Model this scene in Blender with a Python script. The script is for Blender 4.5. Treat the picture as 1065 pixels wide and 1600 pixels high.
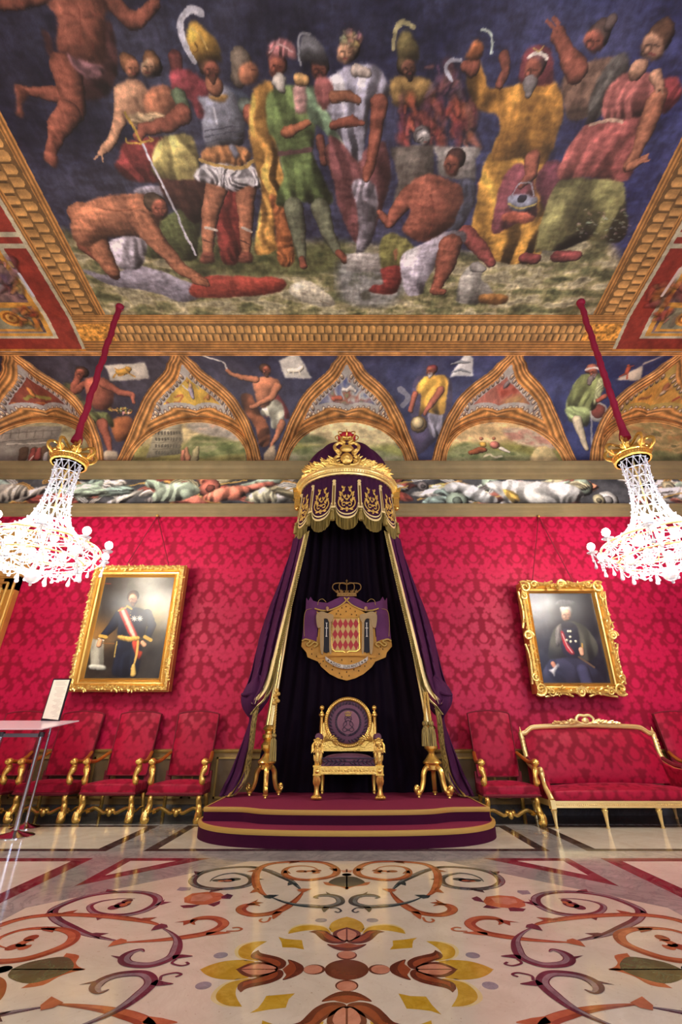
import bpy, bmesh, math, random
import numpy as np
from mathutils import Vector, Matrix
for _o in list(bpy.data.objects): bpy.data.objects.remove(_o)
SC = bpy.context.scene; COL = SC.collection
PI = math.pi
# ---------------------------------------------------------------- camera
F_PX = 705.0; TILT = 0.496; CXP = 541.5; EYE = 1.0
_th = math.atan(TILT); _c = math.cos(_th); _s = math.sin(_th)
cam = bpy.data.cameras.new('camera'); co = bpy.data.objects.new('camera', cam); COL.objects.link(co)
cam.sensor_fit = 'VERTICAL'; cam.sensor_height = 36.0; cam.sensor_width = 24.0
cam.lens = F_PX/1600*36.0; cam.shift_x = (532.5-CXP)/1600.0
cam.clip_start = 0.05; cam.clip_end = 100
co.location = (0, 0, EYE); co.rotation_euler = (PI/2+_th, 0, 0)
SC.camera = co
# ---------------------------------------------------------------- world, added fill lights and right-hand daylight from behind, exposure
SC.view_settings.view_transform = 'Standard'; SC.view_settings.look = 'None'
SC.view_settings.gamma = 1.0; SC.view_settings.exposure = 0.2
w = bpy.data.worlds.new('world'); SC.world = w; w.use_nodes = True
w.node_tree.nodes['Background'].inputs[0].default_value = (1.0, .96, .91, 1)
w.node_tree.nodes['Background'].inputs[1].default_value = 0.40
def area(name, loc, rot, sx, sy, power, color):
    l = bpy.data.lights.new(name, 'AREA'); l.shape = 'RECTANGLE'; l.size = sx; l.size_y = sy
    l.energy = power; l.color = color
    o = bpy.data.objects.new(name, l); COL.objects.link(o); o.location = loc; o.rotation_euler = rot
    return o
area('fill_left', (-5.2, -2.8, 3.0), (math.radians(86), 0, math.radians(-22)), 1.6, 3.4, 70, (.80, .88, 1))  # cool fill light added behind the camera at left
area('fill_middle', (0, -3.0, 3.4), (math.radians(90), 0, 0), 1.8, 3.4, 130, (1, .95, .88))  # warm frontal fill light added behind the camera
area('daylight_right', (5.2, -2.8, 3.0), (math.radians(86), 0, math.radians(22)), 1.6, 3.4, 220, (.58, .64, 1))  # bluish light of an unseen window, set strong to tint the right wall
# ---------------------------------------------------------------- helpers
def lin(c):
    c = np.asarray(c, dtype=float)
    if c.max() > 1.0: c = c/255.0
    return np.where(c <= .04045, c/12.92, ((c+.055)/1.055)**2.4)
def ray(x, y):
    a = (x-CXP)/F_PX; b = (800-y)/F_PX
    return (a, _c-b*_s, _s+b*_c)
def PY(x, y, Y):
    r = ray(x, y); k = Y/r[1]; return (r[0]*k, Y, EYE+r[2]*k)
def PZ(x, y, z):
    r = ray(x, y); k = (z-EYE)/r[2]; return (r[0]*k, r[1]*k, z)
def P3(x, y, Y): return Vector(PY(x, y, Y))
def tag(o, label=None, cat=None, group=None, kind=None):
    if label: o['label'] = label
    if cat: o['category'] = cat
    if group: o['group'] = group
    if kind: o['kind'] = kind
    return o
def thing(name, label, cat, loc=(0, 0, 0), rz=0, group=None, kind=None):
    o = bpy.data.objects.new(name, None); COL.objects.link(o); o.empty_display_size = .1
    o.location = loc; o.rotation_euler = (0, 0, rz)
    return tag(o, label, cat, group, kind)
def copy_tree(o, parent=None):
    c = o.copy(); COL.objects.link(c)
    if parent: c.parent = parent
    for ch in list(o.children): copy_tree(ch, c)
    return c
def link(name, me, parent=None, mat=None, smooth=True, auto=None):
    o = bpy.data.objects.new(name, me); COL.objects.link(o)
    if parent: o.parent = parent
    if mat is not None:
        me.materials.clear()
        for m in (mat if isinstance(mat, (list, tuple)) else [mat]): me.materials.append(m)
    if smooth and len(me.polygons):
        me.polygons.foreach_set('use_smooth', [True]*len(me.polygons))
        if auto:
            try: me.set_sharp_from_angle(angle=math.radians(auto))
            except Exception: pass
    return o
class MB:
    """collects shapes into one mesh"""
    def __init__(s): s.v = []; s.f = []; s.mi = []; s.cur = 0
    def add(s, vs, fs, M=None):
        n = len(s.v)
        if M is not None: vs = [M @ Vector(v) for v in vs]
        s.v.extend([tuple(v) for v in vs]); s.f.extend([tuple(i+n for i in f) for f in fs]); s.mi.extend([s.cur]*len(fs))
    def box(s, x0, y0, z0, x1, y1, z1, M=None):
        vs = [(x, y, z) for z in (z0, z1) for y in (y0, y1) for x in (x0, x1)]
        s.add(vs, [(0, 2, 3, 1), (4, 5, 7, 6), (0, 1, 5, 4), (2, 6, 7, 3), (0, 4, 6, 2), (1, 3, 7, 5)], M)
    def tube(s, pts, r, n=8, cap=True, closed=False, M=None, flat=1.0):
        pts = [Vector(p) for p in pts]; m = len(pts)
        rr = list(r) if isinstance(r, (list, tuple, np.ndarray)) else [r]*m
        vs = []; fs = []; up = None
        for i, p in enumerate(pts):
            if closed: t = pts[(i+1) % m]-pts[i-1]
            else: t = pts[min(i+1, m-1)]-pts[max(i-1, 0)]
            if t.length < 1e-9: t = Vector((0, 0, 1))
            t.normalize()
            if up is None:
                up = Vector((0, 0, 1)) if abs(t.z) < .9 else Vector((0, 1, 0))
            a = up-t*up.dot(t)
            if a.length < 1e-6: a = t.orthogonal()
            a.normalize(); b = t.cross(a); up = a
            for k in range(n):
                an = 2*PI*k/n
                vs.append(p+a*(math.cos(an)*rr[i]*flat)+b*(math.sin(an)*rr[i]))
        seg = m if closed else m-1
        for i in range(seg):
            j = (i+1) % m
            for k in range(n):
                k2 = (k+1) % n
                fs.append((i*n+k, i*n+k2, j*n+k2, j*n+k))
        if cap and not closed:
            fs.append(tuple(range(n))[::-1]); fs.append(tuple((m-1)*n+k for k in range(n)))
        s.add(vs, fs, M)
    def lathe(s, prof, n=20, M=None, a0=0, a1=2*PI, sx=1, sy=1, flute=0, nf=0):
        full = abs(a1-a0-2*PI) < 1e-6
        vs = []; fs = []; cols = n if full else n+1
        for (r, z) in prof:
            for k in range(cols):
                a = a0+(a1-a0)*k/n
                q = r*(1-flute*(0.5+.5*math.cos(nf*a))) if flute else r
                vs.append((q*math.cos(a)*sx, q*math.sin(a)*sy, z))
        for i in range(len(prof)-1):
            for k in range(n):
                k2 = (k+1) % cols
                fs.append((i*cols+k, i*cols+k2, (i+1)*cols+k2, (i+1)*cols+k))
        if full:
            if prof[0][0] > 1e-5: fs.append(tuple(range(cols))[::-1])
            if prof[-1][0] > 1e-5: fs.append(tuple((len(prof)-1)*cols+k for k in range(cols)))
        s.add(vs, fs, M)
    def ball(s, c, r, n=10, m=6, sc=(1, 1, 1), M=None):
        c = Vector(c); prof = []
        vs = [c+Vector((0, 0, -r*sc[2]))]
        for i in range(1, m):
            ph = -PI/2+PI*i/m
            for k in range(n):
                a = 2*PI*k/n
                vs.append(c+Vector((r*math.cos(ph)*math.cos(a)*sc[0], r*math.cos(ph)*math.sin(a)*sc[1], r*math.sin(ph)*sc[2])))
        vs.append(c+Vector((0, 0, r*sc[2]))); L = len(vs)-1
        fs = []
        for k in range(n):
            fs.append((0, 1+(k+1) % n, 1+k)); fs.append((L, 1+(m-2)*n+k, 1+(m-2)*n+(k+1) % n))
        for i in range(m-2):
            for k in range(n):
                k2 = (k+1) % n
                fs.append((1+i*n+k, 1+i*n+k2, 1+(i+1)*n+k2, 1+(i+1)*n+k))
        s.add(vs, fs, M)
    def sheet(s, rows, M=None, closed=False):
        n = len(rows[0]); vs = [v for r in rows for v in r]; fs = []
        for i in range(len(rows)-1):
            for k in range(n if closed else n-1):
                k2 = (k+1) % n
                fs.append((i*n+k, i*n+k2, (i+1)*n+k2, (i+1)*n+k))
        s.add(vs, fs, M)
    def prism(s, pts, y0, y1, M=None):
        """outline pts (x,z) extruded from y0 to y1"""
        n = len(pts)
        vs = [(p[0], y0, p[1]) for p in pts]+[(p[0], y1, p[1]) for p in pts]
        fs = [tuple(range(n)), tuple(range(n, 2*n))[::-1]]
        for i in range(n):
            j = (i+1) % n; fs.append((i, i+n, j+n, j))
        s.add(vs, fs, M)
    def leaf(s, p, d, nrm, L, W, M=None, bend=.25):
        """a pointed leaf of some thickness from p along d, facing nrm"""
        p = Vector(p); d = Vector(d).normalized(); nrm = Vector(nrm); nrm = (nrm-d*nrm.dot(d)).normalized(); b = d.cross(nrm)
        vs = []
        for t, w in ((0, .15), (.3, .9), (.55, 1), (.8, .6), (1, .04)):
            c = p+d*(L*t)+nrm*(bend*L*t*t)
            vs += [c-b*(W*w*.5), c+nrm*(W*.3*w), c+b*(W*w*.5), c-nrm*(W*.12*w)]
        fs = []
        for i in range(4):
            for k in range(4): fs.append((i*4+k, i*4+(k+1) % 4, (i+1)*4+(k+1) % 4, (i+1)*4+k))
        fs += [(3, 2, 1, 0), (16, 17, 18, 19)]
        s.add(vs, fs, M)
    def build(s, name, mat, parent=None, smooth=True, auto=40, fix=True):
        me = bpy.data.meshes.new(name); me.from_pydata(s.v, [], s.f); me.update()
        if fix:
            bm = bmesh.new(); bm.from_mesh(me); bmesh.ops.recalc_face_normals(bm, faces=bm.faces); bm.to_mesh(me); bm.free()
        if len(set(s.mi)) > 1: me.polygons.foreach_set('material_index', s.mi)
        return link(name, me, parent, mat, smooth, auto)
def bez(pts, n=8, closed=False):
    """Catmull-Rom through points"""
    P = [Vector(p) for p in pts]; m = len(P); out = []
    for i in range(m if closed else m-1):
        if closed: p0, p1, p2, p3 = P[i-1], P[i], P[(i+1) % m], P[(i+2) % m]
        else: p0, p1, p2, p3 = P[max(i-1, 0)], P[i], P[i+1], P[min(i+2, m-1)]
        for k in range(n):
            t = k/n
            out.append(.5*((2*p1)+(p2-p0)*t+(2*p0-5*p1+4*p2-p3)*t*t+(3*p1-p0-3*p2+p3)*t**3))
    if not closed: out.append(P[-1])
    return out
def crv(pts, n=8, closed=False):
    d = len(pts[0]); q = bez([tuple(p)+(0,)*(3-d) for p in pts], n, closed)
    return [tuple(v)[:d] for v in q]
def interp(xs, ys, x): return float(np.interp(x, xs, ys))
# ---------------------------------------------------------------- materials
def mat(name, color, rough=.5, metal=0, bump=0, bscale=40, spec=.5, sheen=0, var=0, vscale=6, trans=0, emis=0, ecol=None, coat=0, detail=4, voro=False):
    m = bpy.data.materials.new(name); m.use_nodes = True; nt = m.node_tree; b = nt.nodes['Principled BSDF']
    c = tuple(lin(color))+(1,)
    b.inputs['Base Color'].default_value = c; b.inputs['Roughness'].default_value = rough; b.inputs['Metallic'].default_value = metal
    b.inputs['Specular IOR Level'].default_value = spec
    if sheen: b.inputs['Sheen Weight'].default_value = sheen; b.inputs['Sheen Roughness'].default_value = .4; b.inputs['Sheen Tint'].default_value = c
    if trans: b.inputs['Transmission Weight'].default_value = trans
    if coat: b.inputs['Coat Weight'].default_value = coat; b.inputs['Coat Roughness'].default_value = .06
    if emis:
        b.inputs['Emission Color'].default_value = tuple(lin(ecol or color))+(1,); b.inputs['Emission Strength'].default_value = emis
    tc = nt.nodes.new('ShaderNodeTexCoord')
    if bump:
        n = nt.nodes.new('ShaderNodeTexVoronoi' if voro else 'ShaderNodeTexNoise'); n.inputs['Scale'].default_value = bscale
        if not voro: n.inputs['Detail'].default_value = detail
        nt.links.new(tc.outputs['Object'], n.inputs['Vector'])
        bp = nt.nodes.new('ShaderNodeBump'); bp.inputs['Strength'].default_value = bump; bp.inputs['Distance'].default_value = .01
        nt.links.new(n.outputs[0], bp.inputs['Height']); nt.links.new(bp.outputs[0], b.inputs['Normal'])
    if var:
        n = nt.nodes.new('ShaderNodeTexNoise'); n.inputs['Scale'].default_value = vscale; n.inputs['Detail'].default_value = 5
        nt.links.new(tc.outputs['Object'], n.inputs['Vector'])
        mx = nt.nodes.new('ShaderNodeMix'); mx.data_type = 'RGBA'
        mx.inputs[6].default_value = tuple(v*(1-var) for v in c[:3])+(1,); mx.inputs[7].default_value = tuple(min(1, v*(1+var)) for v in c[:3])+(1,)
        nt.links.new(n.outputs[0], mx.inputs[0]); nt.links.new(mx.outputs[2], b.inputs['Base Color'])
    return m
def attr_mat(name, rough=.7, metal=0, spec=.3, bump=0, bscale=60, pat=False, sheen=0, coat=0):
    """colour read from the painted colour attribute of the mesh"""
    m = bpy.data.materials.new(name); m.use_nodes = True; nt = m.node_tree; b = nt.nodes['Principled BSDF']
    a = nt.nodes.new('ShaderNodeAttribute'); a.attribute_name = 'Col'
    nt.links.new(a.outputs['Color'], b.inputs['Base Color'])
    b.inputs['Roughness'].default_value = rough; b.inputs['Metallic'].default_value = metal; b.inputs['Specular IOR Level'].default_value = spec
    if coat: b.inputs['Coat Weight'].default_value = coat
    if sheen: b.inputs['Sheen Weight'].default_value = sheen; b.inputs['Sheen Roughness'].default_value = .35; b.inputs['Sheen Tint'].default_value = (1, .2, .3, 1)
    if pat:
        mr = nt.nodes.new('ShaderNodeMapRange'); nt.links.new(a.outputs['Alpha'], mr.inputs[0])
        mr.inputs[3].default_value = pat[0]; mr.inputs[4].default_value = pat[1]
        nt.links.new(mr.outputs[0], b.inputs['Roughness'])
    if bump:
        tc = nt.nodes.new('ShaderNodeTexCoord'); n = nt.nodes.new('ShaderNodeTexNoise'); n.inputs['Scale'].default_value = bscale
        nt.links.new(tc.outputs['Object'], n.inputs['Vector'])
        bp = nt.nodes.new('ShaderNodeBump'); bp.inputs['Strength'].default_value = bump; bp.inputs['Distance'].default_value = .01
        nt.links.new(n.outputs[0], bp.inputs['Height']); nt.links.new(bp.outputs[0], b.inputs['Normal'])
    return m
def grid_mesh(name, P, rgb, material, parent=None, alpha=None, flip=False, smooth=True):
    """P (ny,nx,3) points, rgb (ny,nx,3) sRGB 0..255 -> one mesh with a painted colour attribute"""
    ny, nx = P.shape[:2]
    me = bpy.data.meshes.new(name); nv = ny*nx; nf = (ny-1)*(nx-1)
    idx = np.arange(nv).reshape(ny, nx)
    q = np.stack([idx[:-1, :-1], idx[:-1, 1:], idx[1:, 1:], idx[1:, :-1]], -1).reshape(-1, 4)
    if flip: q = q[:, ::-1]
    me.vertices.add(nv); me.vertices.foreach_set('co', P.reshape(-1).astype(np.float32))
    me.loops.add(nf*4); me.loops.foreach_set('vertex_index', np.ascontiguousarray(q).reshape(-1).astype(np.int32))
    me.polygons.add(nf); me.polygons.foreach_set('loop_start', np.arange(0, nf*4, 4, dtype=np.int32))
    me.polygons.foreach_set('loop_total', np.full(nf, 4, dtype=np.int32))
    me.update(calc_edges=True)
    a = me.color_attributes.new('Col', 'FLOAT_COLOR', 'POINT')
    c = np.ones((nv, 4), np.float32); c[:, :3] = lin(np.clip(rgb, 0, 255).reshape(-1, 3)/255.0*1.0)
    if alpha is not None: c[:, 3] = alpha.reshape(-1)
    a.data.foreach_set('color', c.reshape(-1))
    return link(name, me, parent, material, smooth)
# ---------------------------------------------------------------- fresco painting (numpy brush work on surface coordinates)
def vnoise(shape, cell, seed):
    r = np.random.RandomState(seed); ny, nx = shape
    gy = int(ny/cell)+3; gx = int(nx/cell)+3; g = r.rand(gy, gx)
    y = np.arange(ny)/cell; x = np.arange(nx)/cell
    y0 = y.astype(int); x0 = x.astype(int); fy = (y-y0)[:, None]; fx = (x-x0)[None]
    fy = fy*fy*(3-2*fy); fx = fx*fx*(3-2*fx)
    a = g[y0][:, x0]; b = g[y0][:, x0+1]; c = g[y0+1][:, x0]; d = g[y0+1][:, x0+1]
    return (a*(1-fx)+b*fx)*(1-fy)+(c*(1-fx)+d*fx)*fy
def fbm(shape, cell, seed, o=4):
    s = 0; t = 0
    for i in range(o):
        k = .55**i; s = s+k*vnoise(shape, max(cell/2**i, 1.0), seed+i*7); t += k
    return s/t-.5
def blur(a, r):
    r = int(r)
    if r < 1: return a
    for _ in range(2):
        p = np.pad(a, ((r+1, r), (0, 0)), mode='edge'); cs = np.cumsum(p, 0); a = (cs[2*r+1:]-cs[:-2*r-1])/(2*r+1)
        p = np.pad(a, ((0, 0), (r+1, r)), mode='edge'); cs = np.cumsum(p, 1); a = (cs[:, 2*r+1:]-cs[:, :-2*r-1])/(2*r+1)
    return a
class Canvas:
    def __init__(s, u0, u1, v0, v1, step, bg, tr=None, px=None, up=1):
        s.u0, s.v0, s.step = u0, v0, step
        s.nx = int(round((u1-u0)/step))+1; s.ny = int(round((v1-v0)/step))+1
        s.a = np.zeros((s.ny, s.nx, 3)); s.a[:] = bg
        s.tr = tr or (lambda x, y: (x, y)); s.px = px or 1.0
        s.off = (0, 0); s.sc = 1.0; s.up = up; s.mask = None; s.alk = 1
        s.rs = np.random.RandomState(5)
    def frame(s, ox, oy, sc): s.off = (ox, oy); s.sc = sc
    def uv(s, x, y): return s.tr(s.off[0]+x/s.sc, s.off[1]+y/s.sc)
    def ij(s, x, y):
        u, v = s.uv(x, y); return ((u-s.u0)/s.step, (v-s.v0)/s.step)
    def R(s, x, y, r):
        """brush radius in cells at a spot"""
        i0, j0 = s.ij(x, y); i1, j1 = s.ij(x+1, y); i2, j2 = s.ij(x, y+1)
        return r*.5*(math.hypot(i1-i0, j1-j0)+math.hypot(i2-i0, j2-j0))
    def _bb(s, i0, i1, j0, j1):
        return max(int(i0), 0), min(int(i1)+2, s.nx), max(int(j0), 0), min(int(j1)+2, s.ny)
    def _mix(s, sl, m, col, sh=None):
        c = np.asarray(col, float)
        c = c[None, None, :] if sh is None else np.clip(c[None, None, :]*sh[..., None], 0, 255)
        m = m*s.alk
        if s.mask is not None: m = m*s.mask[sl]
        s.a[sl] = s.a[sl]*(1-m[..., None])+c*m[..., None]
    def limb(s, col, *a, shade=.55, soft=1.2):
        pts = [a[k:k+3] for k in range(0, len(a), 3)]
        Q = [(s.ij(p[0], p[1])+(s.R(*p),)) for p in pts]
        if len(Q) == 1: Q = Q*2
        i0, i1, j0, j1 = s._bb(min(q[0]-q[2] for q in Q)-2, max(q[0]+q[2] for q in Q)+2, min(q[1]-q[2] for q in Q)-2, max(q[1]+q[2] for q in Q)+2)
        if i1 <= i0 or j1 <= j0: return
        X, Y = np.meshgrid(np.arange(i0, i1), np.arange(j0, j1))
        best = np.full(X.shape, 1e9); sg = np.zeros(X.shape); rr = np.ones(X.shape)
        for (x0, y0, r0), (x1, y1, r1) in zip(Q[:-1], Q[1:]):
            dx, dy = x1-x0, y1-y0; L = dx*dx+dy*dy+1e-9
            t = np.clip(((X-x0)*dx+(Y-y0)*dy)/L, 0, 1)
            ex = X-(x0+t*dx); ey = Y-(y0+t*dy); r = r0+(r1-r0)*t; d = np.hypot(ex, ey)/np.maximum(r, .3)
            # light from the upper left of the painting
            side = (-ex*.6+ey*.8*s.up)/np.maximum(r, .3)
            m = d < best; best = np.where(m, d, best); sg = np.where(m, side, sg); rr = np.where(m, r, rr)
        m = np.clip((1-best)*rr/soft+.5, 0, 1)
        sh = 1+shade*(.80*np.clip(sg, -1, 1)+.16-1.15*best**3)
        s._mix((slice(j0, j1), slice(i0, i1)), m, col, sh)
    def inside(s, Q, i0, i1, j0, j1):
        X, Y = np.meshgrid(np.arange(i0, i1)+.0, np.arange(j0, j1)+.0); m = np.zeros(X.shape, bool)
        n = len(Q)
        for k in range(n):
            xa, ya = Q[k]; xb, yb = Q[(k+1) % n]
            if ya == yb: continue
            c = ((ya > Y) != (yb > Y)) & (X < (xb-xa)*(Y-ya)/(yb-ya)+xa); m ^= c
        return m.astype(float)
    def poly(s, col, pts, smooth=True, shade=.5, folds=0, seed=0, vol=None, fd=None, soft=1):
        P = [(pts[k], pts[k+1]) for k in range(0, len(pts), 2)] if not isinstance(pts[0], (tuple, list)) else pts
        if smooth: P = crv(P, 6, True)
        Q = [s.ij(*p) for p in P]
        xs = [q[0] for q in Q]; ys = [q[1] for q in Q]
        i0, i1, j0, j1 = s._bb(min(xs)-2, max(xs)+2, min(ys)-2, max(ys)+2)
        if i1 <= i0+2 or j1 <= j0+2: return None
        m = s.inside(Q, i0, i1, j0, j1); sl = (slice(j0, j1), slice(i0, i1)); sh = None
        if shade:
            size = vol or max(2, .22*min(max(xs)-min(xs), max(ys)-min(ys)))
            h = blur(m, size); gy, gx = np.gradient(h); n = size*1.6
            sh = 1+shade*1.25*np.clip((gx*.6-gy*.8*s.up)*n, -.8, .8)-shade*.7*(1-np.clip(h*1.3-.1, 0, 1))
            if folds:
                rs = np.random.RandomState(seed); X, Y = np.meshgrid(np.arange(i0, i1), np.arange(j0, j1))
                d = fd or (0, 1); L = math.hypot(*d); ac = X*d[1]/L-Y*d[0]/L; al = X*d[0]/L+Y*d[1]/L
                per = max(7., size*1.9); wv = 0
                ac = ac+per*1.3*fbm(m.shape, per*3, seed, 2)*3
                for q in range(6):
                    fr = (.35+.85*rs.rand())/per; wv = wv+np.sin(2*PI*(ac*fr+al*fr*rs.uniform(-.45, .45))+rs.rand()*6.3)*(.6+.5*rs.rand())
                wv = np.tanh(wv*.9)
                sh = sh+folds*.27*wv*(.5+1.2*np.clip(fbm(m.shape, per*2, seed+9, 2)+.5, 0, 1))
        ms = blur(m, soft) if soft else m
        ms = np.clip(ms, 0, 1)
        s._mix(sl, ms, col, sh); return (m, sl)
    def line(s, col, *a, w=2.0, al=1.0, smooth=True):
        P = [(a[k], a[k+1]) for k in range(0, len(a), 2)]
        if smooth and len(P) > 2: P = crv(P, 6)
        Q = [s.ij(*p) for p in P]; r = max(s.R(P[0][0], P[0][1], w/2), .5)
        i0, i1, j0, j1 = s._bb(min(q[0] for q in Q)-r-2, max(q[0] for q in Q)+r+2, min(q[1] for q in Q)-r-2, max(q[1] for q in Q)+r+2)
        if i1 <= i0 or j1 <= j0: return
        X, Y = np.meshgrid(np.arange(i0, i1), np.arange(j0, j1)); best = np.full(X.shape, 1e9)
        for (x0, y0), (x1, y1) in zip(Q[:-1], Q[1:]):
            dx, dy = x1-x0, y1-y0; t = np.clip(((X-x0)*dx+(Y-y0)*dy)/(dx*dx+dy*dy+1e-9), 0, 1)
            best = np.minimum(best, np.hypot(X-x0-t*dx, Y-y0-t*dy))
        s._mix((slice(j0, j1), slice(i0, i1)), np.clip(r-best+.5, 0, 1)*al, col)
    def blotch(s, cols, x0, y0, x1, y1, n, r, seed=1, asp=2.0, shade=.5, ang=None, al=.6):
        """painterly dabs"""
        rs = np.random.RandomState(seed)
        for k in range(n):
            x = x0+(x1-x0)*rs.rand(); y = y0+(y1-y0)*rs.rand(); c = cols[rs.randint(len(cols))]
            s.alk = al
            q = r*(.5+rs.rand()); a = (rs.rand()*PI if ang is None else ang+rs.randn()*.3); L = q*asp
            s.limb([v*(.8+.4*rs.rand()) for v in c], x, y, q*.8, x+L*math.cos(a), y+L*math.sin(a), q*.4, shade=shade, soft=max(2.5, s.R(x, y, q)*.9))
        s.alk = 1
    def field(s, cols, pts, cell, seed=1, smooth=True, soft=3, asp=3):
        """a passage of broken colour inside an outline"""
        P = [(pts[k], pts[k+1]) for k in range(0, len(pts), 2)]
        if smooth: P = crv(P, 6, True)
        Q = [s.ij(*p) for p in P]; xs = [q[0] for q in Q]; ys = [q[1] for q in Q]
        i0, i1, j0, j1 = s._bb(min(xs)-2, max(xs)+2, min(ys)-2, max(ys)+2)
        if i1 <= i0+2 or j1 <= j0+2: return
        m = blur(s.inside(Q, i0, i1, j0, j1), soft); sl = (slice(j0, j1), slice(i0, i1)); ny, nx = m.shape
        k = max(1, int(nx/asp)); n = fbm((ny, k+2), cell/asp if asp > 1 else cell, seed, 4)
        n = n[:, np.minimum((np.arange(nx)/asp).astype(int), k+1)] if asp > 1 else fbm((ny, nx), cell, seed, 4)
        n = blur(n, 1 if asp <= 1 else 2)+.25*fbm((ny, nx), 8, seed+1, 3)
        t = np.clip((n*2.6+.5), 0, .999)*(len(cols)-1); ti = t.astype(int); tf = (t-ti)[..., None]; cc = np.array(cols, float)
        c = cc[ti]*(1-tf)+cc[np.minimum(ti+1, len(cols)-1)]*tf
        s.a[sl] = s.a[sl]*(1-m[..., None])+c*m[..., None]
    def warp(s, amp, cell, seed, region=None):
        """hand-drawn wobble of every contour"""
        sh = s.a.shape[:2]; dx = (fbm(sh, cell, seed, 3)*amp*4); dy = (fbm(sh, cell, seed+50, 3)*amp*4)
        Y, X = np.meshgrid(np.arange(sh[0]), np.arange(sh[1]), indexing='ij')
        a = s.a[np.clip(np.round(Y+dy).astype(int), 0, sh[0]-1), np.clip(np.round(X+dx).astype(int), 0, sh[1]-1)]
        a = .8*a+.2*np.stack([blur(a[..., k], 1) for k in range(3)], -1)
        s.a = a
    def age(s, sat=.82, glaze=(64, 52, 52), g=.12, seed=1):
        l = s.a.mean(-1, keepdims=True); s.a = l+(s.a-l)*sat
        n = np.clip(fbm(s.a.shape[:2], 60, seed, 4)+.5, 0, 1)[..., None]*2*g; s.a = s.a*(1-n)+np.array(glaze, float)*n
        n = fbm(s.a.shape[:2], 5, seed+4, 3); n2 = fbm(s.a.shape[:2], 16, seed+5, 3); s.a = s.a*(1+.16*n+.40*n2)[..., None]
    def mottle(s, amt=.14, cell=24, seed=3):
        n = fbm(s.a.shape[:2], cell, seed, 5); g = np.random.RandomState(seed).randn(*s.a.shape[:2])*.035
        s.a = np.clip(s.a*(1+2*amt*n+g)[..., None], 0, 255)
    def head(s, x, y, r, skin, hair, hy=-.35, face=0, beard=None):
        """head: hair mass, face oval, features; face -1 looks left, 1 right"""
        s.limb(hair, x-face*r*.15, y+hy*r, r*1.05, shade=.8)
        s.poly(skin, [(x+r*(.78*math.cos(t)+face*.22), y+r*(.98*math.sin(t)+.12)) for t in np.linspace(0, 2*PI, 11)[:-1]], shade=.7)
        if beard: s.limb(beard, x+face*r*.3, y+r*.75, r*.5, x+face*r*.35, y+r*1.15, r*.3)
        d = [v*.5 for v in skin]
        for e in (-.28, .32):
            s.limb([v*.80 for v in skin], x+r*(e+face*.25), y-r*.03, r*.19, shade=0, soft=r*.25)
            s.line(d, x+r*(e+face*.25)-r*.14, y+r*.02, x+r*(e+face*.25)+r*.14, y+r*.02, w=r*.11)
        s.line([v*.7 for v in skin], x+r*face*.3+r*.03, y+r*.05, x+r*(face*.42+.02), y+r*.42, w=r*.16)
        s.limb([min(255, v*1.18) for v in skin], x+r*(-.35+face*.2), y+r*.35, r*.16, shade=.2, soft=r*.2)
        s.line([120, 50, 45], x+r*(face*.3-.15), y+r*.62, x+r*(face*.3+.18), y+r*.62, w=r*.12)
# ---------------------------------------------------------------- ceiling
YF, YA, YW = 5.51, 6.16, 7.6      # end of the flat fresco, apex line of the cove, end wall
ZC, ZA, ZS = 7.5, 7.37, 5.80
def zceil(Y): return ZC-(ZC-ZA)*max(0, Y-YF)/(YA-YF)
def tr_ceil(x, y):
    p = PZ(x, y, ZC)
    if p[1] <= YF: return (p[0], p[1])
    # slanting border
    r = ray(x, y); m = (ZC-ZA)/(YA-YF)
    k = (ZC-EYE+m*YF)/(r[2]+m*r[1]); return (r[0]*k, r[1]*k)
def xin(Y, sd):   # inner edge of the painted side border
    a, b = (tr_ceil(0, 173), tr_ceil(168, 499)) if sd < 0 else (tr_ceil(1065, 214), tr_ceil(925, 493))
    return a[0]+(b[0]-a[0])*(Y-a[1])/(b[1]-a[1])
def xout(Y, sd):
    a, b = (tr_ceil(20.6, 343), tr_ceil(137.5, 554)) if sd < 0 else (tr_ceil(1065, 346), tr_ceil(956.4, 545.7))
    return a[0]+(b[0]-a[0])*(Y-a[1])/(b[1]-a[1])
G1 = (152, 110, 60); G2 = (214, 160, 78); G3 = (116, 68, 24); G4 = (150, 92, 34)
C = Canvas(-6.9, 6.9, 1.2, YA, .0090, (42, 46, 76), tr=tr_ceil, up=-1)
shp = C.a.shape[:2]
n1 = fbm(shp, 90, 11); n2 = fbm(shp, 30, 12)
uu = (np.arange(C.nx)*C.step+C.u0)[None, :]
C.a += n1[..., None]*np.array([64, 66, 72])+n2[..., None]*np.array([34, 36, 40])
C.a += np.clip(uu/4, -.2, 1)[..., None]*np.array([-4, 0, 24])
C.a[..., :] = np.clip(C.a, 12, 255)
SK = (178, 108, 72); SKR = (152, 80, 58); SKL = (196, 142, 102); SKD = (132, 70, 52)
A = lambda: C.frame(0, 0, 1.972)
B = lambda: C.frame(525, 0, 1.972)
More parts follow.
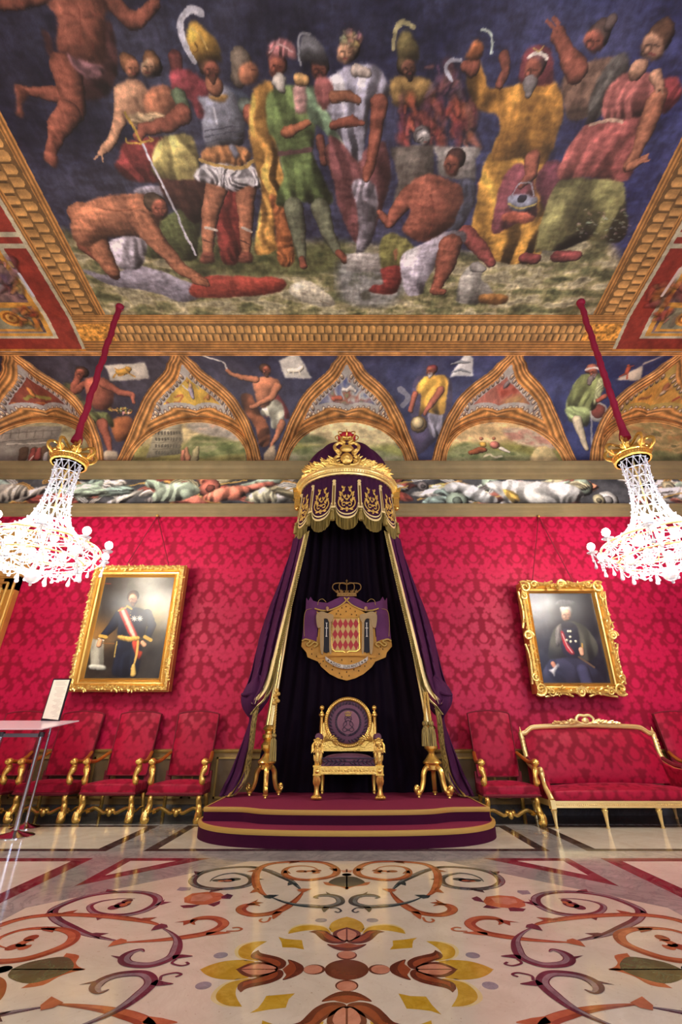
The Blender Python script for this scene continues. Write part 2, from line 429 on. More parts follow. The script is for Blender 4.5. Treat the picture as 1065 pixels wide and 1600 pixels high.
# ground
A()
C.field([(84, 90, 56), (110, 114, 70), (138, 136, 84), (168, 160, 108), (196, 188, 142), (150, 146, 108)], [190, 705, 250, 740, 330, 760, 480, 745, 600, 720, 900, 745, 1100, 750, 1400, 775, 1700, 770, 1860, 720, 1900, 1010, 900, 1040, 330, 1020, 240, 860], 40, 5, soft=5)
C.field([(64, 74, 40), (86, 92, 50), (104, 108, 62)], [560, 735, 800, 760, 1060, 750, 1060, 830, 900, 850, 600, 830], 24, 6, soft=8)
C.poly((150, 146, 164), [255, 830, 330, 845, 440, 820, 560, 860, 640, 900, 560, 930, 470, 900, 350, 880, 280, 850], shade=.4)
C.field([(96, 100, 84), (140, 144, 140), (168, 170, 162)], [1040, 810, 1180, 800, 1270, 850, 1200, 940, 1060, 930], 20, 8, soft=6)
C.poly((160, 58, 44), [585, 880, 640, 850, 760, 852, 860, 858, 880, 880, 830, 905, 700, 918, 600, 915], shade=.45)
C.poly((214, 208, 178), [888, 895, 910, 870, 960, 870, 1010, 905, 1030, 935, 990, 945, 920, 925], shade=.5)
C.line((120, 108, 84), 985, 925, 1015, 940, w=3)
# green rock and white cloth by the kneeling man
C.poly((76, 86, 46), [440, 690, 500, 665, 570, 640, 615, 670, 610, 760, 600, 800, 520, 800, 450, 790, 430, 740], folds=.6, seed=2)
C.poly((168, 162, 176), [335, 740, 445, 735, 445, 800, 420, 830, 360, 820], folds=.8, seed=3)
C.poly((164, 158, 174), [410, 590, 470, 570, 540, 590, 560, 620, 500, 610], folds=.5, seed=3)
# kneeling man
C.limb(SKR, 262, 760, 20, 320, 800, 22, 350, 845, 16)
C.limb(SK, 262, 672, 46, 300, 760, 34, 345, 835, 20)
C.poly(SK, [218, 690, 235, 650, 290, 615, 370, 598, 440, 598, 485, 625, 490, 690, 460, 725, 400, 728, 330, 730, 270, 760, 230, 740], shade=.6)
C.limb(SK, 440, 690, 40, 505, 770, 26, 560, 830, 20, 630, 868, 13)
C.limb(SK, 600, 864, 12, 640, 876, 9)
C.head(484, 640, 32, SKR, (84, 66, 48), face=1)
C.line((140, 70, 40), 300, 640, 360, 650, 430, 640, w=5, al=.5)
# flying figure upper left
C.limb(SKR, 120, -30, 30, 70, 6, 20, -10, 4, 18)
C.limb(SKR, 330, -10, 34, 395, 58, 27, 430, 62, 22, 478, 12, 18, 470, -10, 14)
C.poly((96, 52, 50), [126, 98, 150, 104, 170, 160, 240, 90, 330, 60, 358, 130, 360, 200, 350, 250, 318, 300, 262, 310, 220, 250, 180, 205, 150, 170], folds=.9, seed=8)
C.limb(SKR, 225, 300, 34, 150, 292, 20, 88, 280, 13, 62, 276, 11)
C.poly(SKR, [44, 266, 62, 268, 84, 285, 80, 310, 66, 330, 74, 352, 60, 360, 46, 345, 50, 310])
C.limb(SKR, 205, 225, 50, 220, 300, 40, 222, 340, 34); C.limb(SKR, 215, 345, 34, 180, 395, 30, 168, 440, 16, 156, 478, 15)
C.poly(SKR, [140, 468, 170, 470, 178, 500, 168, 518, 150, 508, 134, 492])
C.poly(SKR, [152, -5, 320, -5, 322, 60, 326, 150, 318, 190, 280, 190, 215, 170, 176, 150, 168, 110, 175, 60], shade=.6)
C.line((120, 50, 36), 240, 20, 246, 90, 250, 150, w=5, al=.5); C.line((110, 46, 34), 284, 138, 288, 150, w=6, al=.8)
C.line((120, 50, 36), 190, 40, 230, 56, w=6, al=.4); C.line((120, 50, 36), 260, 56, 310, 40, w=6, al=.4)
C.poly((150, 98, 104), [206, 160, 240, 185, 300, 195, 322, 215, 300, 246, 262, 240, 228, 205], folds=1, seed=5, fd=(1, .5))
# pair of figures
C.poly((128, 46, 44), [385, 440, 470, 420, 520, 440, 520, 540, 470, 562, 400, 555, 356, 515, 366, 480], folds=.8, seed=6)
C.limb(SKL, 372, 290, 25, 372, 370, 20, 345, 430, 14, 312, 474, 10)
C.line(SKL, 312, 474, 290, 488, w=6); C.line(SKL, 316, 478, 318, 500, w=6)
C.poly(SKL, [352, 272, 400, 246, 445, 262, 462, 320, 450, 380, 404, 384, 376, 340])
C.line((150, 90, 60), 420, 335, 440, 345, 455, 340, w=5, al=.6)
C.head(402, 212, 30, SK, (120, 76, 44), face=1)
C.poly(SK, [445, 300, 470, 268, 520, 268, 545, 310, 530, 365, 480, 378, 452, 350])
C.head(466, 208, 31, SKL, (126, 84, 50), face=-1)
C.poly((176, 150, 108), [400, 355, 460, 345, 520, 365, 500, 385, 420, 382], folds=.7, seed=4, fd=(1, 0))
C.limb((100, 48, 44), 540, 180, 24, 545, 215, 20)
# attendant with sword
C.poly((64, 36, 30), [490, 545, 620, 545, 640, 640, 600, 690, 560, 650, 520, 630], folds=.5, seed=9)
C.poly((188, 174, 92), [490, 432, 540, 415, 590, 422, 608, 470, 612, 545, 560, 552, 500, 552, 465, 525, 470, 480], folds=1, seed=7)
C.poly((146, 54, 62), [522, 232, 560, 215, 605, 228, 640, 270, 652, 350, 612, 366, 585, 310, 545, 300], folds=.6, seed=11)
C.limb((92, 116, 82), 552, 300, 24, 566, 330, 22)
C.limb(SKR, 565, 350, 26, 520, 385, 22, 440, 398, 16, 425, 420, 14)
C.line((186, 186, 204), 438, 445, 520, 610, 602, 785, w=9); C.line((226, 226, 236), 440, 448, 600, 775, w=3)
C.line((198, 160, 52), 390, 350, 432, 434, w=8); C.line((198, 160, 52), 390, 426, 395, 440, 430, 440, 470, 430, 460, 422, w=5)
# centurion
C.poly((128, 44, 38), [672, 580, 750, 585, 745, 700, 738, 805, 685, 805, 665, 700], folds=.8, seed=3)
for k in (0, 1):
    C.limb(SK, 668+k*90, 575, 34, 650+k*106, 650, 26, 640+k*116, 720, 20, 640+k*118, 790, 12)
    C.poly((120, 62, 46), [622+k*118, 780, 655+k*118, 778, 660+k*118, 806, 618+k*118, 810])
    C.line((196, 186, 170), 632+k*112, 700, 668+k*104, 712, w=8); C.line((90, 50, 40), 628+k*112, 740, 662+k*108, 752, w=4)
C.poly((222, 220, 226), [612, 515, 660, 492, 750, 496, 790, 520, 806, 580, 760, 575, 720, 590, 670, 572, 602, 552], folds=1.6, seed=12, vol=5)
C.poly((70, 82, 104), [690, 270, 750, 285, 775, 320, 760, 350, 720, 345], shade=.6)
C.poly((128, 134, 150), [605, 300, 650, 290, 690, 262, 730, 300, 752, 370, 750, 440, 700, 452, 640, 456, 622, 390, 632, 350], shade=.8, vol=9)
for z in (395, 412, 430): C.line((66, 70, 88), 630, z+8, 690, z, 750, z-8, w=4, al=.8)
C.line((226, 230, 240), 655, 330, 665, 380, w=8, al=.7)
C.poly((188, 122, 66), [628, 458, 700, 450, 755, 455, 772, 486, 740, 515, 690, 505, 625, 494], folds=.6, seed=2)
C.line((206, 164, 74), 615, 490, 680, 512, 740, 518, 780, 496, w=10); C.poly((120, 126, 146), [704, 450, 724, 448, 736, 480, 722, 492], shade=.6)
C.poly((180, 132, 60), [640, 292, 700, 292, 690, 312, 650, 306])
C.limb(SK, 660, 262, 30); C.limb((94, 108, 96), 755, 330, 26)
C.limb(SKR, 770, 352, 28, 800, 392, 24, 870, 408, 18, 930, 398, 13)
C.head(646, 212, 33, SKR, (90, 60, 40), face=1, beard=(84, 50, 36))
C.poly((200, 150, 52), [572, 100, 600, 68, 632, 92, 668, 128, 684, 184, 648, 178, 612, 190, 588, 180, 568, 140], shade=.8, vol=8)
C.line((236, 196, 96), 592, 90, 616, 110, 640, 150, w=5); C.line((110, 74, 24), 600, 130, 610, 150, 596, 160, w=5)
C.line((200, 202, 214), 624, 42, 590, 32, 560, 52, 552, 96, 574, 150, 598, 188, w=20); C.line((230, 232, 240), 610, 40, 572, 52, 562, 96, 580, 150, w=7)
# hooded head, turbaned elder in green
C.limb((104, 92, 76), 745, 190, 38, 735, 240, 26); C.poly(SK, [740, 205, 775, 190, 795, 215, 790, 250, 755, 262, 735, 240])
C.line((96, 50, 36), 775, 215, 790, 216, w=4)
C.poly((194, 138, 56), [772, 300, 800, 258, 840, 250, 845, 330, 850, 430, 876, 560, 862, 640, 850, 700, 852, 770, 790, 782, 790, 700, 806, 600, 770, 440], folds=1.2, seed=13)
C.poly((156, 86, 42), [830, 600, 880, 640, 905, 800, 860, 812, 850, 700], folds=.8, seed=4)
C.poly((92, 116, 60), [822, 300, 850, 272, 905, 262, 960, 285, 975, 340, 968, 470, 1000, 560, 1028, 612, 1000, 632, 930, 622, 850, 630, 872, 540, 850, 440, 828, 400], folds=1, seed=14)
C.limb((104, 112, 84), 905, 640, 32, 918, 720, 24, 930, 800, 13); C.limb((104, 112, 84), 985, 640, 30, 1010, 720, 22, 1042, 775, 13)
C.limb(SKR, 930, 800, 12, 935, 818, 12); C.limb(SKR, 1045, 780, 12, 1060, 800, 12)
C.line((110, 62, 74), 860, 475, 960, 462, w=12, al=.8)
C.limb((170, 96, 60), 880, 410, 18, 930, 385, 13, 955, 375, 10)
C.head(855, 205, 32, SKR, (120, 66, 60), face=0)
C.limb((176, 170, 156), 862, 250, 24, 868, 275, 14)
C.poly((186, 112, 112), [822, 178, 828, 138, 868, 122, 905, 140, 912, 182, 880, 176, 845, 172], folds=1, seed=3, vol=5)
C.line((224, 178, 170), 830, 165, 858, 140, 900, 160, w=5)
# tall-hatted figure and green sleeve
C.head(985, 212, 29, SKD, (60, 44, 40), face=0, beard=(50, 36, 30))
C.poly((98, 100, 104), [924, 190, 922, 140, 936, 104, 966, 108, 996, 150, 1008, 200, 960, 196], shade=.8, vol=8)
C.line((150, 154, 160), 955, 102, 930, 100, 918, 130, 926, 200, w=8)
C.poly((112, 148, 108), [936, 268, 985, 272, 1030, 340, 1066, 352, 1068, 450, 1030, 448, 990, 400, 950, 360], folds=1, seed=15)
C.poly((196, 220, 186), [1042, 352, 1068, 352, 1066, 452, 1048, 450], shade=.4); 
C.poly((216, 160, 150), [905, 262, 942, 258, 944, 345, 908, 350], shade=.4, smooth=False); C.limb((226, 170, 96), 920, 244, 18, 940, 244, 16)
C.limb((120, 66, 50), 985, 430, 14, 1000, 500, 12); C.limb((96, 56, 50), 1020, 470, 24, 1050, 560, 22)
B()
# youth in white
C.poly((110, 62, 62), [-20, 420, 60, 470, 150, 440, 165, 560, 130, 680, 90, 760, 40, 720, -10, 560], folds=.9, seed=16)
C.poly((128, 122, 132), [50, 560, 110, 560, 130, 640, 100, 760, 60, 780, 70, 680], folds=1, seed=5)
C.poly((184, 184, 204), [-30, 250, 20, 208, 80, 200, 130, 214, 162, 290, 108, 322, 92, 400, 76, 490, 40, 470, -10, 380, -40, 320], folds=1.1, seed=17)
C.poly((170, 92, 88), [-60, 240, -20, 240, -10, 300, -40, 340, -65, 300], folds=.6, seed=2)
C.limb(SKR, 132, 318, 29, 118, 420, 22, 108, 490, 16, 100, 520, 20, 92, 548, 12)
C.limb(SK, -10, 300, 18, 40, 296, 16, 70, 312, 9)
C.limb(SKR, -10, 385, 14, 50, 372, 15, 78, 380, 8)
C.head(36, 158, 36, SKL, (196, 158, 104), face=-1)
C.blotch([(206, 168, 112), (176, 128, 80), (196, 150, 140)], 0, 95, 80, 130, 16, 11, 4, 1.2)
C.limb((206, 190, 170), 60, 215, 18, 95, 225, 14)
# helmeted soldier in the dark
C.poly((140, 110, 54), [162, 250, 200, 232, 262, 240, 300, 262, 300, 320, 190, 330, 166, 300], shade=.7)
C.head(218, 208, 30, (120, 74, 54), (60, 50, 30), face=1, beard=(44, 32, 28))
C.poly((124, 112, 60), [190, 180, 186, 120, 204, 92, 232, 98, 252, 140, 254, 186, 220, 180], shade=.8, vol=7)
C.line((196, 186, 120), 240, 80, 206, 70, 180, 96, 176, 150, w=13)
# fire, ram, altar
C.blotch([(150, 58, 46), (176, 78, 52), (120, 50, 56), (190, 96, 60), (96, 52, 66)], 200, 290, 430, 440, 90, 17, 9, 2.2, .4, ang=1.4)
C.blotch([(110, 70, 90), (130, 70, 70)], 290, 200, 380, 300, 16, 16, 3, 2, .3)
C.poly((96, 90, 80), [168, 452, 300, 448, 300, 540, 240, 620, 176, 630, 190, 560], smooth=False, folds=.4)
C.poly((164, 160, 150), [296, 452, 442, 452, 442, 474, 430, 486, 430, 560, 312, 540, 310, 486], smooth=False, shade=.5)
C.poly((170, 166, 158), [30, 780, 140, 780, 140, 840, 30, 836], smooth=False, shade=.4)
C.head(266, 424, 26, (170, 166, 160), (110, 108, 108), face=1); C.line((90, 88, 86), 262, 396, 244, 408, 248, 436, 262, 430, w=6)
# old man, yellow robe
C.poly((110, 52, 66), [440, 560, 520, 520, 600, 500, 690, 500, 700, 600, 650, 720, 560, 720, 470, 680], folds=.7, seed=8)
C.poly((190, 136, 44), [468, 480, 545, 470, 640, 490, 610, 560, 640, 640, 640, 740, 610, 808, 530, 812, 440, 784, 412, 740, 432, 620], folds=1.2, seed=18)
C.poly((176, 120, 40), [400, 250, 430, 180, 450, 205, 470, 270, 540, 262, 600, 250, 680, 256, 704, 330, 680, 420, 640, 500, 560, 490, 480, 488, 500, 400, 500, 356, 440, 340], folds=1, seed=19)
C.poly((132, 64, 74), [508, 560, 560, 505, 600, 540, 620, 660, 560, 684, 480, 716], folds=.9, seed=3)
C.limb(SKR, 605, 490, 24, 600, 540, 18, 572, 570, 13)
C.limb(SKR, 420, 205, 26, 395, 205, 16)
C.line((190, 196, 210), 352, 250, 336, 215, 352, 190, 384, 188, w=12)
C.poly((150, 84, 44), [398, 176, 420, 130, 446, 128, 452, 170, 420, 184], shade=.7); C.line((196, 220, 200), 444, 96, 468, 92, 484, 120, 480, 160, w=8)
C.limb(SKD, 514, 170, 18, 522, 215, 15, 500, 262, 14)
C.poly((120, 50, 56), [566, 250, 570, 190, 600, 146, 640, 140, 664, 180, 668, 250, 640, 262], shade=.4)
C.head(612, 212, 32, SKR, (96, 60, 60), face=-1)
C.limb((126, 120, 116), 598, 256, 25, 590, 292, 13); C.line((230, 220, 200), 594, 178, 620, 166, 648, 184, w=11)
C.line((214, 184, 80), 606, 150, 620, 162, 636, 142, w=4)
C.poly((150, 160, 184), [528, 606, 570, 598, 616, 606, 616, 634, 590, 652, 552, 652, 530, 634], shade=.8, vol=6)
C.line((206, 184, 90), 530, 630, 570, 640, 616, 628, w=6); C.line((176, 180, 196), 540, 604, 560, 570, 596, 566, 612, 600, w=4); C.limb((40, 40, 60), 570, 610, 9, 580, 610, 9)
C.poly((176, 84, 60), [512, 662, 560, 650, 608, 664, 600, 684, 520, 684], shade=.4)
# seated man
C.limb((150, 66, 60), 395, 720, 26, 440, 760, 22, 478, 812, 13)
C.poly((60, 66, 84), [376, 560, 420, 548, 434, 590, 410, 660, 380, 706, 340, 700, 380, 640], folds=.6, seed=9)
C.poly((134, 134, 64), [138, 735, 190, 722, 250, 772, 240, 800, 200, 835, 140, 822], folds=.6, seed=3)
C.poly((146, 48, 42), [140, 830, 200, 820, 196, 872, 176, 906, 104, 902, 110, 880, 146, 876], shade=.6)
C.poly((196, 190, 206), [200, 790, 262, 752, 320, 716, 390, 712, 396, 745, 330, 790, 280, 860, 262, 905, 214, 900], folds=1, seed=10)
C.limb(SKR, 350, 755, 34, 335, 820, 28, 308, 890, 14); C.limb(SKR, 305, 895, 14, 330, 900, 10)
C.limb(SKR, 225, 600, 30, 185, 655, 22, 165, 690, 15, 135, 655, 10)
C.poly(SKR, [200, 600, 260, 545, 330, 545, 388, 580, 378, 650, 345, 706, 265, 744, 205, 712, 230, 650], shade=.65)
C.line((120, 52, 40), 290, 600, 300, 660, 285, 720, w=6, al=.5); C.line((120, 52, 40), 240, 620, 280, 640, 340, 620, w=6, al=.4)
C.head(362, 506, 32, SKR, (56, 34, 30), face=-1, hy=-.5)
C.poly((180, 110, 70), [176, 780, 190, 768, 182, 806], shade=.3)
# old woman and right-hand figure
C.poly((128, 96, 74), [696, 240, 760, 196, 850, 176, 892, 200, 850, 280, 800, 350, 724, 372, 706, 320], folds=.6, seed=20)
C.limb(SKR, 740, 225, 34, 702, 150, 24, 682, 108, 24); C.line(SKR, 680, 96, 650, 58, w=10); C.line(SKR, 695, 90, 670, 56, w=9)
C.head(802, 122, 38, SKR, (84, 66, 56), face=-1); C.limb((96, 80, 70), 845, 70, 20)
C.poly((84, 82, 74), [795, 262, 870, 168, 905, 190, 880, 260, 820, 350, 770, 384], folds=.8, seed=4)
C.poly((140, 50, 52), [1000, 250, 1046, 238, 1068, 290, 1020, 345, 990, 330], folds=.5, seed=3)
C.poly((112, 112, 62), [700, 545, 790, 550, 876, 552, 892, 640, 900, 700, 872, 745, 780, 740, 700, 770, 640, 772, 612, 770, 645, 640], folds=1.3, seed=21)
C.blotch([(206, 206, 196), (170, 170, 140)], 740, 640, 905, 735, 60, 3, 7, 2.5, .2, ang=.3, al=.45)
C.poly((170, 84, 76), [800, 380, 880, 352, 940, 350, 938, 430, 905, 548, 830, 552, 760, 545, 684, 548, 700, 480, 760, 390], folds=1.1, seed=22)
C.poly((168, 90, 80), [824, 300, 870, 236, 930, 220, 990, 240, 1004, 290, 950, 352, 880, 372, 826, 372], folds=.7, seed=23)
C.line((216, 176, 140), 780, 385, 840, 372, 880, 378, w=9)
C.limb(SK, 985, 310, 34, 955, 400, 27, 925, 470, 18, 900, 508, 18); C.limb(SK, 905, 510, 16, 950, 488, 10)
C.line(SK, 930, 490, 962, 476, w=7); C.line(SK, 935, 500, 962, 492, w=6)
C.limb(SKL, 985, 232, 20, 1000, 262, 14); C.line(SKL, 990, 262, 985, 285, w=7); C.line(SKL, 1004, 262, 1006, 288, w=7)
C.limb(SKL, 930, 215, 30)
C.head(985, 138, 44, SKL, (104, 70, 46), face=-1, hy=-.45)
C.limb((130, 56, 54), 580, 795, 16, 615, 800, 16); C.limb((130, 56, 54), 680, 790, 18, 740, 790, 14)
# dog, bowl
C.poly((150, 150, 140), [370, 905, 386, 850, 420, 812, 450, 820, 448, 860, 470, 880, 480, 925, 380, 935], folds=.5, seed=2)
C.limb((170, 168, 160), 430, 822, 18, 452, 830, 10)
C.poly((150, 100, 44), [440, 912, 486, 904, 526, 912, 520, 934, 450, 936], shade=.6)
# broken brushwork: fine strokes of lighter and darker tone all over the figures
_r = np.random.RandomState(3); _st = np.zeros(shp)
for _k, (_cx, _cy, _a) in enumerate(((9, 2.2, .16), (3, 12, .13), (22, 5, .12))):
    _g = _r.rand(int(shp[0]/_cy)+3, int(shp[1]/_cx)+3)-.5; _yy = (np.arange(shp[0])/_cy); _xx = (np.arange(shp[1])/_cx)
    _st += _a*blur(_g[_yy.astype(int)][:, _xx.astype(int)], 1)*2
C.a *= (1+_st)[..., None]
# wear and glaze of age over the whole picture
C.warp(1.3, 18, 71); C.age(.78, (64, 54, 50), .13, 9)
C.a *= (1+.10*fbm(shp, 6, 77, 2))[..., None]
# ---- painted gilt border round the picture
vv = (np.arange(C.ny)*C.step+C.v0)[:, None]; UU = np.broadcast_to(uu, shp); VV = np.broadcast_to(vv, shp)
fan = fbm(shp, 9, 33, 3); fan2 = fbm(shp, 60, 34, 3)
def setc(m, col, k=1.0):
    c = np.asarray(col, float); C.a[m] = (c[None, :]*(1+.34*fan[m]+.22*fan2[m])[:, None])*k
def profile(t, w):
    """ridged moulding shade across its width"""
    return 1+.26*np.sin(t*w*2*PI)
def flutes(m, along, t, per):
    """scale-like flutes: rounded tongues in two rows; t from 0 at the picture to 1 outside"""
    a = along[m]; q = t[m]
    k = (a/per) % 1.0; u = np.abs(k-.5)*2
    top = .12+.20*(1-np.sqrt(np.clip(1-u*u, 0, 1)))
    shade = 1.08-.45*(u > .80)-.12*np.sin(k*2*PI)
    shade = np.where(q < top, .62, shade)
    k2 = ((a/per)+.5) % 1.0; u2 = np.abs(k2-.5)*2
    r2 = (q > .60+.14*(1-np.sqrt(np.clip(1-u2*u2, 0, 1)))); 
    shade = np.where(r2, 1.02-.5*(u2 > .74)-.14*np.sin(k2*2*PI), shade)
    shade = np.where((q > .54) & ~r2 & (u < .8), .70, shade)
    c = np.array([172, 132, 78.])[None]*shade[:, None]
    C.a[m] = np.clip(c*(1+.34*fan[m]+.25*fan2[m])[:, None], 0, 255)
for sd in (-1, 1):
    vr = vv[:, 0]; XI = np.array([xin(v, sd) for v in vr])[:, None]; XO = np.array([xout(v, sd) for v in vr])[:, None]
    T = (UU-XI)/(XO-XI)
    side = T > 0
    if sd < 0: setL, TL = side, T
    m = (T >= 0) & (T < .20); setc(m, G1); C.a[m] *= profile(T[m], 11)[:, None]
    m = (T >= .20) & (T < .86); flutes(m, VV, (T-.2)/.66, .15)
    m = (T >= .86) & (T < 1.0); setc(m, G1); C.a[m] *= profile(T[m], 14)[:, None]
    E_ = np.abs(UU-XO)*np.where(T > 1, 1, 0); fr = YA-.03-VV
    out = T > 1.0
    setc(out, (140, 92, 44))
    def ring(e0, e1, col):
        m = out & (E_ > e0) & (fr > e0*.62-.02) & ((E_ < e1) | (fr < e1*.62-.02)) & (fr > -1); setc(m, col)
    m = out; setc(m, (150, 148, 124))
    ring(.0, .06, (178, 174, 146)); ring(.06, .40, (132, 52, 40)); ring(.40, .47, (182, 176, 150)); ring(.47, .56, (196, 146, 66))
    inner = out & (E_ > .56) & (fr > .56*.62)
    nn = fbm(shp, 14, 55+sd, 4); n3 = fbm(shp, 26, 60+sd, 3)
    C.a[inner] = np.clip(np.array([118, 96, 92.])[None]+nn[inner][:, None]*np.array([120, 90, 70.])[None]+n3[inner][:, None]*np.array([90, 60, 60])[None], 20, 230)
    # cross rails of the side compartments
    for y0, y1, cc in ((YA-.95, YA-.88, (196, 146, 66)), (4.20, 4.27, (178, 174, 146)), (4.12, 4.20, (132, 52, 40)), (4.03, 4.10, (178, 174, 146)), (3.9, 3.98, (132, 52, 40)), (2.4, 2.5, (178, 174, 146))):
        m = out & (VV > y0) & (VV < y1) & (E_ > (.06 if y0 < 4.5 else .56)) & (fr > 0); setc(m, cc)
    # small square with a rosette
    cxs = xout(5.5, sd)+sd*1.05
    for h, cc in ((.34, (196, 146, 66)), (.28, (134, 134, 108))):
        m = out & (np.abs(UU-cxs) < h*1.25) & (np.abs(VV-5.52) < h*.72); setc(m, cc)
    rr = np.hypot((UU-cxs)/1.2, VV-5.52)
    for r0, cc in ((.15, (206, 150, 66)), (.11, (150, 92, 40)), (.075, (222, 172, 90)), (.03, (120, 70, 30))):
        setc(out & (rr < r0), cc)
# grotesque figures in the side compartments
for sd, pts in ((-1, (12, 445)), (1, (1035, 470))):
    C.frame(0, 0, 1)
    if sd < 0:
        C.blotch([(150, 120, 130), (110, 60, 50), (170, 120, 60), (96, 70, 90)], 0, 405, 30, 470, 16, 6, 3, 2, .5)
        C.line((186, 190, 200), 30, 428, 52, 462, w=4)
        C.blotch([(160, 84, 50), (176, 130, 60), (120, 60, 40)], 8, 480, 60, 505, 20, 5, 4, 1.6, .5)
    else:
        C.blotch([(120, 50, 44), (150, 90, 60), (110, 70, 60)], 1020, 440, 1065, 500, 22, 6, 5, 2, .5)
        C.line((190, 176, 166), 1034, 462, 1062, 420, w=4)
# far border (towards the end wall) over everything, with corner panels
yb = VV-YF
mid = (UU > xin(YF, -1)) & (UU < xin(YF, 1))
inb = (UU > np.array([xout(v, -1) for v in vr])[:, None]) & (UU < np.array([xout(v, 1) for v in vr])[:, None])
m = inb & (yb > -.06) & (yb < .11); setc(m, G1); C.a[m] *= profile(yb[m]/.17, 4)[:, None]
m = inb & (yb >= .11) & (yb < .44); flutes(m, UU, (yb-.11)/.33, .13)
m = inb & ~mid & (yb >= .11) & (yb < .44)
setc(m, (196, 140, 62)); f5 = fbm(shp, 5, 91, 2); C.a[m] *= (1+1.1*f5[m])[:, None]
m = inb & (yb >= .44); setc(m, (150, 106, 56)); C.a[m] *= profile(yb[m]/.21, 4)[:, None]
m = ~inb & (yb >= .60); setc(m, (180, 120, 50))
C.mottle(.16, 20, 3)
# gradually coarser rows are not needed: one even sheet
rows = [C.v0+C.step*j for j in range(C.ny)]
P = np.zeros((C.ny, C.nx, 3)); P[..., 0] = UU; P[..., 1] = VV; P[..., 2] = np.array([zceil(v) for v in rows])[:, None]
M_FRESCO = attr_mat('fresco_plaster', rough=.62, spec=.35, bump=.15, bscale=35)
ceil = grid_mesh('ceiling', P, C.a, M_FRESCO, flip=True, smooth=False); tag(ceil, kind='structure')
# plain ceiling over the part of the hall behind the photograph's view
mb = MB(); mb.box(-7.9, -6.0, 7.5, 7.9, 1.2, 7.55)
o = mb.build('ceiling_plaster', mat('ceiling_plaster_plain', (150, 110, 70), .8, var=.2), ceil, smooth=False)
CEIL_CANVAS = None
# ---------------------------------------------------------------- cove with lunettes and pendentives on the end wall
BAY = 3.14; HC = ZA-ZS; DC = YW-YA
_xbh = [0, .44, .9, 1.25, 1.46, 1.57]; _xbx = [1.37, 1.25, 1.06, .80, .40, .0]
_h = np.linspace(0, 1.57, 60); _xb = np.interp(_h, _xbh, _xbx); _xb = np.convolve(np.pad(_xb, 4, mode='edge'), np.ones(9)/9, 'valid'); _xb[-1] = .02
def xb(h): return np.interp(h, _h, _xb)
AO, BO, AI, BI = 1.30, 1.20, 1.16, 1.06
def xa(h): return AO*np.sqrt(np.clip(1-(h/BO)**2, 0, 1))
def phi_of(h): return np.arcsin(np.clip(h/HC, 0, 1))
def Dof(X, h):
    x = np.abs((X+BAY/2) % BAY-BAY/2); Dc = DC*(1-np.cos(phi_of(h)))
    Dr = Dc*np.clip((h-BO)/(HC-BO), 0, 1); a, b = xa(h), xb(h)
    t = np.clip((x-a)/np.maximum(b-a, .02), 0, 1)
    return Dr+(Dc-Dr)*t
def tr_vault(x, y):
    r = ray(x, y); lo = None; prev = 5.9
    for i in range(61):
        Y = 5.9+1.75*i/60; k = Y/r[1]; X = r[0]*k; h = EYE+r[2]*k-ZS
        if h <= HC and Y >= YW-float(Dof(X, max(h, 0))): lo = (prev, Y); break
        prev = Y
    a, b = lo or (7.6, 7.6)
    for _ in range(14):
        Y = (a+b)/2; k = Y/r[1]; X = r[0]*k; h = EYE+r[2]*k-ZS
        if h <= HC and Y >= YW-float(Dof(X, max(h, 0))): b = Y
        else: a = Y
    Y = (a+b)/2; k = Y/r[1]; h = min(max(EYE+r[2]*k-ZS, -.05), HC)
    return (r[0]*k, float(phi_of(max(h, 0)))*1.5)
V = Canvas(-7.9, 7.9, 0, PI/2*1.5, .0105, (44, 48, 78), tr=tr_vault, up=1)
vs = V.a.shape[:2]
VX = np.broadcast_to((np.arange(V.nx)*V.step+V.u0)[None], vs); VP = np.broadcast_to((np.arange(V.ny)*V.step)[:, None], vs)/1.5
Vh = HC*np.sin(np.minimum(VP, PI/2)); Vx = (VX+BAY/2) % BAY-BAY/2; Vax = np.abs(Vx); bayn = np.round((VX-Vx)/BAY).astype(int)
e_in = np.sqrt((Vax/AI)**2+(Vh/BI)**2); e_out = np.sqrt((Vax/AO)**2+(Vh/BO)**2)
lun = e_in < 1; sev = (e_out >= 1) & (Vax < xb(Vh)); pen = Vax >= xb(Vh)
V.a += (fbm(vs, 50, 5)[..., None]*np.array([40, 40, 44])+fbm(vs, 14, 6)[..., None]*np.array([22, 22, 26])+np.clip(VX/4, -1, 1)[..., None]*np.array([-6, 0, 16]))
# ground of the triangular fields and lunettes
fb1 = fbm(vs, 40, 21, 4); fb2 = fbm(vs, 14, 22, 4); fb3 = np.repeat(fbm((vs[0], vs[1]//4+1), 16, 23, 4), 4, 1)[:, :vs[1]]
SEVC = {-2: (120, 54, 40), -1: (196, 158, 58), 0: (96, 104, 140), 1: (172, 100, 84), 2: (206, 146, 54)}
for b, c in SEVC.items():
    m = sev & (bayn == b); V.a[m] = np.array(c, float)[None]*(1+.5*fb1[m]+.6*fb2[m])[:, None]
for b in range(-2, 3):
    m = lun & (bayn == b); t = np.clip(Vh[m]/BI+.3*fb1[m]*(1), 0, 1)[:, None]
    sky = np.array([(150, 150, 130), (190, 180, 148), (196, 188, 156), (200, 178, 140), (170, 140, 92)][b+2], float)
    land = np.array([(120, 118, 86), (132, 132, 84), (126, 134, 82), (130, 136, 78), (120, 112, 60)][b+2], float)
    k = np.clip((t-.42)*6, 0, 1); colr = land[None]*(1-k)+sky[None]*k
    V.a[m] = colr*np.array([1.12, 1.08, .90])[None]*(1+.55*fb3[m]+.5*fb2[m])[:, None]
V.mask = lun.astype(float)
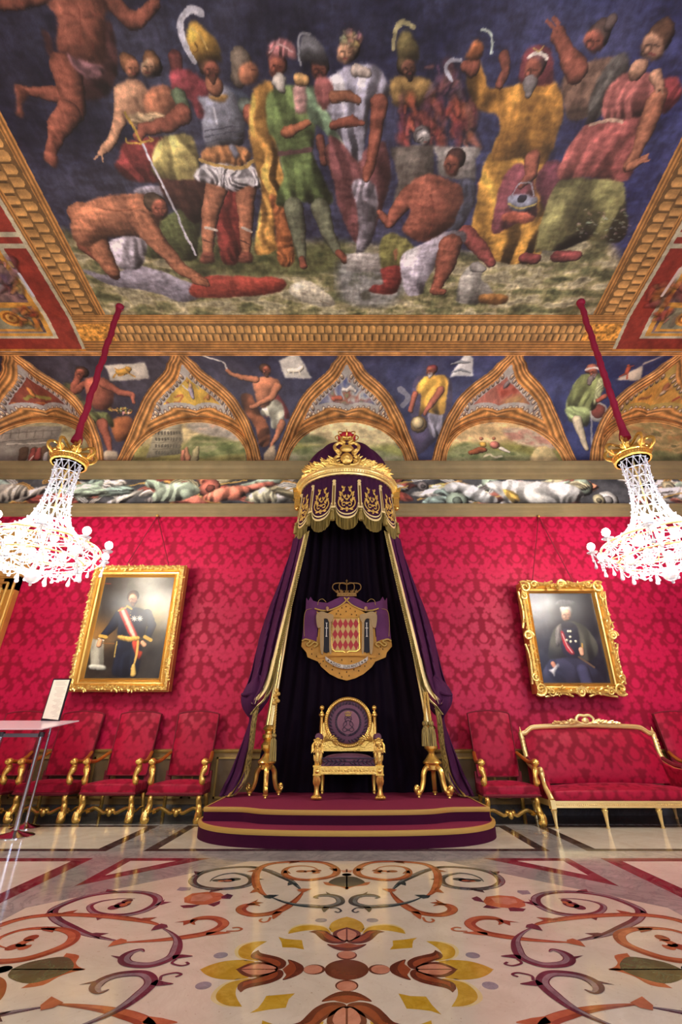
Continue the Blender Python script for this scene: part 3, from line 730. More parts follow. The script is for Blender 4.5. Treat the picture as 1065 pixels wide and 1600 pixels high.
# lunette scenes
V.frame(200, 480, 4.705)
V.poly((150, 146, 118), [240, 900, 300, 870, 395, 860, 400, 960, 380, 1080, 130, 1110, 180, 960], smooth=False, shade=.4)
for z in (895, 940, 990, 1040):
    V.line((96, 92, 74), 180, z+8, 395, z-6, w=4, al=.7)
    for q in range(9): V.limb((92, 90, 76), 205+q*22, z+22, 6, 205+q*22, z+36, 6, shade=.2)
V.field([(96, 112, 62), (130, 140, 84), (160, 158, 106)], [400, 1060, 470, 960, 600, 930, 700, 960, 860, 1010, 890, 1060, 700, 1090, 500, 1110], 20, 5)
V.field([(150, 146, 130), (186, 178, 158), (200, 170, 140)], [420, 860, 600, 850, 780, 900, 860, 980, 700, 960, 500, 920], 20, 7)
V.limb((176, 120, 84), 430, 1040, 12, 440, 1120, 22); V.limb((170, 160, 110), 510, 1030, 12, 500, 1060, 22, 490, 1120, 26); V.limb((190, 120, 90), 405, 1060, 14, 400, 1130, 14)
V.frame(650, 480, 4.705)
V.field([(128, 140, 84), (150, 156, 100), (100, 118, 66)], [220, 1150, 240, 1060, 350, 1000, 480, 1010, 600, 1050, 760, 1060, 900, 1110, 1000, 1150], 24, 8)
V.field([(206, 160, 136), (200, 186, 150), (196, 140, 116)], [640, 900, 800, 890, 960, 930, 1020, 1040, 860, 1030, 700, 980], 24, 9)
V.poly((206, 186, 120), [860, 1060, 940, 1020, 1010, 1070, 1040, 1160, 850, 1160], shade=.4)
V.limb((150, 80, 46), 400, 1070, 18, 470, 1050, 26, 500, 1050, 20); V.limb((206, 160, 60), 490, 1010, 22); V.limb(SK, 480, 968, 12)
V.limb((206, 120, 100), 575, 1010, 30); V.limb(SK, 570, 965, 12); V.limb((214, 206, 184), 620, 1035, 14, 680, 1062, 8); V.line((214, 206, 160), 500, 1100, 540, 1085, 580, 1100, 630, 1095, w=16)
V.frame(0, 540, 4.84)
V.poly((140, 136, 120), [-40, 900, -40, 690, 60, 640, 200, 610, 470, 610, 430, 760, 360, 780, 350, 900], smooth=False, shade=.3)
for z in (640, 700): V.line((92, 88, 78), -30, z+30, 440, z, w=7, al=.7)
for q in range(7): V.line((98, 94, 80), 20+q*62, 640, 10+q*62, 700, w=7, al=.6)
V.line((206, 200, 176), 50, 745, 380, 735, w=10)
for q in range(3): V.limb((92, 70, 50), 180+q*78, 790, 30, 175+q*78, 850, 30, shade=.3)
V.limb((150, 66, 56), 250, 790, 18, 240, 850, 26, 225, 890, 14); V.limb((150, 66, 56), 295, 785, 16, 285, 850, 24); V.line((214, 200, 180), 250, 840, 200, 900, w=12)
V.limb((176, 172, 160), 350, 820, 18, 345, 870, 18)
V.frame(845, 540, 4.84)
V.field([(176, 130, 70), (150, 136, 76), (196, 160, 96), (112, 108, 60)], [470, 890, 540, 700, 700, 600, 900, 570, 1120, 600, 1200, 890], 26, 10)
V.field([(96, 104, 56), (124, 124, 70)], [470, 890, 600, 800, 760, 820, 900, 790, 1100, 840, 1200, 890], 24, 11)
for q in range(6): V.line((110, 84, 50), 760+q*24, 640+q*8, 800+q*28, 690-q*8, w=4, al=.6)
V.frame(360, 660, 4.0)
V.field([(116, 130, 76), (150, 154, 104), (176, 170, 130)], [330, 250, 420, 170, 560, 150, 760, 160, 960, 180, 1080, 260], 26, 12)
V.field([(84, 100, 60), (120, 130, 84)], [370, 110, 450, 80, 560, 90, 600, 120, 480, 130], 14, 13)
# pendentive figures
V.mask = pen.astype(float)
V.frame(0, 540, 4.84)
V.field([(60, 66, 40), (90, 92, 52), (50, 52, 46)], [480, 300, 560, 290, 600, 380, 720, 500, 720, 640, 600, 560, 520, 420], 16, 3)
V.poly((150, 84, 44), [852, 560, 960, 535, 1010, 590, 965, 700, 880, 730, 846, 640], shade=.6)
V.limb(SKR, 600, 190, 22, 560, 340, 30, 640, 290, 22)
V.poly(SKR, [640, 262, 720, 240, 820, 262, 862, 400, 820, 478, 720, 478, 668, 400], shade=.7)
V.poly((84, 92, 50), [676, 510, 800, 505, 862, 580, 850, 620, 760, 560, 716, 600, 690, 560], folds=.8, seed=3)
V.limb(SKR, 770, 590, 44, 800, 680, 32, 830, 780, 18, 828, 800, 22)
V.limb(SKR, 790, 290, 38, 900, 352, 27, 1000, 375, 20, 1012, 432, 13)
V.head(618, 212, 42, SKR, (64, 44, 34), face=-1)
V.blotch([(206, 176, 60), (190, 130, 50), (200, 190, 130), (70, 90, 50)], 820, 470, 1000, 510, 40, 9, 4, 1.3, .4, al=.9)
V.poly((200, 194, 176), [786, 146, 1100, 128, 1130, 250, 840, 272], smooth=False, shade=.15)
V.limb((206, 152, 54), 900, 200, 26, 960, 190, 24); V.limb((206, 152, 54), 975, 175, 22)
for q in ((880, 215, 862, 245), (930, 215, 900, 230), (960, 205, 1020, 235), (890, 180, 870, 170)): V.line((196, 140, 50), *q, w=12)
V.poly((190, 172, 140), [790, 800, 880, 800, 880, 872, 795, 872], shade=.2)
V.frame(300, 540, 4.096)
V.poly((124, 70, 42), [310, 325, 340, 308, 382, 320, 420, 400, 490, 520, 492, 632, 430, 640, 400, 520, 340, 430], folds=1.4, seed=31, fd=(.5, 1))
V.poly((130, 44, 46), [540, 318, 580, 350, 625, 450, 600, 470, 540, 440, 470, 460, 480, 430], folds=.6, seed=4)
V.poly((190, 192, 164), [440, 408, 530, 340, 575, 380, 590, 480, 540, 535, 505, 520, 500, 460, 462, 450], folds=1, seed=5)
V.poly(SK, [390, 226, 440, 200, 530, 208, 560, 250, 525, 330, 480, 392, 425, 388, 400, 300], shade=.7)
V.limb(SK, 405, 215, 24, 320, 205, 19, 250, 180, 14, 226, 162, 13)
V.limb(SK, 545, 262, 27, 505, 335, 22, 410, 380, 15, 375, 392, 14)
V.line((200, 200, 190), 220, 150, 200, 110, 172, 98, w=9)
V.limb(SK, 575, 500, 26, 545, 560, 20, 510, 640, 12, 508, 672, 14)
V.head(470, 158, 33, SKR, (70, 48, 36), face=1, beard=(70, 48, 38))
V.poly((200, 198, 186), [553, 100, 726, 97, 762, 206, 594, 211], smooth=False, shade=.12)
V.limb((226, 220, 196), 625, 160, 17, 680, 158, 17, 705, 140, 13)
for q in ((625, 170, 605, 190), (650, 170, 650, 188), (685, 168, 690, 190)): V.line((206, 200, 176), *q, w=8)
V.poly((176, 156, 120), [462, 690, 530, 640, 530, 750, 470, 752], shade=.2)
V.frame(650, 480, 4.705)
V.poly((66, 60, 86), [-20, 560, 60, 500, 240, 510, 260, 700, 210, 900, 120, 1000, 0, 1080, -40, 900], folds=.6, seed=6)
V.poly((118, 116, 128), [95, 775, 190, 790, 205, 870, 150, 960, 95, 920], folds=1, seed=7)
V.poly((206, 156, 54), [20, 560, 60, 512, 160, 498, 232, 520, 226, 640, 205, 780, 140, 790, 60, 770, 20, 800, 40, 650, -5, 640], folds=1, seed=8)
V.limb(SKR, 180, 610, 28, 120, 700, 22, 66, 782, 15); V.limb(SKR, -10, 640, 24, -40, 760, 18)
V.limb((140, 112, 60), 20, 860, 62); V.limb((196, 176, 120), 15, 850, 46)
V.head(110, 470, 38, SKR, (130, 50, 56), face=-1, beard=(170, 166, 156))
V.poly((196, 198, 196), [214, 386, 422, 380, 420, 506, 246, 513], smooth=False, shade=.12)
V.limb((110, 116, 120), 262, 420, 6, 320, 404, 15, 400, 408, 3); V.limb((110, 116, 120), 262, 480, 3, 330, 462, 10, 400, 478, 4)
V.line((150, 150, 150), -120, 600, -60, 660, -100, 720, w=40, al=.6)
V.frame(845, 540, 4.84)
V.limb((170, 172, 160), 430, 505, 70, shade=.3); V.limb((120, 60, 48), 430, 498, 52, shade=.3)
V.line((160, 160, 150), 380, 540, 390, 760, w=14, al=.7); V.line((150, 150, 140), 470, 530, 470, 700, w=12, al=.6)
V.poly((120, 134, 76), [190, 480, 225, 340, 275, 250, 340, 212, 455, 216, 476, 320, 436, 400, 400, 482, 300, 490], folds=1.1, seed=9)
V.poly((132, 150, 92), [190, 470, 340, 462, 372, 530, 345, 610, 250, 590, 205, 560], folds=1, seed=10, fd=(1, .3))
V.poly((168, 176, 120), [395, 420, 430, 260, 462, 250, 470, 330, 420, 440], folds=.6, seed=3)
V.limb((176, 164, 130), 272, 565, 40, 300, 660, 30, 345, 780, 18)
V.limb((170, 84, 60), 430, 420, 18, 480, 385, 20)
V.head(386, 200, 38, SKR, (150, 84, 64), face=1, hy=-.7, beard=(140, 134, 130)); V.limb((110, 100, 98), 375, 250, 26, 370, 290, 14)
V.line((206, 196, 180), 340, 180, 400, 166, 450, 180, w=16)
V.poly((206, 192, 164), [574, 124, 776, 131, 752, 263, 560, 258], smooth=False, shade=.12)
V.limb((170, 70, 44), 665, 150, 12); V.limb((170, 70, 44), 660, 170, 16, 645, 205, 12); V.line((170, 70, 44), 640, 205, 590, 235, w=11); V.line((170, 70, 44), 650, 210, 645, 250, w=11); V.line((170, 70, 44), 670, 160, 700, 150, w=10)
# triangular fields: small scenes
V.mask = sev.astype(float)
V.frame(200, 480, 4.705)
V.limb((186, 150, 120), 460, 580, 16); V.limb((150, 140, 160), 465, 620, 22, 480, 660, 14); V.limb((176, 120, 60), 440, 550, 12); V.line((170, 90, 50), 340, 660, 400, 640, 380, 690, 340, 700, w=9); V.line((176, 110, 50), 560, 670, 600, 650, 650, 690, w=9)
V.limb((150, 84, 60), 300, 720, 16); V.limb((170, 110, 60), 590, 660, 18)
V.line((206, 200, 200), 400, 580, 440, 610, w=10); V.line((150, 150, 110), 500, 575, 520, 600, w=12)
V.frame(650, 480, 4.705)
V.field([(150, 60, 46), (176, 84, 66), (120, 60, 70)], [590, 600, 640, 560, 730, 560, 740, 640, 690, 690, 620, 660], 10, 4, asp=1); V.limb((110, 100, 100), 670, 560, 24)
V.field([(190, 130, 60), (160, 110, 70), (190, 150, 90)], [620, 700, 760, 640, 830, 700, 700, 720], 10, 5)
V.frame(300, 540, 4.096)
V.field([(70, 84, 140), (110, 120, 150), (170, 176, 170), (150, 84, 70), (120, 124, 90)], [850, 350, 990, 180, 1160, 350, 1000, 375], 14, 6, asp=2, smooth=False)
V.limb((206, 200, 190), 960, 280, 10, 1010, 270, 14, 1050, 285, 8); V.limb((176, 84, 60), 900, 340, 10, 950, 330, 12)
V.frame(0, 540, 4.84)
V.line((130, 124, 50), 190, 400, 260, 380, 300, 390, 380, 400, w=18); V.limb((196, 120, 50), 225, 340, 18, 240, 370, 18); V.line((190, 110, 50), 90, 440, 200, 450, 300, 440, 400, 450, w=14); V.line((150, 60, 40), 130, 460, 260, 440, 420, 460, w=6)
V.frame(845, 540, 4.84)
V.limb((150, 84, 50), 960, 300, 22, 940, 340, 18); V.line((196, 130, 70), 880, 400, 930, 350, 1010, 300, w=12); V.limb((176, 150, 120), 920, 360, 18); V.line((150, 90, 50), 740, 410, 830, 380, w=14); V.line((150, 60, 40), 1000, 410, 1060, 380, 1100, 400, w=16)
V.warp(1.1, 14, 5); V.age(.84, (70, 56, 46), .13, 7)
# chains of rings around the triangular fields
V.mask = None; V.tr = lambda x, y: (x, y); V.frame(0, 0, 1)
def vv_of(h): return float(phi_of(h))*1.5
dsv = (xb(Vh)-Vax)                                    # distance from the rib
for b in range(-2, 3):
    bc = (150, 146, 140) if b != 2 else (150, 128, 70)
    # grey ribbon ground
    strip = sev & (bayn == b) & ((dsv < .235) & (dsv >= 0) | (e_out < 1.10))
    V.a[strip] = np.array(bc, float)[None]*(1+.4*fb2[strip]+.3*fb1[strip])[:, None]
    X0 = b*BAY
    for sdx in (-1, 1):
        # along the rib
        pts = []; h = .52
        prev = None
        for hh in np.linspace(.5, 1.50, 400):
            p = np.array([X0+sdx*(float(xb(hh))-.165), vv_of(hh)])
            if float(xb(hh))-.165 < .03: break
            if prev is None or np.linalg.norm(p-prev) > .105: pts.append(p); prev = p
        for p in pts:
            V.limb((96, 62, 62), p[0], p[1], .042, shade=.2, soft=1); V.limb((206, 196, 168), p[0], p[1], .031, shade=.5); V.limb((150, 112, 84), p[0], p[1], .016, shade=.3)
    prev = None
    for a in np.linspace(.12, PI-.12, 700):
        k = 1.055; x = AO*k*math.cos(a); h = BO*k*math.sin(a)
        if h > HC-.02: h = HC-.02
        if abs(x) > float(xb(h))-.10: continue
        p = np.array([X0+x, vv_of(h)])
        if prev is not None and np.linalg.norm(p-prev) < .115: continue
        prev = p
        V.limb((96, 62, 62), p[0], p[1], .040, shade=.2); V.limb((206, 196, 168), p[0], p[1], .030, shade=.5); V.limb((150, 112, 84), p[0], p[1], .015, shade=.3)
# gilt ribs, arches, foot and head mouldings
def gilt(m, t, k, base=(146, 104, 60)):
    V.a[m] = np.array(base, float)[None]*((1+.30*np.sin(t[m]*k*2*PI))*(1+.7*fb2[m]+.45*fb1[m]))[:, None]
# measured distance to rib curve in surface units
slope = np.abs(np.gradient(xb(_h), _h)); sl_ = np.interp(Vh, _h, slope); cosn = 1/np.sqrt(1+(sl_*np.cos(np.minimum(VP, 1.45))*HC/1.5)**2)
dr = (Vax-xb(Vh))*cosn
rib = np.abs(dr) < .105
mo = (e_out <= 1.06) & (e_in >= 1); gilt(mo, (e_in-1)/.14, 4)
gilt(rib, (dr+.105)/.21, 4)
foot = pen & (Vh < .10); gilt(foot, Vh/.1, 2)
hd = (VP > PI/2*.955); gilt(hd, (VP-PI/2*.955)/.07, 2)
V.mottle(.10, 16, 8); V.a = np.clip(V.a*1.16, 0, 255)
D = Dof(VX, Vh)
bump = .045*np.clip(1-(dr/.105)**2, 0, 1)+.010*np.cos(dr/.105*3*PI)*(np.abs(dr) < .105)
bump = np.maximum(bump, .07*mo*np.clip(np.sin((np.clip((e_in-1)/.13, 0, 1))*PI), 0, 1))
bump = np.maximum(bump, .04*foot); bump = bump*np.clip((1.49-VP)/.12, 0, 1)
nz = np.sin(VP); ny_ = np.cos(VP)
P = np.zeros(vs+(3,)); P[..., 0] = VX; P[..., 1] = YW-D-bump*np.maximum(ny_, .3); P[..., 2] = ZS+Vh-bump*nz*.8
vault = grid_mesh('vault', P, V.a, M_FRESCO, ceil, flip=False, smooth=True)
# ---------------------------------------------------------------- frieze, cornices
FZ = Canvas(-7.9, 7.9, 4.88, 5.52, .0095, (58, 60, 64), tr=lambda x, y: (PY(x, y, YW)[0], PY(x, y, YW)[2]), up=1)
fs = FZ.a.shape[:2]; FZ.a += fbm(fs, 30, 4)[..., None]*60
FZ.tr = lambda x, y: (x, y)
rs = random.Random(12)
pal = [(206, 204, 196), (150, 170, 146), (176, 92, 74), (190, 140, 66), (120, 140, 130), (196, 190, 176), (200, 120, 84), (120, 112, 108), (170, 160, 120), (140, 60, 50)]
for k in range(170):
    x = -7.8+15.6*rs.random(); z = 4.98+.44*rs.random(); a = rs.uniform(-.6, .6)+(PI if rs.random() < .5 else 0); L = rs.uniform(.22, .55); W = rs.uniform(.10, .20)
    c = pal[rs.randrange(len(pal))]; ca, sa = math.cos(a), math.sin(a); q = rs.uniform(-.5, .5)
    pts = []
    for t, w in ((-1, .1), (-.6, .8), (0, 1), (.6, .8), (1, .15), (.6, -.5), (0, -.7+q), (-.6, -.5)):
        u = t*L; v = w*W+q*u*u*2; pts.append((x+u*ca-v*sa, z+(u*sa+v*ca)*.8))
    kind = rs.random()
    if kind < .62: FZ.poly(c, pts, folds=1.1, seed=k, shade=.7, fd=(ca, sa+.3))
    elif kind < .80:
        for ww, cc in ((.1, c), (.06, [v*.6 for v in c]), (.03, c)): FZ.line(cc, x-L*ca, z-L*sa*.5, x, z+W, x+L*ca, z+L*sa*.5, w=ww)
    elif kind < .9: FZ.limb(c, x, z, W*1.1, shade=.8); FZ.limb([v*.6 for v in c], x, z, W*.5, shade=.8)
    else: FZ.line((190, 150, 70), x-L*1.3, z-.12, x+L*1.3, z+.12, w=.03)
# banners and the boar-like white shield right of the canopy
for pts, c in (([(1.9, 5.34), (2.1, 5.42), (2.5, 5.3), (2.85, 5.05), (2.8, 4.95), (2.5, 4.98), (2.2, 5.16), (1.9, 5.2)], (196, 198, 194)), ([(2.75, 5.42), (4.3, 5.36), (4.4, 5.0), (3.2, 4.95), (2.95, 5.1)], (196, 196, 190)), ([(3.0, 5.25), (3.2, 5.2), (3.3, 5.02), (3.15, 4.96)], (196, 156, 64)),
               ([(-3.6, 5.3), (-3.1, 5.42), (-2.8, 5.2), (-3.2, 5.0), (-3.7, 5.02)], (150, 166, 142)), ([(-2.75, 5.1), (-2.3, 5.32), (-1.9, 5.3), (-2.0, 5.08), (-2.5, 4.98)], (200, 110, 84)), ([(-1.95, 5.0), (-1.6, 5.3), (-1.35, 5.1), (-1.4, 4.96)], (190, 186, 150)), ([(-7, 5.3), (-6.3, 5.36), (-6.1, 5.1), (-6.7, 4.98)], (170, 166, 150))):
    FZ.poly(c, [q for p in pts for q in p], folds=1, seed=len(pts), shade=.7)
FZ.warp(1.2, 10, 4); FZ.age(.85, (96, 88, 74), .12, 3); FZ.a = np.clip(FZ.a*1.12, 0, 255); FZ.mottle(.1, 12, 3)
u = np.arange(FZ.nx)*FZ.step+FZ.u0; v = np.arange(FZ.ny)*FZ.step+FZ.v0; U2, V2 = np.meshgrid(u, v)
P = np.stack([U2, np.full_like(U2, YW-.01), V2], -1)
wall_back = None
def cornice(name, prof, mat_, x0=-7.9, x1=7.9, parent=None):
    mb = MB(); n = 40; rows = []
    for (d, z) in prof: rows.append([(x0+(x1-x0)*k/n, YW-d, z) for k in range(n+1)])
    mb.sheet(rows); o = mb.build(name, mat_, parent, smooth=True, auto=25)
    return o
M_STONE = mat('grey_brown_cornice_stone', (128, 112, 76), .7, bump=.2, bscale=8, var=.35, vscale=3)
tag(cornice('trim_1', [(0, 5.47), (.06, 5.48), (.07, 5.55), (.10, 5.57), (.11, 5.66), (.155, 5.70), (.17, 5.77), (.17, 5.80), (0, 5.82)], M_STONE), kind='structure')
tag(cornice('trim_2', [(0, 4.67), (.03, 4.69), (.035, 4.74), (.06, 4.76), (.065, 4.83), (.10, 4.86), (.10, 4.90), (0, 4.92)], M_STONE), kind='structure')
# ---------------------------------------------------------------- damask
def damask_tile(n=150):
    """one repeat of the woven pattern, .77 m wide, .70 m high: value 1 = flower, 0 = ground"""
    T = Canvas(0, .77, 0, .70, .77/n, (0, 0, 0), up=1); one = (255, 255, 255); z = (0, 0, 0)
    def dot(x, y, r, c=one):
        for dx in (-.77, 0, .77):
            for dy in (-.70, 0, .70): T.limb(c, x+dx, y+dy, r, shade=0, soft=1)
    def leafy(cx, cy, r, k=7, a0=0):
        for i in range(k+1):
            a = a0+2*PI*i/(k+1); dot(cx+r*.74*math.cos(a), cy+r*.74*math.sin(a), r*.27)
        dot(cx, cy, r*.66)
    def vein(pts, wd=.006):
        for dx in (-.77, 0, .77):
            for dy in (-.70, 0, .70): T.line(z, *[q for (x, y) in pts for q in (x+dx, y+dy)], w=wd)
    cx = .385; cy = .40; K = .77/370; KV = .70/325
    def fl(dx, dy, r, k=7):
        for s in (-1, 1):
            leafy(cx+s*dx*K, cy-dy*KV, r*K*1.04, k, dy*.3+s*dx*.1)
            if dx == 0: break
    def vn(*p, w=.0055):
        for s in (-1, 1): vein([(cx+s*p[i]*K, cy-p[i+1]*KV) for i in range(0, len(p), 2)], w)
    for q in ((110, -48, 40), (118, 106, 44), (62, 205, 34), (150, 14, 27), (165, -75, 22), (75, -85, 25), (28, -78, 17), (45, 130, 18), (98, 170, 17), (148, 68, 12), (30, 152, 14), (20, 92, 10), (150, -25, 12)): fl(*q)
    fl(0, 174, 27); fl(0, 64, 30); fl(48, 48, 30); fl(78, 12, 27); fl(60, -24, 27); fl(30, -52, 25); fl(0, -14, 46)
    for q in ((14, 10, 30, 50), (30, -2, 70, 12), (26, -24, 56, -34), (0, -40, 0, -66), (0, 30, 0, 84), (22, 24, 62, 44)): vn(*q, w=.004)
    vein([(cx+.036*math.cos(t), cy+.03+.03*math.sin(t)) for t in np.linspace(0, PI, 7)], .004)
    vein([(cx+.06*math.cos(t), cy+.03+.05*math.sin(t)) for t in np.linspace(.2, PI-.2, 7)], .004)
    for q in ((108, 76, 118, 130), (96, 96, 140, 118), (104, -70, 112, -20), (92, -40, 130, -55), (52, 190, 70, 222), (142, 4, 156, 24), (100, 60, 96, 100, 78, 128), (88, -68, 100, -30)): vn(*q, w=.0045)
    # drop between the ogees
    for s in (-1, 1):
        ox = cx+s*.385; oy = cy-180*KV
        for i in range(6): T.limb(one, ox, oy-.02+i*.016, .062*(1-i/7), shade=0)
        for t in (-1, 1): T.limb(one, ox+t*.045, oy-.01, .022, shade=0); T.limb(one, ox+t*.03, oy+.03, .02, shade=0)
        for a in range(-5, 6): T.limb(one, ox+.115*math.sin(a*.24), oy-.115*math.cos(a*.24), .013, shade=0)
        for dy2 in (-.7, .7):
            for i in range(6): T.limb(one, ox, oy+dy2-.02+i*.016, .062*(1-i/7), shade=0)
            for a in range(-5, 6): T.limb(one, ox+.115*math.sin(a*.24), oy+dy2-.115*math.cos(a*.24), .013, shade=0)
    return blur(T.a[..., 0]/255, 1)[:-1 or None]
TILE = damask_tile()
TILE = (TILE-TILE.min())/(TILE.max()-TILE.min())
def damask(u, v):
    ny, nx = TILE.shape
    iu = ((u/.77) % 1.0*nx); iv = ((v/.70) % 1.0*ny); i0 = iu.astype(int) % nx; j0 = iv.astype(int) % ny
    i1 = (i0+1) % nx; j1 = (j0+1) % ny; fu = iu-np.floor(iu); fv = iv-np.floor(iv)
    return (TILE[j0, i0]*(1-fu)+TILE[j0, i1]*fu)*(1-fv)+(TILE[j1, i0]*(1-fu)+TILE[j1, i1]*fu)*fv
DK = np.array([134, 6, 38.]); LT = np.array([180, 20, 64.])
def damask_rgb(u, v, dk=DK, lt=LT):
    d = damask(u, v); return dk+(lt-dk)*d[..., None], d
M_DAMASK = attr_mat('crimson_silk_damask', spec=.22, pat=(.66, .45), sheen=.15)
u = np.arange(-7.9, 7.91, .0125); v = np.arange(.80, 4.70, .0125); U2, V2 = np.meshgrid(u, v)
rgb, d = damask_rgb(U2-.72, V2-4.22+.38)
P2 = np.stack([U2, np.full_like(U2, YW), V2], -1)
wall = grid_mesh('wall_back', P2, rgb, M_DAMASK, alpha=d, smooth=False); tag(wall, kind='structure')
grid_mesh('frieze', P, FZ.a, M_FRESCO, wall, smooth=False)
mb = MB(); mb.box(-7.9, YW+.02, -.02, 7.9, YW+.12, 7.5); o = mb.build('wall_core', mat('plaster_core', (140, 120, 90), .9), wall, smooth=False)
# side walls of the hall
for sd, nm in ((-1, 'wall_left'), (1, 'wall_right')):
    mb = MB(); x = sd*7.9; mb.box(min(x, x+sd*.1), -6, 0, max(x, x+sd*.1), YW, 7.5)
    tag(mb.build(nm, mat('crimson_side_wall'+nm, (150, 20, 44), .6, var=.2), smooth=False), kind='structure')
# ---------------------------------------------------------------- inlaid marble floor
def marble(name, c1, c2, scale=3, veins=.5, rough=.10, vcol=(90, 88, 90), chips=0, chipcol=(150, 110, 70)):
    m = bpy.data.materials.new(name); m.use_nodes = True; nt = m.node_tree; b = nt.nodes['Principled BSDF']
    b.inputs['Roughness'].default_value = rough; b.inputs['Specular IOR Level'].default_value = .55
    tc = nt.nodes.new('ShaderNodeTexCoord'); n = nt.nodes.new('ShaderNodeTexNoise'); n.inputs['Scale'].default_value = scale; n.inputs['Detail'].default_value = 8; n.inputs['Distortion'].default_value = 1.2
    nt.links.new(tc.outputs['Object'], n.inputs['Vector'])
    mx = nt.nodes.new('ShaderNodeMix'); mx.data_type = 'RGBA'; mx.inputs[6].default_value = tuple(lin(c1))+(1,); mx.inputs[7].default_value = tuple(lin(c2))+(1,)
    r = nt.nodes.new('ShaderNodeMapRange'); r.inputs[1].default_value = .35; r.inputs[2].default_value = .65
    nt.links.new(n.outputs[0], r.inputs[0]); nt.links.new(r.outputs[0], mx.inputs[0]); last = mx.outputs[2]
    if veins:
        n2 = nt.nodes.new('ShaderNodeTexNoise'); n2.inputs['Scale'].default_value = scale*.8; n2.inputs['Detail'].default_value = 10; n2.inputs['Distortion'].default_value = 2.5; n2.inputs['Roughness'].default_value = .65
        nt.links.new(tc.outputs['Object'], n2.inputs['Vector'])
        s1 = nt.nodes.new('ShaderNodeMath'); s1.operation = 'SUBTRACT'; s1.inputs[1].default_value = .5; nt.links.new(n2.outputs[0], s1.inputs[0])
        s2 = nt.nodes.new('ShaderNodeMath'); s2.operation = 'ABSOLUTE'; nt.links.new(s1.outputs[0], s2.inputs[0])
        r2 = nt.nodes.new('ShaderNodeMapRange'); r2.inputs[1].default_value = 0; r2.inputs[2].default_value = .045; r2.inputs[3].default_value = veins; r2.inputs[4].default_value = 0
        nt.links.new(s2.outputs[0], r2.inputs[0])
        m2 = nt.nodes.new('ShaderNodeMix'); m2.data_type = 'RGBA'; m2.inputs[7].default_value = tuple(lin(vcol))+(1,)
        nt.links.new(r2.outputs[0], m2.inputs[0]); nt.links.new(last, m2.inputs[6]); last = m2.outputs[2]
    if chips:
        v = nt.nodes.new('ShaderNodeTexNoise'); v.inputs['Scale'].default_value = 55; v.inputs['Detail'].default_value = 3
        nt.links.new(tc.outputs['Object'], v.inputs['Vector'])
        r3 = nt.nodes.new('ShaderNodeMapRange'); r3.inputs[1].default_value = .66; r3.inputs[2].default_value = .72; r3.inputs[4].default_value = chips
        nt.links.new(v.outputs[0], r3.inputs[0])
        m3 = nt.nodes.new('ShaderNodeMix'); m3.data_type = 'RGBA'; m3.inputs[7].default_value = tuple(lin(chipcol))+(1,)
        nt.links.new(r3.outputs[0], m3.inputs[0]); nt.links.new(last, m3.inputs[6]); last = m3.outputs[2]
    nt.links.new(last, b.inputs['Base Color']); return m
MF = dict(
    grey=marble('grey_veined_marble', (150, 148, 142), (176, 174, 166), 2.2, .45, vcol=(104, 104, 106)),
    dgrey=marble('dark_green_grey_marble', (60, 60, 54), (84, 82, 74), 3, .4, vcol=(120, 116, 100)),
    cream=marble('cream_marble', (214, 204, 180), (226, 217, 194), 3, .10, vcol=(176, 150, 116), chips=.4),
    pink=marble('pale_pink_marble', (216, 200, 182), (226, 212, 194), 3, .10, vcol=(180, 150, 130), chips=.3),
    black=marble('dark_brown_black_marble', (40, 26, 26), (62, 40, 38), 5, .35, vcol=(170, 150, 140)),
    wine=marble('wine_red_marble', (92, 26, 34), (120, 40, 46), 5, .3, vcol=(196, 160, 150)),
    orange=marble('orange_marble', (170, 92, 54), (196, 116, 74), 7, .3, vcol=(150, 70, 44)),
    rust=marble('rust_marble', (140, 70, 40), (160, 84, 52), 7, .2, vcol=(110, 50, 34)),
    brown=marble('brown_marble', (100, 50, 34), (118, 62, 42), 6, .2, vcol=(80, 36, 26)),
    salmon=marble('salmon_marble', (192, 128, 98), (208, 146, 116), 9, .2, vcol=(160, 96, 70)),
    yellow=marble('ochre_yellow_marble', (190, 150, 34), (208, 172, 62), 9, .3, vcol=(160, 120, 30)),
    pale=marble('pale_yellow_marble', (220, 204, 140), (228, 214, 160), 6, 0),
    bg=marble('black_green_marble', (30, 38, 40), (60, 70, 68), 8, .3, vcol=(110, 120, 120)),
    bgl=marble('grey_green_marble', (96, 104, 100), (124, 130, 124), 8, .3, vcol=(60, 66, 66)),
    pu=marble('dark_purple_marble', (70, 34, 44), (90, 48, 58), 8, .3, vcol=(130, 100, 110)),
    pul=marble('grey_lilac_marble', (118, 104, 108), (146, 132, 134), 8, .3, vcol=(80, 66, 74)),
    green=marble('dark_green_marble', (70, 74, 50), (92, 96, 66), 8, .3, vcol=(120, 124, 90)),
    disc=marble('grey_disc_marble', (132, 132, 136), (156, 156, 160), 8, .3, vcol=(100, 100, 110)))
mb = MB(); mb.add([(-7.9, -6, 0), (7.9, -6, 0), (7.9, 7.62, 0), (-7.9, 7.62, 0)], [(0, 1, 2, 3)])
floor = mb.build('floor', MF['grey'], smooth=False, fix=False); tag(floor, kind='structure')
FB = {}; LZ = [0.0]
def lay(k, pts, lvl):
    """an inlaid piece of stone; later layers lie a hair above the earlier ones"""
    a = 0
    for i in range(len(pts)): x0, y0 = pts[i][:2]; x1, y1 = pts[(i+1) % len(pts)][:2]; a += x0*y1-x1*y0
    if a < 0: pts = pts[::-1]
    FB.setdefault(k, MB()).add([(p[0], p[1], .0003*lvl) for p in pts], [tuple(range(len(pts)))])
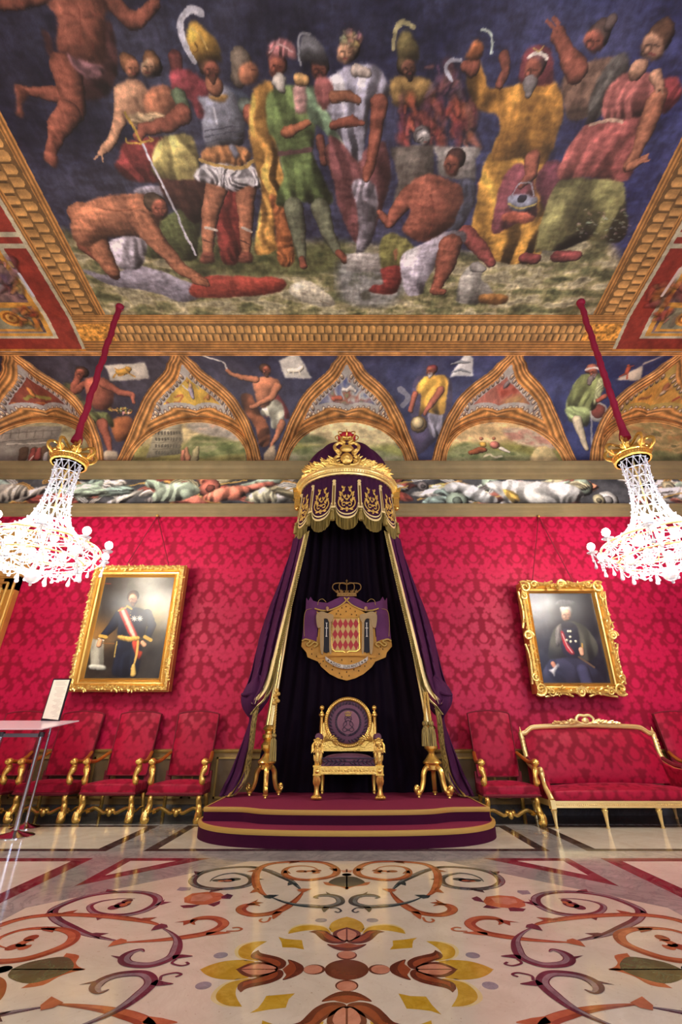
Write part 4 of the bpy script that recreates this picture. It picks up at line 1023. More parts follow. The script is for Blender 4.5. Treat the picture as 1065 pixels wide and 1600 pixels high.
def ribbon(k, pts, wd, lvl, off=0.0):
    n = len(pts); L = []; R = []
    for i, p in enumerate(pts):
        a = pts[max(i-1, 0)]; b = pts[min(i+1, n-1)]; dx, dy = b[0]-a[0], b[1]-a[1]; q = math.hypot(dx, dy) or 1
        w = wd(i/(n-1)) if callable(wd) else wd; nx, ny = -dy/q, dx/q
        L.append((p[0]+nx*(w/2+off*w), p[1]+ny*(w/2+off*w))); R.append((p[0]-nx*(w/2-off*w), p[1]-ny*(w/2-off*w)))
    m = FB.setdefault(k, MB()); z = .0003*lvl
    vs = [(a[0], a[1], z) for a in L]+[(a[0], a[1], z) for a in R]
    m.add(vs, [(i, n+i, n+i+1, i+1) for i in range(n-1)])
def rect(k, x0, y0, x1, y1, lvl): lay(k, [(x0, y0), (x1, y0), (x1, y1), (x0, y1)], lvl)
CY = 2.9
for s in (-1, 1):
    X = lambda a, b: (min(s*a, s*b), max(s*a, s*b))
    a, b = X(2.33, 7.9); rect('black', a, 5.37, b, 6.77, 1); a, b = X(2.45, 7.78); rect('cream', a, 5.47, b, 6.66, 2)
    # far panels beside the medallion
    a, b = X(2.31, 7.9); rect('wine', a, -1.0, b, 5.09, 1); a, b = X(2.45, 7.7); rect('pink', a, -.8, b, 4.97, 2)
    for t in (1, -1):
        lay('wine', [(s*2.02, CY+t*2.19), (s*1.24, CY+t*2.19), (s*2.02, CY+t*1.33)][::1], 1)
        lay('pink', [(s*1.93, CY+t*2.09), (s*1.52, CY+t*2.09), (s*1.93, CY+t*1.62)], 2)
rect('black', -1.97, 5.37, 1.97, 6.77, 1); rect('cream', -1.86, 5.47, 1.86, 6.66, 2)
rect('dgrey', -7.9, 6.86, 7.9, 7.62, 1)
q = 2.08; h = .8616
lay('cream', [(-h, CY+q), (h, CY+q), (q, CY+h), (q, CY-h), (h, CY-q), (-h, CY-q), (-q, CY-h), (-q, CY+h)], 2)
def K2(x, y):
    p = PZ(270+x/3.672, 1320+y/3.672, 0); return (p[0], p[1]-CY)
def circ(cx, cy, r, n=24, sx=1): return [(cx+r*sx*math.cos(2*PI*i/n), cy+r*math.sin(2*PI*i/n)) for i in range(n)]
def SYM(pts, k, mir):
    out = []
    for (x, y) in pts:
        if mir: x = -x
        for _ in range(k): x, y = -y, x
        out.append((x, y+CY))
    return out
def pts2(s):
    v = [float(t) for t in s.split()]; return [K2(v[i], v[i+1]) for i in range(0, len(v), 2)]
# --- rosette: one flower (pointing along -x), turned four times
def half(s, closed_axis=True):
    """upper half of a shape, mirrored about the flower's axis"""
    v = [float(t) for t in s.split()]; P = [K2(v[i], v[i+1]) for i in range(0, len(v), 2)]
    P = [(x, max(y, 0)+.0) for x, y in crv(P, 4)]
    return P
cup = half('622 722 645 705 665 685 660 660 705 672 745 695 752 722')
fl_parts = [
    ('yellow', half('150 719 210 692 280 672 340 664 410 662 470 672 430 690 356 720'), True),
    ('yellow', half('542 554 470 558 405 578 376 606 382 640 420 658 490 668 466 652 450 630 470 600 505 575'), False),
    ('pale', half('542 552 460 555 385 575 355 605 362 640 400 662 430 668 384 642 376 606 405 578 470 556'), False),
    ('brown', half('490 605 505 622 560 635 610 648 645 668 648 692 625 712 585 716 575 704 545 690 500 668 458 655 446 638 460 620'), False),
    ('rust', half('478 625 500 642 560 652 605 668 618 685 608 700 585 694 550 676 500 658 466 648'), False),
    ('brown', half('356 720 420 688 480 674 550 680 596 700 602 720'), True),
    ('salmon', half('392 714 450 692 500 686 560 694 592 708 580 714'), False),
    ('brown', cup, True),
    ('rust', half('622 722 648 700 668 682 664 664 690 680 704 700 706 722'), True)]
LV = {'yellow': 3, 'pale': 3, 'brown': 4, 'rust': 5, 'salmon': 5}
for k in range(4):
    for nm, P, ax in fl_parts:
        for mir in (0, 1):
            Q = [(x, -y if mir else y) for x, y in P]
            lay(nm, SYM(Q, k, 0), LV[nm]+(1 if nm == 'brown' and ax else 0)*0)
    a = math.pi/4+k*PI/2
    D = pts2('605 529 640 540 690 545 740 548 745 575 752 602 700 592 628 590 622 560'); lay('yellow', SYM(D, k, 0), 3)
    c = (-.155, 0); lay('brown', SYM(circ(c[0], 0, .052), k, 0), 3); lay('salmon', SYM(circ(c[0]-.006, 0, .045), k, 0), 4)
    for mir in (0, 1): lay('disc', SYM(circ(-.64, .155 if not mir else -.155, .036, 18), k, 0), 3)
lay('brown', [(x, y+CY) for x, y in circ(0, 0, .105, 36)], 4)
# --- scrolls: one eighth, reflected and turned
def path(s, n=7):
    v = [float(t) for t in s.split()]; P = [(v[i], v[i+1]) for i in range(0, len(v), 2)]
    return [K2(x, y) for x, y in crv(P, n)]
def tap(w, a=.25, b=.25): return lambda t: w*min(1, .12+t/a if a else 1, .12+(1-t)/b if b else 1)
orange1 = path('500 352 470 344 425 346 396 360 390 376 410 392 460 404 530 400 600 384 660 352 705 318 735 285 748 264')
orange1b = path('610 384 590 405 575 428'); orange1c = path('560 418 545 440 515 446 498 436 512 426')
orange2 = path('556 298 520 285 488 250 474 205 480 160 510 128 570 108 680 98 800 97 880 108 928 132 940 158 915 180 850 195 770 203 690 195 646 175 640 150 668 130 740 122 805 130 838 150')
black1 = path('836 310 815 302 850 292 905 292 948 304 962 328 940 344 880 356 800 354 700 344 620 324 556 298')
black1b = path('885 358 872 370 868 388'); black1c = path('900 366 940 364 964 380 948 390 928 384')
black2 = path('738 264 715 240 675 208 600 172 540 148 460 130 380 128 250 140 160 165 118 195 118 222 165 244 260 254 370 247 438 228 456 204 430 180 360 164 290 170 235 190 212 212')
LEAF = [(orange2, .10, 1), (orange2, .22, 1), (orange2, .36, -1), (orange2, .52, -1), (black2, .10, 1), (black2, .28, 1), (black2, .42, -1), (black2, .62, -1), (black2, .78, -1), (orange1, .2, 1), (black1, .35, -1), (orange2, .82, -1)]
cor = {0: ('bg', 'bgl'), 1: ('pu', 'pul')}
for k in range(4):
    for mir in (0, 1):
        # pairs beside the rear and front axes are black-green, beside the lateral axes purple
        dk, lt = cor[k % 2]
        S = lambda P: SYM(P, k, mir)
        o = (.5-1*(mir))*.5
        ribbon(dk, S(black2), tap(.064, .15, .3), 3); ribbon(lt, S(black2), tap(.026, .15, .3), 4, .45 if mir else -.45)
        ribbon('rust', S(orange2), tap(.064, .12, .3), 5); ribbon('orange', S(orange2), tap(.036, .12, .3), 6, .3 if mir else -.3)
        ribbon('rust', S(orange1), tap(.066, .25, .3), 5); ribbon('orange', S(orange1), tap(.036, .25, .3), 6, .3 if mir else -.3)
        ribbon('orange', S(orange1b), tap(.05, 0, .6), 6); ribbon('orange', S(orange1c), .016, 6)
        ribbon(dk, S(black1), tap(.060, .25, .3), 7); ribbon(lt, S(black1), tap(.026, .2, .3), 8, .45 if mir else -.45)
        ribbon(dk, S(black1b), tap(.045, 0, .6), 7); ribbon(dk, S(black1c), .014, 7)
        for P, t, sd in LEAF:
            i = int(t*(len(P)-1)); a = P[i]; b = P[min(i+2, len(P)-1)]; dx, dy = b[0]-a[0], b[1]-a[1]; L = math.hypot(dx, dy) or 1; dx, dy = dx/L, dy/L
            nx, ny = -dy*sd, dx*sd; z = [a, (a[0]+nx*.04-dx*.03, a[1]+ny*.04-dy*.03), (a[0]+nx*.075-dx*.10, a[1]+ny*.075-dy*.10), (a[0]+nx*.02-dx*.09, a[1]+ny*.02-dy*.09), (a[0]-dx*.14, a[1]-dy*.14)]
            c = dk if P in (black1, black2) else 'rust'; lay(c, S(z), 4 if P is black2 else 6)
        # collars where the stems cross
        for px_, c in (((748, 262), 'orange'), ((556, 298), dk)):
            x, y = K2(*px_); lay(c, S([(x-.05, y+.01), (x-.01, y+.035), (x+.06, y+.03), (x+.035, y-.01), (x+.01, y-.05), (x-.03, y-.03)]), 9)
        # blossoms in the spirals
        x, y = K2(785, 155)
        for dx, dy, r, c in ((0, 0, .04, 'orange'), (-.07, .01, .035, 'rust'), (.05, .03, .035, 'rust'), (.05, -.03, .03, 'orange'), (.0, -.03, .02, 'cream'), (.03, -.01, .016, 'disc')): lay(c, S(circ(x+dx, y+dy, r, 12, 1.3)), 5 if c != 'cream' else 6)
        x, y = K2(310, 205)
        for dx, dy, r, c in ((0, 0, .05, dk), (.05, .03, .04, dk), (-.07, 0, .035, dk), (.01, -.01, .024, 'orange'), (-.04, -.02, .02, 'orange')): lay(c, S(circ(x+dx, y+dy, r, 12, 1.3)), 5 if c != 'orange' else 6)
        # half of the axis blossom
        c1 = 'bg' if k % 2 == 0 else 'green'
        lay(c1, S([K2(*p) for p in crv([(1001, 180), (940, 188), (893, 216), (945, 236), (1001, 244)], 4)]), 4)
        lay('orange', S([K2(*p) for p in crv([(861, 214), (880, 232), (940, 238), (975, 247), (1001, 258), (1001, 240), (940, 232), (895, 216)], 3)]), 3)
        lay('salmon', S([K2(*p) for p in ((1001, 158), (975, 160), (962, 146), (985, 148), (1001, 138))]), 3); lay(c1, S(circ(0, K2(1001, 172)[1], .04, 14, 1)), 3)
    # diagonal blossom
    lay('orange', SYM(pts2('66 332 64 305 110 280 200 270 275 277 300 296 262 322 205 344 140 346'), k, 0), 3)
    lay('salmon', SYM(pts2('100 325 110 295 160 282 215 285 230 305 180 325'), k, 0), 4)
    c2 = 'pu'
    lay(c2, SYM(pts2('40 350 80 346 160 345 110 362 60 364'), k, 0), 4); lay(c2, SYM(pts2('276 300 312 281 346 290 328 312 280 310'), k, 0), 4); lay(c2, SYM(pts2('200 345 272 322 268 340 235 356'), k, 0), 4)
    lay('disc', SYM(pts2('20 262 40 244 104 246 98 262 50 266'), k, 0), 4)
for k, m in FB.items(): m.build('inlay', MF[k], floor, smooth=False, fix=False)
# ---------------------------------------------------------------- wainscot, rail, skirting
M_OAK = mat('olive_gilt_wainscot', (136, 108, 60), .45, bump=.15, bscale=30, var=.2, spec=.4)
M_OAKD = mat('dark_wainscot_panel', (96, 74, 44), .5, var=.25)
M_RAIL = mat('gilt_moulding_dull', (166, 136, 72), .4, metal=.4, var=.2)
mb = MB(); mb.box(-7.9, YW-.02, .12, 7.9, YW+.02, .80); md = MB(); mr_ = MB()
x = -7.8
k = 0
while x < 7.8:
    wd_ = 1.12 if k % 2 == 0 else .34
    md.box(x+.07, YW-.026, .22, x+wd_-.07, YW-.02, .70)
    for q in ((x+.05, .20, x+wd_-.05, .225), (x+.05, .695, x+wd_-.05, .72)): mr_.box(q[0], YW-.045, q[1], q[2], YW-.02, q[3])
    for q in (x+.05, x+wd_-.075): mr_.box(q, YW-.045, .20, q+.025, YW-.02, .72)
    x += wd_; k += 1
wains = mb.build('wainscot', M_OAK, wall, smooth=False); md.build('panel', M_OAKD, wains, smooth=False); mr_.build('panel_moulding', M_RAIL, wains, smooth=False)
tag(cornice('trim_3', [(0, .765), (.03, .77), (.035, .785), (.055, .79), (.06, .815), (.0, .825)], M_RAIL), kind='structure')
tag(cornice('baseboard_back', [(.0, .13), (.04, .125), (.05, .10), (.05, .0)], marble('skirting_marble', (50, 46, 40), (76, 70, 60), 3, .3, rough=.5)), kind='structure')
# ---------------------------------------------------------------- shared materials
M_GOLD = mat('burnished_gilt_wood', (240, 196, 100), .27, metal=.78, bump=.12, bscale=60, var=.12, vscale=8)
M_GOLDL = mat('pale_gilt_wood', (246, 218, 142), .32, metal=.62, bump=.12, bscale=50, var=.12, vscale=8)
M_GOLDC = mat('carved_gilt_wood', (240, 200, 108), .33, metal=.72, bump=.8, bscale=42, var=.2, vscale=14)
M_BRAID = mat('gold_braid', (206, 168, 84), .5, metal=.35, bump=.5, bscale=160)
M_BRAIDL = mat('pale_gold_braid', (236, 214, 150), .5, metal=.25, bump=.4, bscale=160)
def strand_mat(name, c1, c2):
    m = mat(name, c1, .55, metal=.2, sheen=.15); nt = m.node_tree; b = nt.nodes['Principled BSDF']
    tc = nt.nodes.new('ShaderNodeTexCoord'); mp = nt.nodes.new('ShaderNodeMapping'); mp.inputs['Scale'].default_value = (95, 95, 3)
    n = nt.nodes.new('ShaderNodeTexNoise'); n.inputs['Scale'].default_value = 1; n.inputs['Detail'].default_value = 2
    nt.links.new(tc.outputs['Object'], mp.inputs['Vector']); nt.links.new(mp.outputs[0], n.inputs['Vector'])
    r = nt.nodes.new('ShaderNodeMapRange'); r.inputs[1].default_value = .38; r.inputs[2].default_value = .62; nt.links.new(n.outputs[0], r.inputs[0])
    x = nt.nodes.new('ShaderNodeMix'); x.data_type = 'RGBA'; x.inputs[6].default_value = tuple(lin(c1))+(1,); x.inputs[7].default_value = tuple(lin(c2))+(1,)
    nt.links.new(r.outputs[0], x.inputs[0]); nt.links.new(x.outputs[2], b.inputs['Base Color'])
    bp = nt.nodes.new('ShaderNodeBump'); bp.inputs['Strength'].default_value = .8; bp.inputs['Distance'].default_value = .01; nt.links.new(n.outputs[0], bp.inputs['Height']); nt.links.new(bp.outputs[0], b.inputs['Normal'])
    return m
M_FRINGE = strand_mat('olive_gold_fringe_strands', (96, 80, 34), (178, 156, 84))
M_VELVET = mat('aubergine_velvet', (66, 25, 60), .75, spec=.15, sheen=.45, var=.12)
M_VELVETD = mat('black_purple_velvet', (19, 8, 21), .85, spec=.1, sheen=.12, var=.15)
M_WINE = mat('wine_velvet_band', (84, 18, 36), .7, spec=.15, sheen=.3)
M_CARPET = mat('aubergine_carpet', (124, 40, 66), .9, spec=.1, sheen=.25, bump=.2, bscale=300, var=.1, vscale=3)
M_CARPETD = mat('aubergine_velvet_riser', (62, 14, 42), .85, spec=.1, sheen=.3, var=.15)
# ---------------------------------------------------------------- dais
def step_outline(x1, yb, yf, corner, n=10, bow=0.0):
    """half-moon fronted step; returns points from back left round the front to back right"""
    L = [(-x1, yb), (-x1, yf+corner[1])]
    for (fx, fy) in corner[2]: L.append((-fx, fy))
    return L+[(-x, y) for x, y in L[::-1]]
lo_half = crv([(1.69, 6.30), (1.66, 6.08), (1.56, 5.86), (1.36, 5.66), (1.05, 5.52), (.55, 5.44), (0, 5.42)], 6)
lo = [(-1.69, 7.55)]+[(-x, y) for x, y in lo_half]+[(x, y) for x, y in lo_half[::-1]][1:]+[(1.69, 7.55)]
up_half = crv([(1.60, 6.02), (1.24, 6.00), (1.10, 5.95), (.92, 5.84), (.6, 5.78), (0, 5.75)], 6)
upo = [(-1.60, 7.55)]+[(-x, y) for x, y in up_half]+[(x, y) for x, y in up_half[::-1]][1:]+[(1.60, 7.55)]
dais = thing('throne_dais', 'low two-step platform with rounded front covered in aubergine carpet and gold braid', 'dais', (0, 6.5, 0))
def slab(name, out, z0, z1, parent, edge, ins=None):
    off = Vector((0, -6.5, 0)); n = len(out)
    top = MB(); top.add([(x, y-6.5, z1) for x, y in out], [tuple(range(n))])
    side = MB(); side.add([(x, y-6.5, z0) for x, y in out]+[(x, y-6.5, z1) for x, y in out], [(i, (i+1) % n, (i+1) % n+n, i+n) for i in range(n)])
    a = side.build(name, M_CARPETD, parent, smooth=True); b = top.build('carpet', M_CARPET, a, smooth=False)
    br = MB(); pts = [(x, y-6.5, z1-.012) for x, y in out]
    rows = [[(p[0], p[1]-.004 if abs(p[0]) < 1.4 else p[1], z1-.042) for p in pts], [(p[0]*1.004, p[1]-.010, z1-.02) for p in pts], [(p[0]*1.002, p[1]-.008, z1+.003) for p in pts], [(p[0]*.985, p[1]+.012, z1+.005) for p in pts]]
    br.sheet(rows); br.build('braid_edging', M_BRAID, a)
slab('lower_step', lo, 0, .15, dais, 1); slab('upper_step', upo, .15, .28, dais, 1)
# ---------------------------------------------------------------- canopy
CYY = 7.52; 
def cyl(th, z, rx, ry, off=0):
    """point on the half-round canopy; th in degrees, 0 = front, + = right"""
    a = math.radians(th); return Vector(((rx+off)*math.sin(a), CYY-(ry+off)*math.cos(a), z))
RX = lambda z: np.interp(z, [4.0, 5.07], [.93, .83]); RY = lambda z: np.interp(z, [4.0, 5.07], [.80, .76])
can = thing('throne_canopy', 'aubergine velvet half-round canopy with gilt cornice, fringe and long tied-back drapes', 'canopy', (0, 0, 0))
ring = MB(); TH = [t for t in range(-92, 93, 4)]
prof = [(.82, .75, 5.03), (.865, .80, 5.03), (.875, .81, 5.07), (.905, .845, 5.08), (.91, .855, 5.14), (.92, .865, 5.17), (.95, .90, 5.20), (.955, .905, 5.25), (.93, .88, 5.27), (.83, .77, 5.28)]
prof = [(a, b, 5.075+(z-5.03)*.55) for a, b, z in prof]
ring.sheet([[cyl(t, z, a, b) for t in TH] for a, b, z in prof])
rg = ring.build('cornice_ring', M_GOLDL, can, auto=30)
m = MB()
for t in range(-88, 89, 3):
    m.ball(cyl(t, 5.12, .91, .855, .004), .017, 6, 4); m.ball(cyl(t+1.5, 5.182, .955, .905, .0), .013, 6, 4)
tag(m.build('bead_moulding', M_GOLDL, rg), kind='stuff')
# dome of velvet gores with gilt ribs
dm = MB(); DZ = [(.80, .74, 5.19), (.83, .77, 5.36), (.79, .73, 5.58), (.71, .64, 5.78), (.56, .50, 5.98), (.36, .31, 6.12), (.14, .12, 6.19), (.02, .02, 6.20)]
dmr = crv([tuple(d) for d in DZ], 4)
def puff(t): return 1-.10*(1-abs(math.sin(math.radians((t+90)*180/36))))
dm.sheet([[cyl(t, z, a*puff(t), b*puff(t)) for t in np.arange(-90, 91, 3.0)] for a, b, z in dmr])
dome = dm.build('dome', M_VELVET, can)
for t in (-72, -36, 0, 36, 72):
    m = MB(); m.tube([cyl(t, z, a*.93, b*.93) for a, b, z in dmr], .022, 6, flat=.7); m.build('dome_rib', M_GOLD, dome)
# garland and cartouche on the cornice
m = MB(); rs = random.Random(4)
for s in (-1, 1):
    for k in range(80):
        t = s*(6+k*.55+rs.random()); z = 5.20+rs.uniform(-.02, .13)*(1 if k < 34 else .6)
        p = cyl(t, z, .91, .86, .02+rs.random()*.03); d = Vector((s*math.cos(math.radians(t)), abs(math.sin(math.radians(t)))*1, rs.uniform(-.5, 1.1)))
        m.leaf(p, d, cyl(t, 0, 1, 1)-Vector((0, CYY, 0)), rs.uniform(.10, .17), rs.uniform(.035, .055))
    m.build('leaf_garland', M_GOLDC, can); m = MB()
m = MB(); c0 = Vector((0, CYY-.93, 5.36))
m.ball(c0+Vector((0, -.02, 0)), .10, 12, 8, (1, .5, 1.1)); m.ball(c0+Vector((0, -.02, .20)), .085, 12, 8, (1.3, .5, .9)); m.ball(c0+Vector((0, -.06, .02)), .05, 10, 6, (1, .6, 1))
for s in (-1, 1):
    m.tube([c0+Vector((s*x, -.03, z)) for x, z in crv([(.05, -.14), (.15, -.12), (.19, -.02), (.13, .06), (.10, .12), (.17, .16), (.19, .25), (.12, .31), (.05, .28), (.06, .22)], 5)], .026, 8)
    m.tube([c0+Vector((s*x, -.05, z)) for x, z in crv([(.02, .30), (.08, .36), (.06, .42), (0, .40)], 5)], .022, 8)
    for k in range(5): m.leaf(c0+Vector((s*.10, -.05, .05*k-.08)), (s, -.1, .5*k-1.2), (0, -1, 0), .08, .04)
m.v = [(a*1.1, b-.02, 5.17+(c-5.25)*1.0) for a, b, c in m.v]; m.build('cartouche', M_GOLDC, can)
# crown with red cushion on top
cr = MB(); kz = Vector((0, CYY-.30, 6.12))
cr.lathe([(.10, -.10), (.115, -.09), (.115, -.03), (.105, -.02)], 20, Matrix.Translation(kz))
for k in range(8):
    a = 2*PI*k/8; ca, sa = math.cos(a), math.sin(a)
    cr.tube([kz+Vector((r*ca, r*sa, z)) for r, z in crv([(.11, -.03), (.20, .03), (.22, .10), (.13, .14), (.0, .10)], 4)], .011, 6)
    cr.ball(kz+Vector((.13*ca, .13*sa, .0)), .022, 6, 4)
cr.ball(kz+Vector((0, 0, .15)), .03, 8, 6); cr.box(-.007, -.007, .17, .007, .007, .25, Matrix.Translation(kz)); cr.box(-.03, -.007, .205, .03, .007, .22, Matrix.Translation(kz))
crown = cr.build('crown', M_GOLD, can)
m = MB()
for k in range(8):
    a = 2*PI*(k+.5)/8; m.ball(kz+Vector((.12*math.cos(a), .12*math.sin(a), .06)), .065, 8, 6, (1, 1, 1))
m.build('crown_cushion', mat('scarlet_cushion', (176, 20, 40), .6, sheen=.3), crown)
# brackets at the two ends of the ring
for s in (-1, 1):
    m = MB(); M = Matrix.Translation((s*.92, CYY-.04, 5.0))
    m.box(-.07, -.06, -.02, .07, .10, .14, M); m.box(-.09, -.08, .12, .09, .12, .17, M); m.box(-.05, -.05, -.20, .05, .08, -.02, M); m.ball((0, -.02, -.22), .05, 8, 6, M=M)
    m.build('end_bracket', M_GOLD, can)
# valance: scalloped velvet with gold embroidery, braid and fringe
PER = 29.0
def scal(t):
    """height of the scalloped lower edge"""
    u = ((t+PER/2) % PER)/PER*2-1; u = abs(u)
    return 4.40-.20*math.sqrt(max(0, 1-(u/.80)**2)) if u < .80 else 4.42
m = MB(); TT = np.arange(-92, 92.1, 1.0); rows = []
for j in range(9):
    row = []
    for t in TT:
        z1 = scal(t); z = 5.10+(z1-5.10)*j/8; row.append(cyl(t, z, RX(z), RY(z), .006*math.sin(t*.9)))
    rows.append(row)
M_VALV = mat('dark_aubergine_velvet', (56, 20, 52), .7, spec=.15, sheen=.35, var=.15)
m.sheet(rows); val = m.build('valance', M_VALV, can)
md = val.modifiers.new('thick', 'SOLIDIFY'); md.thickness = .012
def band(parent, name, matl, f0, f1, T, off):
    mm = MB(); mm.sheet([[cyl(t, f(t), RX(f(t)), RY(f(t)), off) for t in T] for f in (f0, lambda t: (f0(t)+f1(t))/2, f1)]); o = mm.build(name, matl, parent); q = o.modifiers.new('thick', 'SOLIDIFY'); q.thickness = .008; return o
Tf = np.arange(-91, 91.1, .5)
band(val, 'scallop_braid', M_BRAIDL, lambda t: scal(t)+.048, lambda t: scal(t)+.010, Tf, .026)
band(val, 'scallop_braid', M_BRAIDL, lambda t: scal(t)+.105, lambda t: scal(t)+.080, Tf, .026)
# fringe
mm = MB(); Tq = np.arange(-91, 91, .33); rows = []
for j in range(6):
    row = []
    for i, t in enumerate(Tq):
        z1 = scal(t)+.01; L = .20; z = z1-L*j/5; row.append(cyl(t, z, RX(z1), RY(z1), .020+(.006 if i % 2 else -.004)+.01*j/5*math.sin(t*1.7)))
    rows.append(row)
mm.sheet(rows); fr = mm.build('valance_fringe', M_FRINGE, can, smooth=False); q = fr.modifiers.new('thick', 'SOLIDIFY'); q.thickness = .01
def tassel(mm, p, L, r, n=10):
    p = Vector(p); mm.ball(p, r*.8, 8, 6); mm.lathe([(r*.35, -r*.4), (r*.9, -r*1.4), (r*1.05, -L*.5), (r*1.2, -L), (0, -L)], n*2, Matrix.Translation(p), flute=.16, nf=n)
for k in range(-3, 4):
    tb = (k-.5)*PER
    if k == -3: tb = -2.5*PER
    for tb in ([(k+.5)*PER] if k < 3 else []):
        mb_ = MB(); mb_.sheet([[cyl(t, z, RX(z), RY(z), o) for t, o in ((tb-2.1, .010), (tb-1.9, .022), (tb+1.9, .022), (tb+2.1, .010))] for z in np.linspace(4.92, 4.42, 6)])
        b_ = mb_.build('pilaster_braid', M_BRAIDL, val)
        m2 = MB()
        for (a, b) in ((-.9, .9),): m2.sheet([[cyl(t, z, RX(z), RY(z), .027) for t in (tb+a, tb+b)] for z in np.linspace(4.86, 4.46, 5)])
        m2.build('braid_centre', mat('bronze_braid', (130, 100, 44), .5, metal=.4) if 'bronze_braid' not in bpy.data.materials else bpy.data.materials['bronze_braid'], b_)
        m3 = MB(); p = cyl(tb, 4.95, RX(4.95), RY(4.95), .02)
        for q in range(6): m3.ball(p+Vector((.022*math.cos(q*PI/3), 0, .022*math.sin(q*PI/3))), .014, 6, 4)
        m3.ball(p, .014, 6, 4); m3.build('rosette', M_BRAIDL, b_)
        m4 = MB(); tassel(m4, cyl(tb, 4.37, RX(4.4), RY(4.4), .05), .19, .034); m4.build('tassel', M_FRINGE, val)
    t0 = k*PER
    # embroidered spray
    e = MB(); E2 = lambda u, z, o=.014: cyl(t0+u*62, 4.46+z, RX(4.46+z), RY(4.46+z), o)
    for s in (-1, 1):
        e.tube([E2(s*x, z) for x, z in crv([(.02, -.08), (.10, -.04), (.145, .04), (.13, .13), (.10, .16)], 5)], .012, 5)
        e.tube([E2(s*x, z) for x, z in crv([(.03, .0), (.07, -.01), (.08, .04), (.04, .055), (.02, .03)], 4)], .010, 5)
        e.tube([E2(s*x, z) for x, z in crv([(.0, .10), (.05, .16), (.085, .24), (.05, .32), (.03, .36)], 5)], .008, 5)
        for x, z, a, b in ((.10, .06, -.6, 1), (.08, .12, .9, .5), (.05, .14, -.5, 1), (.085, .22, .8, .8), (.08, .26, -.5, .8), (.05, .32, .6, .9), (.10, .17, .3, 1), (.06, .10, .9, .3), (.04, -.06, 1, -.3)):
            p = E2(s*x, z); d = E2(s*(x+a*.05), z+b*.05)-p; m_ = cyl(t0, 0, 1, 1)-Vector((0, CYY, 0)); e.leaf(p, d, m_, .075, .042, bend=.05)
    for z, r in ((-.06, .026), (-.10, .018), (.04, .022), (.12, .016)): e.ball(E2(0, z), r, 8, 5, (1, .6, 1.2))
    e.v = [(a, b-.012, c) for a, b, c in e.v]; e.build('embroidered_spray', M_BRAID, val)
# dark lining under the ring
m = MB(); m.sheet([[cyl(t, 5.02, a, b) for t in TH] for a, b in ((.85, .74), (.4, .35), (.02, .02))]); m.build('canopy_lining', M_VELVETD, can)
# back curtain
m = MB(); rows = []
for j in range(31):
    z = 5.05-(5.05-.285)*j/30; hw = np.interp(z, [.28, 1.2, 3.6, 5.05], [1.34, 1.18, .86, .80]); row = []
    for i in range(121):
        u = i/60-1; row.append((u*hw, 7.46-.035*math.sin(u*34+.5*math.sin(z*1.3+u*3))*(.5+.5*abs(u)**.5)-.02*math.sin(u*13+z*.4), z))
    rows.append(row)
m.sheet(rows); bc = m.build('back_curtain', M_VELVETD, can)
